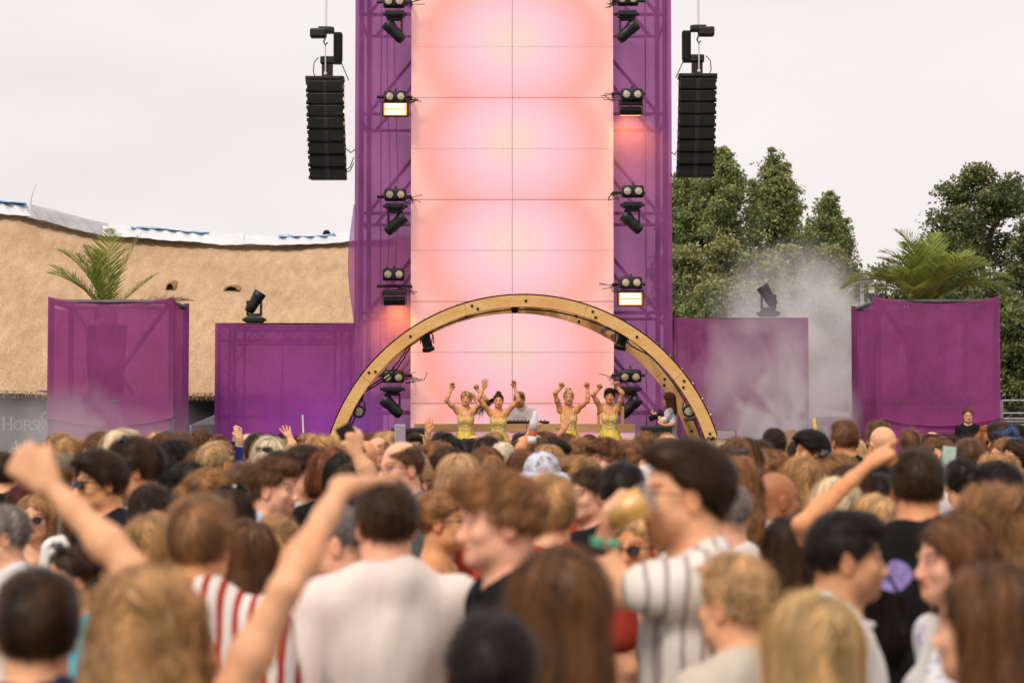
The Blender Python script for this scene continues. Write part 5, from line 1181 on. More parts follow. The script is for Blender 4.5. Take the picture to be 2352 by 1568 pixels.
def hair_mesh(st, seed=0):
    if (st, seed) in HAIR: return HAIR[(st, seed)]
    P, flow, SL, lift, NS, nz_ = hair_def(st); r = np.random.default_rng(100 + seed + sum(map(ord, st)))
    NS = int(NS * (2.6 if flow in ('down', 'wave') else 2.3))
    zlo = -.30 if st in ('long', 'wavy') else (-.16 if st in ('mid', 'pony') else -.04)
    h_ = .0065; ax = (np.arange(-.145, .146, h_, dtype=np.float32), np.arange(-.215, .165, h_, dtype=np.float32), np.arange(zlo, .31, h_, dtype=np.float32))
    F = field(P, ax, .1); X, Y, Z = ax[0][:, None, None], ax[1][None, :, None], ax[2][None, None, :]; ph = r.uniform(0, 6, 6)
    if flow == 'wave': F = F + nz_ * (np.sin(Z * 70 + 4 * np.sin(X * 25 + ph[0]) + ph[1]) * .6 + np.sin(X * 90 + Y * 60 + ph[2]) * .4)
    elif flow == 'down': F = F + nz_ * np.sin(np.arctan2(X, -Y - .02) * 14 + np.sin(Z * 12 + ph[0]) * 1.5) * .7
    else: F = F + nz_ * (np.sin(X * 85 + 2 * np.sin(Y * 40 + ph[0])) * np.sin(Y * 75 + ph[1]) + .6 * np.sin(Z * 110 + X * 50 + ph[2]))
    V, Q = nets(F, ax)
    T = np.repeat((.46 + .14 * np.sin(V[:, 0] * 130 + V[:, 1] * 60 + ph[3]) + r.normal(0, .05, len(V)))[:, None], 3, 1)
    # strands: thin ribbons that run along the surface
    q = V[r.integers(0, len(V), NS)] + r.normal(0, .002, (NS, 3)); n = 7 if flow in ('down', 'wave', 'pony') else 6
    def grad(p):
        e = .004; return np.stack([sampF(F, ax, p + np.eye(3)[d] * e) - sampF(F, ax, p - np.eye(3)[d] * e) for d in range(3)], 1)
    lay = np.abs(r.normal(0, .004, NS))[:, None] + .0008; fly = (r.random(NS) < .15)[:, None]; lay = np.where(fly, lay + r.uniform(.004, .020, (NS, 1)), lay); rnd = r.normal(0, 1, (NS, 3)); part = r.uniform(-.02, .02)
    pts = []; L = SL * r.uniform(.6, 1.25, NS)[:, None]; p = q.copy(); ph2 = r.uniform(0, 6.3, NS)
    for i in range(n):
        g_ = grad(p); g_ /= np.linalg.norm(g_, axis=1)[:, None] + 1e-6
        wsp = p - np.array([[.01, -.05, .24]])
        if flow == 'down' or flow == 'wave':
            d = np.stack([np.sign(p[:, 0] - part) * np.clip((p[:, 2] - .12) * 12, 0, 1.2), -np.clip((p[:, 2] - .16) * 10, 0, .6), -np.ones(NS)], 1)
            if flow == 'wave': d[:, 0] += .9 * np.sin(p[:, 2] * 75 + ph2); d[:, 1] += .5 * np.cos(p[:, 2] * 75 + ph2)
        elif flow == 'back': d = np.stack([p[:, 0] * 2, -np.ones(NS), -.25 - np.clip(.16 - p[:, 2], 0, 1) * 9], 1)
        elif flow == 'fwd': d = np.stack([rnd[:, 0] * .5, np.ones(NS) * .7, -.3 + 0 * ph2], 1) + wsp * 3
        elif flow == 'curl': d = rnd + np.stack([np.cos(ph2 + i * 1.7), np.sin(ph2 + i * 1.7), np.sin(ph2 * 2 + i * 1.7)], 1) * 1.6
        elif flow == 'pony':
            tgt = np.where((p[:, 1] < -.115)[:, None], p + [[0, -.01, -1]], np.array([[0, -.12, .165]])); d = tgt - p
        elif flow == 'bun': tgt = np.where((p[:, 2] > .228)[:, None], p + rnd, np.array([[0, -.045, .245]])); d = tgt - p
        else: d = wsp * np.array([[1, 1, .8]]); d = d / (np.linalg.norm(d, axis=1)[:, None] + 1e-6) + np.array([[0, .35, -.1]])
        d = d / (np.linalg.norm(d, axis=1)[:, None] + 1e-6) + rnd * .16
        d = d - g_ * (d * g_).sum(1)[:, None] * (1 - lift * .3) + g_ * lift * (i / n) * (1.0 if flow not in ('down', 'wave') else .5)
        d /= np.linalg.norm(d, axis=1)[:, None] + 1e-6
        o = p + g_ * lay; pts.append(o); p = p + d * (L / n)
        if lift < .6: s_ = sampF(F, ax, p)[:, None]; p = p - g_ * np.where(s_ < .0005, s_ - .0005, np.clip(s_ - .004 - lift * .02, 0, 1) * .7)
    S_ = np.stack(pts, 1); dd = np.gradient(S_, axis=1); gn_ = grad(q); sd_ = np.cross(dd, gn_[:, None, :]); sd_ /= np.linalg.norm(sd_, axis=2)[:, :, None] + 1e-9
    wd = (.00125 if flow not in ('down', 'wave', 'pony') else .00150) * r.uniform(.6, 1.4, NS)[:, None, None] * np.where(fly, .45, 1.0)[:, :, None] * np.linspace(1, .25, n)[None, :, None]
    SV = np.stack([S_ - sd_ * wd, S_ + sd_ * wd], 2).reshape(-1, 3); b0 = len(V); k = np.arange(NS)[:, None] * (2 * n) + np.arange(n - 1)[None, :] * 2 + b0; k = k.ravel()
    SQ = np.stack([k, k + 1, k + 3, k + 2], 1)
    cl_ = np.sin(q[:, 0] * 70 + ph[4] + 3 * np.sin(q[:, 1] * 38 + ph[5])) * .22 + np.sin(np.arctan2(q[:, 0], -q[:, 1]) * 7 + ph[0]) * .14; tt = np.clip(1.06 + cl_ * 1.5 + r.normal(0, .20, NS), .3, 2.0); ST = np.repeat(np.repeat(tt, 2 * n)[:, None], 3, 1) * np.array([[1, .99, .97]])
    me = npmesh('hair', np.concatenate([V, SV]) + HO, np.concatenate([Q, SQ]), np.concatenate([T, ST]), 'tint'); me.materials.append(M_HAIR)
    HAIR[(st, seed)] = me; return me
_bax = (np.arange(-.10, .101, .006, dtype=np.float32), np.arange(-.06, .15, .006, dtype=np.float32), np.arange(-.04, .12, .006, dtype=np.float32))
_BP = [E((0, .030, .075), (.067, .068, .080)), E((0, .056, .020), (.042, .040, .030), .03), E((0, .105, .052), (.026, .03, .012), .008, 's'), E((0, .11, .10), (.06, .06, .035), .01, 's'), ('pl', 'i', .02, tuple(v3(0, -.5, 1) / 1.118), .034), ('pl', 'i', .01, (0, -1, 0), -.002)]
BEARD = npmesh('beard', nets(field(_BP, _bax), _bax)[0] + HO, nets(field(_BP, _bax), _bax)[1], np.ones((len(nets(field(_BP, _bax), _bax)[0]), 3)) * NR.uniform(.6, 1.2, (len(nets(field(_BP, _bax), _bax)[0]), 1)), 'tint'); BEARD.materials.append(M_HAIR)
def mesh_of(mb, name, mat, smooth=False, shift=True):
    me = bpy.data.meshes.new(name); o = HO if shift else (0, 0, 0)
    me.from_pydata([(v[0] + float(o[0]), v[1] + float(o[1]), v[2] + float(o[2])) for v in mb.V], [], mb.F); me.materials.append(mat)
    if smooth: me.polygons.foreach_set('use_smooth', [True] * len(me.polygons))
    return me
SGLASS = pmat('dark_lens', (0.012, 0.010, 0.012), 0.12, 0.6); CLEAR, cn_, cb_ = newmat('clear_lens')
cb_.inputs['Transmission Weight'].default_value = 1.0; cb_.inputs['Roughness'].default_value = .02; cb_.inputs['IOR'].default_value = 1.02; cb_.inputs['Base Color'].default_value = (.8, .82, .85, 1)
def glasses(dark, M=None, col=BLK):
    M = M or Matrix.Identity(4); f = MB(); l = MB()
    for s in (-1, 1):
        ring = [(s * .034 + .023 * math.cos(t), .103 - .012 * abs(math.cos(t)) * (math.cos(t) * s > 0), .112 + .018 * math.sin(t) * (1.1 if math.sin(t) < 0 else .85)) for t in np.linspace(0, 6.2832, 15)[:-1]]
        l.add([M @ Vector(p) for p in ring], [tuple(range(14))]); l.add([M @ (Vector(p) + Vector((0, .004, 0))) for p in ring], [tuple(range(13, -1, -1))])
        f.path([M @ Vector(p) for p in ring + ring[:1]], .0028 if dark else .0012, 5)
        f.path([M @ Vector(p) for p in ((s * .056, .095, .118), (s * .074, .07, .119), (s * .081, .0, .117), (s * .082, -.03, .105))], .0032 if dark else .0018, 5)
    f.path([M @ Vector(p) for p in ((-.012, .104, .116), (0, .108, .118), (.012, .104, .116))], .003, 5)
    if dark:
        n0 = len(f.F); f.add(l.V, l.F); return mesh_of(f, 'sunglasses', SGLASS)
    return mesh_of(f, 'glasses', col)
SUNG = glasses(True); SPEC = glasses(False, col=DARKST)
SUNH = glasses(True, Matrix.Translation((0, -.030, .105)) @ Matrix.Translation((0, .06, .12)) @ Matrix.Rotation(.75, 4, 'X') @ Matrix.Translation((0, -.06, -.12)))
def dome(rx, ry, rz, cz, z_end, n=20, m=9, cy=-.012):
    return lambda u, v: ((rx * math.sin(math.acos(min(1, max(-1, 1 - (1 - (z_end - cz) / rz) * v)))) * math.cos(u * 6.28319)), cy + ry * math.sin(math.acos(min(1, max(-1, 1 - (1 - (z_end - cz) / rz) * v)))) * math.sin(u * 6.28319), cz + rz * (1 - (1 - (z_end - cz) / rz) * v))
def brim(a0, a1, L, drop, z, rx=.088, ry=.108):
    return lambda u, v: ((rx + L * v) * math.cos(a0 + (a1 - a0) * u), -.012 + (ry + L * v * 1.0) * math.sin(a0 + (a1 - a0) * u), z - drop * v * v)
CAPM = mesh_of(MB().grid(dome(.088, .108, .086, .158, .150), 24, 10).grid(lambda u, v: (.078 * math.cos(u * 3.1416) * (1 - .15 * v), .060 + .03 * math.sin(u * 3.1416) + .075 * v * (.35 + .65 * math.sin(u * 3.1416)), .158 - .018 * v + .012 * math.sin(u * 3.1416)), 12, 4), 'cap', M_CLOTH, True)
CAPB = mesh_of(MB().grid(dome(.088, .108, .086, .158, .140), 24, 10).grid(lambda u, v: (.078 * math.cos(u * 3.1416) * (1 - .15 * v), -.084 - .03 * math.sin(u * 3.1416) - .075 * v * (.35 + .65 * math.sin(u * 3.1416)), .150 - .03 * v), 12, 4), 'cap', M_CLOTH, True)
BUCK = mesh_of(MB().grid(dome(.090, .110, .100, .150, .150), 24, 10).grid(brim(0, 6.28319, .055, .05, .150, .090, .110), 28, 4), 'bucket_hat', M_CLOTH, True)
BEAN = mesh_of(MB().grid(dome(.089, .110, .105, .145, .125), 24, 10), 'beanie', M_CLOTH, True)
BAND = mesh_of(MB().grid(lambda u, v: (.088 * math.cos(u * 3.1416), .018 - .02 * v, .150 + .098 * math.sin(u * 3.1416)), 18, 2), 'headband', M_CLOTH, True)
CLIP = mesh_of(MB().box((0, -.112, .175), (.09, .02, .03), ch=.008), 'hair_clip', BLK)

COLL = {k_: mesh_of(MB().path([(a_ * math.cos(t), .006 + a_ * 1.02 * math.sin(t), 1.474 - .016 * math.sin(t)) for t in np.linspace(0, 6.2832, 25)], .009, 6), 'collar', M_CLOTH, True, False) for k_, a_ in (('m', .074), ('f', .080))}
HC = dict(black=(.020, .013, .010), dark=(.062, .029, .014), brown=(.195, .086, .036), light=(.36, .172, .068), dblond=(.56, .31, .132), blond=(.82, .52, .245), plat=(.84, .68, .47), ginger=(.50, .19, .06), grey=(.33, .28, .25), auburn=(.24, .082, .032))
HCN = dict(black='black', dark='dark brown', brown='brown', light='light brown', dblond='dark blond', blond='blond', plat='pale blond', ginger='ginger', grey='grey', auburn='auburn')
SK = dict(fair=(.87, .45, .25), tan=(.77, .355, .16), pink=(.89, .46, .30), brown=(.44, .185, .08), olive=(.66, .325, .17))
TC = dict(white=(.84, .80, .77), cream=(.84, .76, .68), black=(.014, .013, .014), navy=(.025, .035, .075), grey=(.22, .21, .21), green=(.06, .12, .07), red=(.42, .05, .03), blue=(.05, .16, .45), turquoise=(.12, .48, .55), lightblue=(.48, .58, .68), pinkish=(.62, .36, .38), beige=(.68, .58, .48), maroon=(.13, .02, .035), lilac=(.45, .36, .62), olive=(.15, .15, .07))
DENIM = (.06, .08, .13)
PEOPLE = []
def child(name, me, parent, mat=None, col=None):
    o = bpy.data.objects.new(name, me); COL.objects.link(o); o.parent = parent
    if mat is not None:
        if not me.materials: me.materials.append(mat)
        o.material_slots[0].link = 'OBJECT'; o.material_slots[0].material = mat
    if col is not None: o.color = (*col, 1)
    return o
def jit(c, r, a=.12): k = 1 + r.uniform(-a, a); return tuple(min(1, x * k * (1 + r.uniform(-a * .3, a * .3))) for x in c)
EXTRA = {'sun': ('sunglasses', SUNG, None), 'sunhead': ('sunglasses', SUNH, None), 'glasses': ('glasses', SPEC, None), 'clip': ('hair_clip', CLIP, None)}
def person(x, y, Y, rz, body, hair, hcol, skin, top, tcol, label, extras=(), base=0.0, seed=None, lean=(0, 0), group='festival crowd', trous=DENIM, tmat=None, hgt=None):
    """x, y: picture position of the crown; Y: depth; rz 0 = back to the camera, 90 faces picture-left, 180 faces the camera"""
    r = random.Random(seed if seed is not None else int(x * 31 + y * 7)); p = at(x, y, Y)
    h = (p.z - base) if hgt is None else hgt; sc = (h - (.025 if hair not in ('', 'buzz') else .005)) / 1.75
    B = BODY[body]; o = bpy.data.objects.new('person', B['me']); COL.objects.link(o)
    # the head sits a little in front of the base: keep the crown on its mark
    o.location = (p.x, Y, base); o.rotation_euler = (lean[0], lean[1], math.radians(rz)); o.scale = (sc,) * 3; o.color = (*jit(SK[skin], r, .08), 1)
    if lean != (0, 0):
        off = o.rotation_euler.to_matrix() @ Vector((0, 0, 1.75 * sc)); o.location = (p.x - off.x, Y - off.y, base)
    tag(o, label, 'person', group)
    if hair: 
        hm = child('hair', hair_mesh(hair, 0), o, None, jit(HC[hcol], r)); hm.scale = (r.choice((-1, 1)) * r.uniform(.98, 1.02), 1, 1)
        ho = B['ho']; hm.location = (ho[0], B['lean'] + ho[1], ho[2])
    if top:
        me = top_mesh(body, top); child('shirt' if top != 'leotard' else 'leotard', me, o, tmat or M_CLOTH, jit(TC.get(tcol, (.5, .5, .5)), r, .08))
    if top in ('tee', 'loose') and Y < 12:
        q = child('collar', COLL['f' if B['fem'] else 'm'], o.children[-1], tmat or M_CLOTH, tuple(x_ * .93 for x_ in o.children[-1].color[:3])); q.location = (0, B['lean'], 0)
    child('trousers', TROUSERS, o, M_CLOTH, trous)
    for e_ in extras:
        if isinstance(e_, str) and e_ in EXTRA: q = child(EXTRA[e_][0], EXTRA[e_][1], o)
        elif e_ == 'beard': q = child('beard', BEARD, o, None, jit(HC[hcol if hcol != 'plat' else 'brown'], r))
        else: q = child(e_[0], e_[1], o, e_[3] if len(e_) > 3 else M_CLOTH, e_[2])
        q.location = (B['ho'][0], B['lean'] + B['ho'][1], B['ho'][2])
    PEOPLE.append((x, y, Y, sc))
    return o
def local(px, py, Yd, x, y, Y, rz, base=0.0, hgt=None, pad=.025):
    """a picture point at depth Yd expressed in a person's own reference frame"""
    p = at(x, y, Y); h = (p.z - base) if hgt is None else hgt; sc = (h - pad) / 1.75
    w = at(px, py, Yd) - Vector((p.x, Y, base)); a = -math.radians(rz)
    return (float((w.x * math.cos(a) - w.y * math.sin(a)) / sc), float((w.x * math.sin(a) + w.y * math.cos(a)) / sc), float(w.z / sc))
def ldir(dx, dy, dz, rz):
    a = -math.radians(rz); return (dx * math.cos(a) - dy * math.sin(a), dx * math.sin(a) + dy * math.cos(a), dz)
body_mesh('man', False); body_mesh('man_stubble', False, beardy=True); body_mesh('woman', True)
# ------------------------------------------------------------------ performers
GOLD, gn2, gb2 = newmat('gold_sequin_cloth')
gsf = noisef(gn2, 160, 3, lo=.35, hi=.65); gn2.links.new(mixc(gn2, gsf, (.70, .40, .05), (.98, .76, .24)), gb2.inputs['Base Color']); gb2.inputs['Roughness'].default_value = .35; gb2.inputs['Metallic'].default_value = .05; bump(gn2, gb2, gsf, .6, .006)
FRING = pmat('yellow_fringe', (.95, .68, .11), .6, .2, 0, 30, .2, vscale=(1, 1, .2)); PEARL = pmat('pearl_bead', (.85, .78, .66), .25, .6)
def dancer(label, x, y, arms_px, hair, hcol, skin, seed, ponytail=None, dY=0.0, rz=180):
    Y = 30.0 + dY; A = {}
    for s, (e, w, pose) in zip((1, -1), arms_px):     # local +x is picture-left for someone facing us
        le = local(e[0], e[1], Y - .12, x, y, Y, rz, STG, pad=.02); lw = local(w[0], w[1], Y - .10, x, y, Y, rz, STG, pad=.02)
        A[s] = dict(e=le, w=lw, d=(-s * .15, .25, 1), n=(0, 1, -.2) if pose != 'fist' else (0, 1, 0), pose=pose, **{'raise': True})
    key = 'dancer%d' % seed; body_mesh(key, True, A, handfine=.0075)
    o = person(x, y, Y, rz, key, hair, hcol, skin, None, None, label, base=STG, seed=seed, group='dancers on the stage', trous=SK['fair'])
    for c in list(o.children):
        if c.name.startswith('trousers'): bpy.data.objects.remove(c)
    B = BODY[key]; lm = top_mesh(key, 'leotard'); lo_ = child('leotard', lm, o, GOLD)
    st = MB()
    for s in (-1, 1): st.path([(s * .068, .088, 1.30), (s * .078, .075, 1.40), (s * .085, .02, 1.462), (s * .082, -.05, 1.45), (s * .07, -.10, 1.36)], .011, 6)
    child('straps', mesh_of(st, 'straps', GOLD, True, False), lo_)
    r = random.Random(seed); fr = MB()
    for k in range(420):
        a = r.uniform(0, 6.283); z0 = r.uniform(.98, 1.10); L = r.uniform(.14, .24); rx, ry = .150 + .16 * (1.10 - z0), .112 + .12 * (1.10 - z0); fl = r.uniform(.03, .13); da = r.uniform(-.10, .10); w_ = .007
        P = [Vector(((rx + fl * t * t) * math.cos(a + da * t), (ry + fl * t * t) * math.sin(a + da * t), z0 - L * t + .01 * math.sin(t * 3))) for t in (0, .5, 1)]; T_ = Vector((-math.sin(a), math.cos(a), 0)) * w_
        fr.add([P[0] - T_, P[0] + T_, P[1] + T_, P[1] - T_, P[2] + T_ * .5, P[2] - T_ * .5], [(0, 1, 2, 3), (3, 2, 4, 5)])
    q = child('fringe_skirt', mesh_of(fr, 'fringe_skirt', FRING, False, False), lo_); q['kind'] = 'stuff'
    bd_ = MB()
    def bead(xx, zz, rad=.0055):
        yy = .018 + .094 * math.sqrt(max(0, 1 - (xx / .148) ** 2)) * (1.0 if zz > 1.2 else .93) + (.045 if 1.21 < zz < 1.32 else .012 * (zz > 1.1)) * max(0, 1 - abs(abs(xx) - .06) / .08)
        bd_.add([(xx + rad, yy, zz), (xx - rad, yy, zz), (xx, yy + rad, zz), (xx, yy - rad, zz), (xx, yy, zz + rad), (xx, yy, zz - rad)], [(0, 2, 4), (2, 1, 4), (1, 3, 4), (3, 0, 4), (2, 0, 5), (1, 2, 5), (3, 1, 5), (0, 3, 5)])
    for row in range(4):
        for i in range(30):
            u = i / 29 * 2 - 1; bead(u * (.115 - .012 * row), 1.30 - .062 * row - .05 * (1 - u * u))
    for i in range(26): u = i / 25 * 2 - 1; bead(u * .10, 1.345 - .05 * (1 - u * u))
    for s in (-1, 1):
        for i in range(24): bead(s * (.095 - .03 * math.sin(i / 23 * 3.14)), 1.28 - .32 * i / 23)
    q = child('beading', mesh_of(bd_, 'beading', PEARL, False, False), lo_); q['kind'] = 'stuff'
    if ponytail:
        pm_ = MB(); r = random.Random(seed)
        for k in range(46):
            pts = []; o_ = Vector((r.uniform(-.014, .014), r.uniform(-.014, .014), r.uniform(-.014, .014)))
            for i, p in enumerate(ponytail): pts.append(Vector(p) + o_ * (1 + i * .9) + Vector((0, 0, r.uniform(-.006, .006) * i)))
            pm_.path(pts, .0062, 4, .002)
        me = mesh_of(pm_, 'ponytail', M_HAIR, True); a_ = me.color_attributes.new('tint', 'FLOAT_COLOR', 'POINT'); a_.data.foreach_set('color', [1.0] * (4 * len(me.vertices)))
        child('ponytail', me, o, None, HC[hcol])
    return o
dancer('dancer in gold fringed leotard, blond swinging hair, leftmost of the four', 1070, 896, (((1024, 918), (1037, 893), 'hold'), ((1117, 915), (1096, 894), 'fist')), 'crop', 'blond', 'fair', 1, [(0, -.10, .19), (-.05, -.12, .20), (-.10, -.10, .17), (-.12, -.08, .10), (-.14, -.06, .06)])
dancer('dancer in gold fringed leotard, dark bun and long braid, second from left', 1145, 901, (((1099, 915), (1111, 890), 'open'), ((1191, 918), (1182, 888), 'hold')), 'bun', 'dark', 'tan', 2, [(.02, -.10, .18), (.10, -.10, .13), (.17, -.06, .08), (.22, -.03, .01), (.30, .0, -.03), (.33, .02, -.10)], dY=-.3)
dancer('dancer in gold fringed leotard, blond hair pulled tight, second from right', 1306, 893, (((1274, 902), (1288, 890), 'fist'), ((1350, 920), (1350, 890), 'fist')), 'bun', 'blond', 'tan', 3)
dancer('dancer in gold fringed leotard, dark hair flying out, rightmost of the four', 1400, 890, (((1361, 905), (1375, 893), 'fist'), ((1430, 903), (1418, 888), 'fist')), 'short', 'dark', 'tan', 4, [(-.02, -.10, .20), (-.10, -.14, .21), (-.18, -.13, .19), (-.27, -.12, .16), (-.36, -.10, .10)])
# DJ leaning on the desk
dj = dict(x=1193, y=914, Y=31.5, rz=180)
A = {}
for s, e, w in ((1, (1172, 965), (1180, 969)), (-1, (1226, 965), (1207, 969))):
    A[s] = dict(e=local(e[0], e[1], 31.35, 1193, 914, 31.5, 180, STG, hgt=1.70), w=local(w[0], w[1], 31.12, 1193, 914, 31.5, 180, STG, hgt=1.70), d=(-s * .5, 1, -.3), n=(0, .2, -1), pose='hold')
dj_drop = (1.70 - (at(1193, 914, 31.5).z - STG)) / (1.70 / 1.75)
body_mesh('dj', False, A, lean=.10, ho=(0, .05, -.035), beardy=True, handfine=.009)
person(1193, 914, 31.5, 180, 'dj', 'short', 'dblond', 'tan', 'loose', 'white', 'DJ in white T-shirt leaning over the pine desk between the dancers', base=STG - .04, group='people on the stage', hgt=1.70, trous=(.02, .02, .02))
# photographer
A = {-1: dict(e=local(1522, 968, 30.0, 1538, 899, 30.4, 72, STG), w=local(1512, 955, 30.1, 1538, 899, 30.4, 72, STG), d=ldir(-1, .1, .3, 72), n=ldir(0, .3, 1, 72), pose='hold'),
     1: dict(e=local(1545, 975, 30.1, 1538, 899, 30.4, 72, STG), w=local(1528, 977, 30.0, 1538, 899, 30.4, 72, STG), d=ldir(-1, 0, .2, 72), n=ldir(0, .3, 1, 72), pose='hold')}
body_mesh('photographer', True, A, handfine=.009)
person(1538, 899, 30.4, 72, 'photographer', 'long', 'brown', 'fair', 'loose', 'white', 'photographer with long brown hair and white printed shirt, under the arch right side', base=STG, group='people on the stage', tmat=MATS['shirt_print'], trous=(.02, .02, .02))
cm = thing('photo_camera', 'black camera with long lens in the hands of the photographer', 'camera', at(1514, 953, 30.1)); cm.rotation_euler = (0, -.35, .2)
MB().box((.03, 0, .0), (.07, .13, .10), ch=.012).box((.03, 0, .06), (.06, .05, .04), ch=.01).build('camera_body', BLK, cm)
MB().lathe([(.005, 0), (.036, 0), (.038, .08), (.042, .085), (.042, .16), (.036, .162), (.005, .155)], 16, Matrix.Rotation(-math.pi / 2, 4, 'Y')).build('lens', BLKM, cm, True)
# steward by the right planter
A = None
person(2223, 935, 30.6, 172, 'woman', 'pony', 'brown', 'fair', 'tee', 'black', 'steward with glasses and ponytail in black shirt, before the right planter', extras=('glasses',), base=.72, group='people on the stage', trous=(.02, .02, .02))
sb_ = thing('steward_step', 'black step box under the steward, hidden by the crowd', 'step box', (AX(2223, 30.6), 30.6, 0)); MB().box((0, 0, .36), (.6, .5, .72), ch=.01).build('box', BLKM, sb_)

# ------------------------------------------------------------------ crowd members read off the photograph
def reach(key, x, y, Y, rz, fem, arm, side, wd, pose, nrm=None, dE=0, dW=0, beardy=False, ts=1, hf=.0065):
    """body with one arm bent to two picture points (elbow, wrist)"""
    A = {side: dict(e=local(*arm[0], Y + dE, x, y, Y, rz), w=local(*arm[1], Y + dW, x, y, Y, rz), d=ldir(*wd, rz), n=ldir(*(nrm or (0, 1, 0)), rz), pose=pose, ts=ts, **{'raise': True})}
    body_mesh(key, fem, A, handfine=hf, beardy=beardy); return key
cap = lambda c, me=CAPM, m=M_CLOTH: (('cap' if me in (CAPM, CAPB) else ('beanie' if me is BEAN else 'bucket_hat')), me, TC.get(c, c) if isinstance(c, str) else c, m)
# -- near rows, out of focus
person(86, 1300, 3.9, 12, 'man', 'short', 'dark', 'fair', 'tee', 'navy', 'dark-haired head, big and blurred in the bottom left corner')
WX, WYc, WD = 338, 1286, 3.75
A = {-1: dict(S=(-.06, -.03, 1.40), e=local(296, 1300, WD + .10, WX, WYc, WD, 0), w=local(112, 1112, WD + .15, WX, WYc, WD, 0), d=(-.62, 0, .55), n=(-.3, 1, .2), pose='fist', **{'raise': True}),
     1: dict(e=local(655, 1352, WD - .02, WX, WYc, WD, 0), w=local(786, 1118, WD + .12, WX, WYc, WD, 0), d=(.42, .85, .12), n=(.2, .2, -1), pose='open', **{'raise': True})}
body_mesh('both_up', True, A, handfine=.0042)
person(WX, WYc, WD, 0, 'both_up', 'wavy', 'dblond', 'fair', 'tank', 'cream', 'woman with wavy dark blond hair, both bare arms raised, bottom left')
person(458, 1133, 5.4, -8, 'man', 'short', 'light', 'tan', 'loose', 'white', 'light-brown-haired man in red and white striped shirt, back turned', tmat=MATS['red_stripe'])
person(440, 1395, 5.0, 0, 'woman', '', 'brown', 'tan', 'tee', 'grey', 'person in black and white leaf-print top, below the red striped shirt', tmat=MATS['leaf_print'], hgt=1.42)
person(352, 1168, 6.4, 0, 'woman', 'long', 'dblond', 'fair', 'tee', 'grey', 'woman with long straight ash hair behind the raised fist arm')
person(888, 1088, 5.5, 14, 'man', 'crop', 'dark', 'pink', 'loose', 'cream', 'broad man with short dark hair in a plain cream T-shirt, back turned')
person(782, 1158, 6.0, 88, 'man', 'buzz', 'grey', 'pink', 'tee', 'cream', 'man with cropped grey hair and striped collar, behind the cream T-shirt', tmat=MATS['grey_stripe'])
person(1012, 1116, 7.6, -102, 'woman', 'lowbun', 'light', 'tan', 'tank', 'navy', 'tanned woman in black sunglasses facing right, hair tied back', extras=('sun',))
person(1160, 1072, 5.1, 102, 'man', 'mop', 'light', 'pink', 'tee', 'black', 'young man with curly light brown fringe facing left, picture centre')
person(1262, 1085, 6.6, 5, 'man', 'short', 'dblond', 'fair', 'tee', 'red', 'dark blond short hair right behind the curly-fringed young man')
person(1280, 1238, 3.75, 24, 'woman', 'long', 'brown', 'pink', 'tee', 'white', 'woman with long straight brown hair at bottom centre, white top')
person(1128, 1386, 3.3, 8, 'man', 'crop', 'black', 'tan', 'tee', 'cream', 'black-haired head at the bottom edge, in front of the long brown hair')
k = reach('drinker', 1582, 1003, 5.05, 96, False, ((1408, 1362), (1388, 1250)), -1, (.12, .0, 1), 'hold', (1, 0, .1), -.10, -.10, beardy=True, ts=-1)
person(1582, 1003, 5.05, 96, k, 'swept', 'dark', 'fair', 'tee', 'white', 'tall man with glasses and swept dark hair drinking beer, facing left', extras=('glasses',), tmat=MATS['side_stripe'])
person(1778, 1083, 8.3, -74, 'man_stubble', '', 'dark', 'brown', 'loose', 'beige', 'bald man with glasses in a beige shirt, facing right', extras=('glasses',))
person(1932, 1163, 5.2, -92, 'man_stubble', 'fade', 'black', 'olive', 'tee', 'white', 'man with black faded haircut in white T-shirt, profile facing right')
person(1695, 1268, 4.8, 48, 'man', 'curly', 'blond', 'fair', 'tee', 'beige', 'curly blond head turned left at the bottom, right of centre')
person(1868, 1342, 3.7, 2, 'woman', 'long', 'blond', 'fair', 'tee', 'white', 'woman with long straight blond hair at the bottom, right of centre')
person(2107, 1018, 6.6, 0, 'man', 'crop', 'dark', 'tan', 'tee', 'black', 'tall dark-haired man in black T-shirt, back turned, right side')
k = reach('pointer', 1822, 1175, 6.3, 10, True, ((1842, 1205), (2000, 1062)), 1, (.75, .3, .42), 'point', (0, .3, -1), -.1, .2)
person(1822, 1175, 6.3, 10, k, 'mid', 'dark', 'tan', 'tank', 'black', 'person with dark hair stretching an arm to point right, behind the faded haircut')
person(2195, 1172, 5.3, 104, 'woman', 'mid', 'brown', 'pink', 'tee', 'white', 'pale woman with brown hair facing left, blue-printed white top', tmat=MATS['blue_print'])
person(2275, 1278, 3.75, 58, 'woman', 'long', 'brown', 'pink', 'tee', 'white', 'woman with long brown hair at the bottom right corner, face half turned')
person(2282, 1098, 5.8, 22, 'woman', 'wavy', 'light', 'fair', 'tee', 'beige', 'woman with messy light brown hair at the right edge, above the pale face')
person(2000, 1330, 5.9, 0, 'woman', 'mid', 'black', 'fair', 'tee', 'black', 'person in black top between the two white T-shirts, lower right', hgt=1.50)
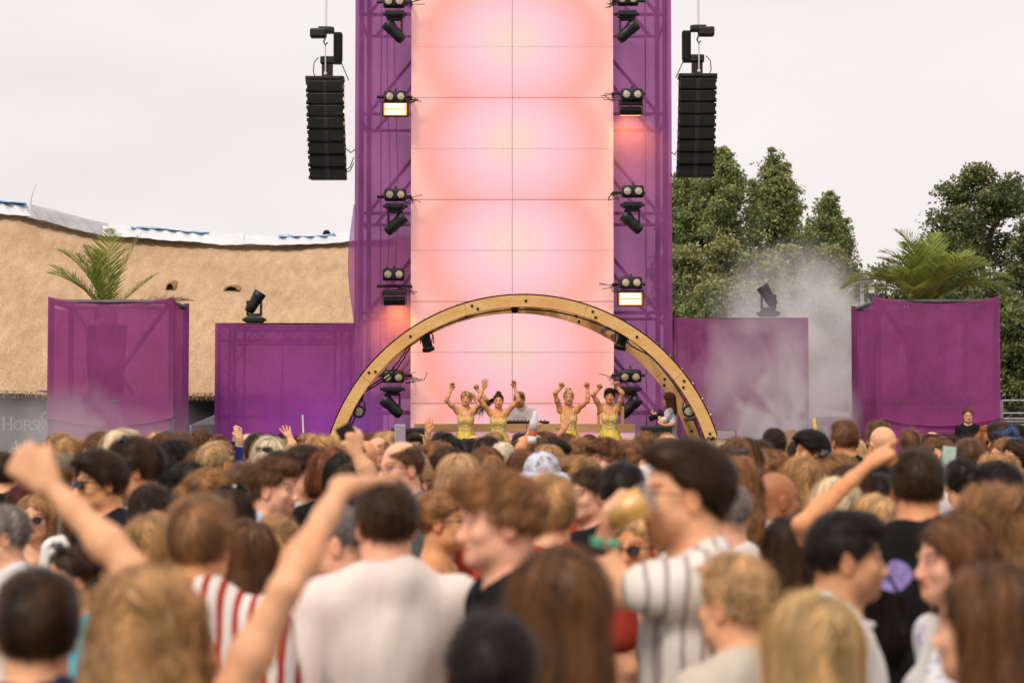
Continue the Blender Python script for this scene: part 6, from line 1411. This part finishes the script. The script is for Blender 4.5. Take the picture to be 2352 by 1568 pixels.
# -- left middle
person(12, 1150, 7.4, 112, 'man', 'crop', 'grey', 'pink', 'tee', 'white', 'grey-haired man cut by the left edge, facing left')
person(84, 1128, 9.6, 178, 'woman', 'long', 'dblond', 'pink', 'tank', 'white', 'smiling woman in dark sunglasses facing the camera, far left', extras=('sun',))
person(52, 1106, 10.5, 0, 'man', 'crop', 'dark', 'fair', 'tee', 'grey', 'head in a maroon beanie behind the smiling woman, far left', extras=(cap('maroon', BEAN),))
person(8, 1033, 11.5, 20, 'man', 'crop', 'dark', 'fair', 'tee', 'black', 'dark short hair and ear cut by the left edge, beside the raised fist')
person(170, 1243, 6.6, 125, 'woman', 'lowbun', 'dark', 'fair', 'tee', 'turquoise', 'woman in turquoise with dark bun and sunglasses on her head, below the fist arm', extras=('sunhead',))
person(135, 1032, 11.0, 10, 'man', 'crop', 'light', 'fair', 'tee', 'grey', 'head in a grey-green cap, far left', extras=(cap((.20, .20, .15)),))
person(98, 1018, 12.5, 0, 'woman', 'bob', 'ginger', 'fair', 'tee', 'cream', 'ginger bob just right of the raised fist, under the banner')
person(238, 1031, 8.4, 122, 'man', 'short', 'dark', 'tan', 'tee', 'black', 'dark-haired man in sunglasses and black shirt, looking left', extras=('sun',))
person(322, 1002, 8.9, 94, 'man', 'short', 'dark', 'tan', 'tee', 'white', 'dark-haired man with sunglasses pushed up and white collar, profile left', extras=('sunhead',))
person(390, 1012, 12.6, -12, 'man', 'curly', 'black', 'brown', 'tee', 'navy', 'tight black curls under the right edge of the left planter')
person(368, 1043, 10.5, -5, 'man', 'curly', 'black', 'tan', 'tee', 'black', 'big loose black curls right of the white collar')
person(463, 1030, 12.2, 172, 'woman', 'long', 'brown', 'tan', 'tank', 'white', 'woman in green-black sunglasses facing the camera, below the gazebo', extras=('sun',))
person(463, 984, 23.0, -82, 'woman', 'long', 'brown', 'fair', 'tee', 'blue', 'woman with long brown hair and blue top in profile, before the gazebo')
person(298, 1072, 9.5, 0, 'woman', 'mid', 'grey', 'fair', 'tee', 'beige', 'streaky grey-blond hair below the white collar man')
person(345, 1103, 7.5, 0, 'man', 'crop', 'dark', 'fair', 'tee', 'black', 'head in a black cap worn backwards, left of centre', extras=(cap('black', CAPB),))
person(238, 1112, 8.8, 0, 'woman', 'pony', 'dblond', 'fair', 'tee', 'cream', 'dark blond ponytail between the raised fist arm and the black cap')
person(200, 1092, 9.2, 15, 'woman', 'mid', 'brown', 'fair', 'tee', 'white', 'brown hair over a white top, just right of the raised fist')
person(185, 1045, 12.5, 70, 'man', 'balding', 'brown', 'fair', 'tee', 'grey', 'brown-haired balding head with ear showing, left of the black sunglasses man')
person(478, 1068, 8.6, -70, 'woman', 'lowbun', 'light', 'fair', 'tee', 'white', 'woman with light brown hair pinned low, turned slightly right')
person(432, 1055, 10.2, -20, 'woman', 'mid', 'black', 'tan', 'tee', 'black', 'black mid-length hair left of the pinned light brown hair')
person(522, 1116, 7.4, -10, 'woman', 'mid', 'dark', 'fair', 'tee', 'white', 'dark hair with sunglasses on top, right of the black cap', extras=('sunhead',))
person(560, 1058, 9.0, -12, 'man', 'buzz', 'brown', 'tan', 'loose', 'white', 'buzzed brown head above a white patterned shirt', tmat=MATS['shirt_print'])
person(622, 1050, 8.7, -102, 'man_stubble', 'curly', 'brown', 'pink', 'tee', 'lightblue', 'man with curly brown hair and stubble facing right, light blue shirt')
person(570, 1183, 6.2, -8, 'woman', 'long', 'brown', 'fair', 'tee', 'black', 'woman with long brown hair right of the red striped shirt')
person(636, 1172, 7.0, 0, 'woman', 'pony', 'dblond', 'fair', 'tee', 'cream', 'dark blond tied hair just left of the bent pale arm')
person(622, 998, 11.5, -15, 'woman', 'long', 'plat', 'fair', 'tee', 'cream', 'pale blond hair with a black clip below the long low box', extras=('clip', 'sunhead'))
person(690, 1021, 10.3, -112, 'man', 'short', 'dark', 'pink', 'tee', 'cream', 'dark-haired man with glasses looking right, below the slim pole', extras=('glasses',))
person(758, 1024, 10.0, -28, 'woman', 'bob', 'auburn', 'tan', 'tee', 'black', 'auburn bob with ear showing, below the left arch foot')
person(798, 1034, 9.5, 0, 'woman', 'mid', 'black', 'fair', 'tee', 'black', 'black hair right of the auburn bob, phone raised above')
person(838, 1010, 12.5, -10, 'man', '', 'brown', 'tan', 'tee', 'white', 'bald head of a man below the left arch leg')
person(640, 1030, 11.2, 0, 'man', 'crop', 'black', 'tan', 'tee', 'black', 'cropped black hair between the pale blond and the glasses man')
person(925, 1002, 9.2, 128, 'man', 'balding', 'brown', 'pink', 'tee', 'grey', 'tall bearded man with glasses and high forehead, looking up left', extras=('glasses', 'beard'))
# -- centre
person(1055, 1038, 9.6, -15, 'woman', 'bob', 'blond', 'fair', 'tee', 'red', 'blond bob with a white headband, below the second dancer', extras=(('headband', BAND, TC['white']),))
person(1245, 1033, 9.8, 10, 'man', 'crop', 'brown', 'fair', 'tee', 'black', 'head in a pale floral bucket hat, centre', extras=(('bucket_hat', BUCK, (1, 1, 1), MATS['floral']),))
person(1012, 1012, 14.0, 96, 'man', 'short', 'light', 'pink', 'tee', 'grey', 'ruddy short-haired man in profile under the raised open hand')
person(1040, 1003, 16.0, 10, 'man', 'short', 'black', 'tan', 'tee', 'black', 'black hair under the first dancer')
person(1075, 1008, 17.0, 0, 'man', 'short', 'black', 'tan', 'tee', 'navy', 'black hair under the gap between the first two dancers', extras=('sunhead',))
person(1030, 1022, 11.8, -30, 'woman', 'mid', 'dark', 'tan', 'tee', 'black', 'dark hair with an earring behind the blond bob')
person(1150, 1006, 19.0, 0, 'man', 'crop', 'brown', 'fair', 'tee', 'white', 'cropped brown head under the braided dancer')
person(1155, 1012, 14.5, 0, 'man', 'crop', 'plat', 'fair', 'tee', 'white', 'head in a pale cream cap under the DJ', extras=(cap((.62, .54, .44)),))
person(1115, 1022, 13.0, 95, 'woman', 'mid', 'brown', 'fair', 'tee', 'cream', 'brown hair turned left, between blond bob and cream cap')
person(1120, 1040, 11.0, 20, 'woman', 'mid', 'light', 'fair', 'tee', 'grey', 'light brown hair right above the curly-fringed young man')
person(1205, 1028, 12.2, 0, 'woman', 'mid', 'brown', 'fair', 'tee', 'black', 'brown hair left of the floral bucket hat')
person(1268, 1010, 13.5, -105, 'man_stubble', 'short', 'black', 'tan', 'tee', 'black', 'black-haired man facing right behind the floral bucket hat')
person(1258, 1018, 12.8, 20, 'woman', 'bob', 'dblond', 'fair', 'tee', 'cream', 'dark blond bob peeking over the floral bucket hat')
person(1330, 1003, 14.0, 0, 'man', 'mop', 'light', 'fair', 'tee', 'green', 'light brown mop of hair under the third dancer')
person(1302, 996, 17.5, 0, 'man', 'curly', 'brown', 'fair', 'tee', 'navy', 'brown curls under the raised hand with a watch')
person(1396, 1002, 11.8, 125, 'man', 'mop', 'brown', 'pink', 'tee', 'cream', 'man with swept brown hair looking down left, under the fourth dancer')
person(1440, 1008, 14.0, -20, 'man', 'mop', 'light', 'fair', 'tee', 'beige', 'tousled light brown hair right of the swept brown hair')
person(1338, 1044, 10.8, 105, 'man', 'short', 'dblond', 'pink', 'tee', 'green', 'dark blond short hair above the raised green wristband')
person(1358, 1066, 9.0, 125, 'man', 'crop', 'dark', 'pink', 'tee', 'red', 'dark cropped head facing left, left of the black hair')
person(1432, 1060, 8.2, 10, 'man', 'short', 'black', 'tan', 'tee', 'black', 'black short hair left of the drinking man')
person(1465, 1170, 6.9, 150, 'woman', 'lowbun', 'blond', 'tan', 'tank', 'beige', 'blond woman with sunglasses below the raised beer cup', extras=('sun',))
person(1482, 992, 15.5, -10, 'man', 'curly', 'light', 'fair', 'tee', 'cream', 'light brown braided-looking hair before the right monitor speaker')
# -- right middle
person(1655, 1005, 13.2, 55, 'man', 'crop', 'light', 'fair', 'tee', 'white', 'head in a beige cap with sunglasses on the brim', extras=(cap((.62, .52, .40)), 'sunhead'))
person(1700, 1000, 10.2, -10, 'woman', 'mid', 'brown', 'fair', 'tee', 'black', 'brown hair with a black clip right of the drinking man', extras=('clip',))
person(1682, 1040, 7.8, -8, 'woman', 'wavy', 'light', 'fair', 'tee', 'grey', 'long light brown waves right behind the drinking man')
person(1668, 1105, 6.8, 20, 'man', 'buzz', 'grey', 'pink', 'tee', 'white', 'ruddy neck and cropped grey head behind the drinking man')
person(1745, 1010, 13.0, 0, 'man', 'short', 'dark', 'fair', 'tee', 'black', 'dark short hair right of the brown hair with the clip')
person(1778, 985, 16.5, -5, 'man', 'curly', 'dark', 'fair', 'tee', 'grey', 'dark tousled head before the smoky low box')
person(1748, 1030, 10.8, -100, 'man', 'mop', 'light', 'pink', 'tee', 'beige', 'light brown quiff facing right above the bald man')
person(1840, 1043, 9.6, 5, 'woman', 'long', 'dblond', 'fair', 'tee', 'black', 'long dark blond hair right of the bald man')
person(1868, 986, 13.6, 98, 'man_stubble', 'short', 'black', 'tan', 'tee', 'navy', 'black-haired man in profile left, below the yellow arrow card')
person(1838, 1012, 14.0, 0, 'man', 'curly', 'dark', 'fair', 'tee', 'black', 'dark curls left of the black-haired profile')
person(1942, 962, 14.0, 14, 'man', 'fade', 'brown', 'tan', 'tee', 'black', 'very tall man with brown faded hair before the toilet trailer')
person(2020, 963, 15.5, 8, 'man', 'fade', 'brown', 'tan', 'tee', 'red', 'brown head behind the bald man, at the edge of the right planter')
person(2028, 978, 13.6, 18, 'man', '', 'brown', 'fair', 'tee', 'black', 'bald man with sunglasses before the right planter edge', extras=('sun',))
person(1925, 1036, 9.8, 98, 'woman', 'mid', 'light', 'fair', 'tee', 'white', 'light brown hair with sunglasses on top, face turned left', extras=('sunhead',))
person(1955, 1062, 9.0, 0, 'woman', 'mid', 'dark', 'fair', 'tee', 'black', 'dark mid-length hair under the pointing arm')
person(1920, 1090, 8.0, 10, 'woman', 'long', 'plat', 'fair', 'tee', 'cream', 'pale blond hair under the pointing arm, left part')
person(2015, 1128, 7.6, 0, 'woman', 'long', 'blond', 'fair', 'tee', 'cream', 'long blond hair under the pointing hand')
person(2020, 1080, 9.8, 0, 'man', 'crop', 'black', 'fair', 'tee', 'white', 'white top and dark head between pointing hand and the tall black T-shirt')
person(1960, 1005, 14.8, 0, 'woman', 'bob', 'blond', 'fair', 'tee', 'navy', 'blond bob before the left edge of the right planter')
person(2090, 985, 19.0, 0, 'man', 'short', 'brown', 'fair', 'tee', 'grey', 'brown short head before the right planter, left part')
person(2140, 985, 17.0, -20, 'man', 'balding', 'dark', 'fair', 'tee', 'black', 'thinning dark hair before the right planter, middle')
person(2178, 998, 14.0, 165, 'man', 'curly', 'dark', 'fair', 'tee', 'grey', 'dark curly man facing the camera, below the steward')
person(2225, 1004, 11.0, 12, 'man', 'buzz', 'brown', 'tan', 'tee', 'white', 'buzzed brown head with white collar, below the steward')
person(2212, 1045, 9.8, 5, 'woman', 'lowbun', 'black', 'fair', 'tee', 'grey', 'black pinned hair below the buzzed head')
person(2155, 1000, 13.0, 170, 'woman', 'mid', 'brown', 'fair', 'tee', 'black', 'brown hair parted at the side, above the phone screen')
person(2305, 968, 15.5, 40, 'man_stubble', 'short', 'dark', 'tan', 'tee', 'black', 'man in blue and white cap worn backwards, by the mesh fence', extras=(cap('blue', CAPB), 'sun'))
person(2305, 1002, 14.5, 130, 'woman', 'long', 'light', 'fair', 'tee', 'cream', 'light-brown-haired woman with closed eyes below the blue cap')
person(2340, 1003, 13.0, 120, 'woman', 'mid', 'dark', 'tan', 'tee', 'black', 'dark-haired woman in sunglasses at the right edge, below the cap', extras=('sun',))
person(2335, 975, 18.5, 0, 'man', 'curly', 'black', 'tan', 'tee', 'black', 'black curls at the right edge behind the blue cap')
person(2262, 985, 18.0, 0, 'woman', 'bun', 'ginger', 'fair', 'tee', 'cream', 'ginger bun right of the steward')
person(2290, 1035, 10.6, 0, 'woman', 'wavy', 'dblond', 'fair', 'tee', 'beige', 'frizzy dark blond hair at right, below the closed-eyed woman')
person(2300, 1058, 9.4, 60, 'man', 'short', 'black', 'tan', 'tee', 'white', 'black hair and ear at the right edge, white collar')
# -- raised hands further back
k = reach('hand_up_a', 990, 1018, 25.0, 0, True, ((983, 1010), (985, 993)), -1, (-.05, 0, 1), 'open', (0, 1, 0), -.1, -.15)
person(990, 1018, 25.0, 0, k, 'mid', 'brown', 'tan', 'tee', 'white', 'person with brown hair raising an open hand beside the left monitor')
k = reach('hand_up_b', 1276, 1014, 24.0, 0, False, ((1288, 1004), (1295, 985)), 1, (.35, 0, 1), 'open', (0, 1, 0), -.1, -.15)
person(1276, 1014, 24.0, 0, k, 'short', 'black', 'tan', 'tee', 'grey', 'black-haired person raising a hand with a watch under the third dancer')
k = reach('bottle_up', 1190, 1012, 14.6, 0, False, ((1196, 1034), (1212, 1008)), 1, (.3, 0, 1), 'hold', (1, .2, 0), -.1, -.1)
person(1190, 1012, 14.6, 0, k, 'short', 'dark', 'tan', 'tee', 'black', 'dark-haired person holding up a pink bottle, below the DJ')
k = reach('phone_up', 812, 1055, 9.0, -15, True, ((845, 1085), (818, 1043)), 1, (-.1, 0, 1), 'hold', (-.4, 1, 0), -.2, -.2)
person(812, 1055, 9.0, -15, k, 'mid', 'dark', 'fair', 'tee', 'black', 'dark-haired person lifting a black phone in front of the arch foot')
k = reach('phone_far', 546, 1003, 21.5, -8, False, ((552, 1018), (549, 1006)), 1, (-.1, 0, 1), 'hold', (-.4, 1, 0), -.25, -.3)
person(546, 1003, 21.5, -8, k, 'crop', 'black', 'fair', 'tee', 'black', 'black-haired person filming with a phone below the long low box')
k = reach('clapper', 655, 1000, 22.0, 0, False, ((672, 1022), (668, 1012)), 1, (-.4, 0, .9), 'open', (0, 1, 0), -.2, -.2)
person(655, 1000, 22.0, 0, k, 'curly', 'brown', 'fair', 'tee', 'black', 'brown curls with a hand held up beside, below the slim pole')
# ------------------------------------------------------------------ the rest of the crowd, fitted into the gaps
HAND_N = len(PEOPLE); RW, RH, RS = 588, 392, 4.0
zb_ = np.full((RH, RW), 99.0, np.float32); hid = np.full((RH, RW), -1, np.int32); harea = []
def ell(x, y, w, h):
    x0, x1 = int(max(0, x - w)), int(min(RW, x + w + 1)); y0, y1 = int(max(0, y - h)), int(min(RH, y + h + 1))
    if x1 <= x0 or y1 <= y0: return None
    yy, xx = np.mgrid[y0:y1, x0:x1]; return y0, y1, x0, x1, (((xx - x) / w) ** 2 + ((yy - y) / h) ** 2) <= 1
def stamp(x, y, Y, sc, i):
    s = FPX / Y / RS * sc; hx, hy = x / RS, y / RS
    e_ = ell(hx, hy + .125 * s, .092 * s + .5, .135 * s + .5)
    if e_: y0, y1, x0, x1, m = e_; z = zb_[y0:y1, x0:x1]; k = m & (Y < z); z[k] = Y; hid[y0:y1, x0:x1][k] = i
    y0 = int(hy + .29 * s); x0, x1 = int(max(0, hx - .19 * s)), int(min(RW, hx + .19 * s))
    if y0 < RH and x1 > x0: y0 = max(0, y0); z = zb_[y0:, x0:x1]; k = Y < z; z[k] = Y; hid[y0:, x0:x1][k] = -1
for i, (x, y, Y, sc) in enumerate(PEOPLE):
    if Y < 29: stamp(x, y, Y, sc, i)
KEEP = [(at(x, y, Y).x, Y) for x, y, Y, sc in PEOPLE]
ANCH = [(108, 'below the dark banner'), (190, "below left planter's left end"), (290, "below left planter's middle"), (432, "below left planter's right end"), (493, 'below the gazebo gap'), (590, "below long low box's left part"), (690, "below the long low box"), (760, 'left of the left arch foot'), (860, 'right of the left arch foot'), (945, 'below the left tower strip'), (1040, "below the desk's left end"), (1130, "below first two dancers"), (1230, 'below the DJ'), (1330, 'below the third dancer'), (1430, 'below the fourth dancer'), (1520, 'below the right monitor speaker'), (1600, 'left of the right arch foot'), (1690, 'right of the right arch foot'), (1790, "below the smoky low box"), (1870, "below smoky box's right end"), (1960, 'below the toilet trailer'), (2070, "below right planter's left part"), (2180, "below right planter's middle"), (2300, 'below the steward'), (9999, 'below the mesh fence')]
STN = dict(short='short', crop='cropped', curly='curly', mop='tousled', long='long', wavy='wavy', bob='bobbed', pony='ponytailed', lowbun='pinned-up', mid='shoulder-length', fade='faded', balding='thinning', buzz='buzzed', bun='top-knotted')
USED = set(); r = random.Random(2024); nf = 0; tries = 0
while nf < 150 and tries < 16000:
    tries += 1
    Y = 10.8 + (28.3 - 10.8) * r.random() ** .9; hx = r.uniform(-.27, .27) * Y; fem = r.random() < .5
    h = min(1.93, max(1.56, r.gauss(1.71 if fem else 1.82, .065)))
    x = 1176 + hx / Y * FPX; y = HORI - (h - CH) / Y * FPX
    if not (-20 < x < 2372) or y > 1130 or (x < 118 and y < 1045): continue
    if any((hx - a) ** 2 + (Y - b_) ** 2 < .36 ** 2 for a, b_ in KEEP): continue
    sc = (h - .025) / 1.75; s = FPX / Y / RS * sc; e_ = ell(x / RS, y / RS + .125 * s, .092 * s + .5, .135 * s + .5)
    if not e_: continue
    y0, y1, x0, x1, m = e_; z = zb_[y0:y1, x0:x1]; ids = hid[y0:y1, x0:x1]; vis = m & (z > Y); na = max(1, m.sum())
    if vis.sum() / na < .22 or vis.sum() < 6: continue
    bad = False
    for q in np.unique(ids[vis]):
        if q < 0: continue
        X_, Yq, = PEOPLE[q][0], PEOPLE[q][2]
        tot = math.pi * .092 * .135 * (FPX / Yq / RS) ** 2
        if (ids[vis] == q).sum() / tot > (.14 if q < HAND_N else .5): bad = True
    if bad: continue
    where = [n_ for lim, n_ in ANCH if x < lim][0]; band = 'near row' if Y < 11 else ('middle row' if Y < 17 else ('far row' if Y < 23 else 'farthest row'))
    for _ in range(40):
        st = r.choice(['long', 'mid', 'wavy', 'bob', 'pony', 'lowbun', 'long', 'mid'] if fem else ['short', 'crop', 'curly', 'mop', 'fade', 'short', 'crop', 'buzz', 'balding']); hc = r.choices(['black', 'dark', 'brown', 'light', 'dblond', 'blond', 'auburn', 'plat'], [6, 13, 20, 22, 20, 13, 3, 4])[0]
        tcn = r.choice(['white', 'black', 'cream', 'grey', 'navy', 'beige', 'black', 'white', 'green', 'red', 'lightblue']); rz = r.choice([0, 0, 12, -12, 25, -25, 85, -85, 95, -95, 110, -110, 125, 165, -160, 140, 60, -60])
        face = 'back turned' if abs(rz) < 40 else (('facing left' if rz > 0 else 'facing right') if abs(rz) < 100 else 'facing us')
        lb = f'person, {STN[st]} {HCN[hc]} hair, {face}, {band} {where}'
        if (st, hc, band, where) not in USED: break
    USED.add((st, hc, band, where))
    person(x, y, Y, rz, 'woman' if fem else r.choice(['man', 'man_stubble']), st, hc, r.choice(['fair', 'tan', 'pink', 'fair', 'olive', 'tan']), r.choice(['tee', 'tee', 'tank'] if fem else ['tee', 'loose']), tcn, lb, extras=(r.choice([('sunhead',), ('sun',)]) if r.random() < .16 else ()), seed=nf + 500, lean=(r.uniform(-.04, .04), r.uniform(-.05, .05)), trous=r.choice([DENIM, (.02, .02, .022), (.25, .2, .15)]))
    stamp(x, y, Y, sc, len(PEOPLE) - 1); KEEP.append((hx, Y)); nf += 1

# ------------------------------------------------------------------ things held up in the crowd
def phone(label, x, y, Y, rx, ry, rz, case=BLK, scr=None):
    t = thing('mobile_phone', label, 'phone', at(x, y, Y), group='phones held up'); t.rotation_euler = (rx, ry, rz)
    MB().box((0, 0, 0), (.076, .009, .156), ch=.004).build('phone_body', case, t)
    MB().box((0, -.0052, 0), (.068, .001, .146)).build('screen', scr or BLK, t)
    MB().box((.018, .006, .055), (.028, .003, .03), ch=.001).build('camera_bump', BLKM, t)
SCR = pmat('phone_screen', (.1, .1, .1), .2, .5, emit=(.22, .14, .15), estr=.8); SCB = pmat('bright_screen', (.1, .1, .1), .2, .5, 0, 30, .6, emit=(.30, .36, .28), estr=.8); PBL = pmat('pale_blue_case', (.42, .50, .70), .4, .4)
phone('black phone lifted in front of the left arch foot', 806, 1012, 8.8, .1, -.5, .1)
phone('small phone filming below the long low purple box', 543, 997, 21.2, 0, .1, -.2, GREYP, SCR)
phone('pale blue phone with lit screen before the left monitor speaker', 919, 999, 14.5, 0, 0, 0, PBL, SCR)
phone('sideways phone held up right of the arch', 1668, 998, 16.0, 0, 1.57, 0, BLK, SCR)
phone('phone with bright green screen between two heads, right side', 2178, 1058, 10.0, 0, .1, 0, BLK, SCB)
PINKL = pmat('pink_drink', (.75, .22, .10), .15, .5); 
bt = thing('drink_bottle', 'slim bottle of pink drink held up below the DJ', 'bottle', at(1222, 1008, 14.4)); bt.rotation_euler = (0, .12, 0)
MB().lathe([(.005, -.06), (.030, -.06), (.031, .10), (.026, .13), (.013, .16), (.013, .20), (.004, .20)], 16).build('bottle_body', PINKL, bt, True); MB().lathe([(.032, -.035), (.032, .02)], 16).lathe([(.0315, .06), (.032, .13), (.016, .165), (.015, .205), (.003, .207)], 16).build('label_sleeve', WHITE, bt, True)
BEER = pmat('beer', (.92, .46, .04), .15, .5)
CUPM, cun, cub = newmat('clear_plastic'); cun.nodes.remove(cub); out = [q for q in cun.nodes if q.type == 'OUTPUT_MATERIAL'][0]
ct = mnode(cun, 'ShaderNodeBsdfTransparent'); cg = mnode(cun, 'ShaderNodeBsdfGlossy'); cg.inputs['Roughness'].default_value = .45; cx_ = mnode(cun, 'ShaderNodeMixShader'); cx_.inputs[0].default_value = .16
cun.links.new(ct.outputs[0], cx_.inputs[1]); cun.links.new(cg.outputs[0], cx_.inputs[2]); cun.links.new(cx_.outputs[0], out.inputs[0])
bc = thing('beer_cup', 'clear plastic beer cup tipped to the mouth of the tall man', 'cup', at(1442, 1170, 4.93)); bc.rotation_euler = (0, 1.05, 0)
MB().lathe([(.004, -.055), (.032, -.055), (.042, .075), (.040, .075), (.031, -.050), (.004, -.050)], 20).build('cup_wall', CUPM, bc, True); MB().lathe([(.004, -.048), (.030, -.048), (.0395, .045), (.004, .050)], 20).build('beer_fill', BEER, bc, True)
wb = thing('wristband', 'green and white festival wristband on the arm holding the beer cup', 'wristband', at(1388, 1246, 4.95)); wb.rotation_euler = (0, .12, 0)
GRN = pmat('green_band', (.10, .42, .26), .7, .2, 0, 40, .5)
MB().lathe([(.036, -.012), (.037, .012), (.034, .012), (.033, -.012)], 18).build('cloth_band', GRN, wb, True); MB().lathe([(.037, -.030), (.038, -.016), (.035, -.016), (.034, -.030)], 18).build('black_band', BLKM, wb, True)
ya = thing('arrow_card', 'yellow paper arrow on a stick held above the crowd', 'arrow sign', at(1872, 985, 20)); YEL = pmat('yellow_card', (.88, .62, .10), .7, .2)
k = 20 / FPX
MB().prism([(-5 * k, 27 * k), (2 * k, 25 * k), (2 * k, 8 * k), (6 * k, 9 * k), (1 * k, -6 * k), (-6 * k, 6 * k), (-3 * k, 7 * k)], -.003, .003).build('card', YEL, ya); MB().tube((0, .01, 8 * k), (0, .01, -.5), .006, n=6).build('stick', PINE, ya)
cc = thing('cardboard_sign', 'plain brown cardboard sheet sticking out of the crowd', 'cardboard', at(1812, 1010, 17)); cc.rotation_euler = (0, -.25, .2)
MB().box((0, 0, -.05), (.15, .008, .26)).build('sheet', CARD, cc)
bs = thing('blue_flag', 'dark blue folded sign held up below the long low box', 'sign', at(568, 1044, 14)); bs.rotation_euler = (.3, .12, 0)
MB().box((0, 0, 0), (.17, .012, .12)).build('board', pmat('blue_board', (.02, .04, .22), .5, .3), bs); MB().box((0, -.008, .058), (.17, .004, .006)).build('edge_strip', WHITE, bs)
wing = thing('wing_bag', 'lilac butterfly wing ornament before the black T-shirt, right side', 'wings', at(2052, 1332, 5.6)); WNG = pmat('lilac_wing', (.34, .26, .62), .35, .4, 0, 22, .5)
k = 5.6 / FPX
MB().prism([(math.cos(t) * (34 + 14 * math.cos(2 * t - 1.2)) * k, math.sin(t) * (36 + 12 * math.sin(t + .6)) * k) for t in np.linspace(0, 6.2832, 28)[:-1]], -.004, .004).build('wing', WNG, wing)
MB().path([(-.03, -.006, .03), (0, -.008, -.01), (.02, -.006, -.05)], .004, 5).build('vein', BLKM, wing)
cig = thing('paper_cone', 'white paper stick held near the bottom right corner', 'paper', at(2125, 1500, 4.4)); cig.rotation_euler = (0, .25, 0); MB().box((0, 0, 0), (.022, .012, .17), ch=.004).build('paper_roll', WHITE, cig)
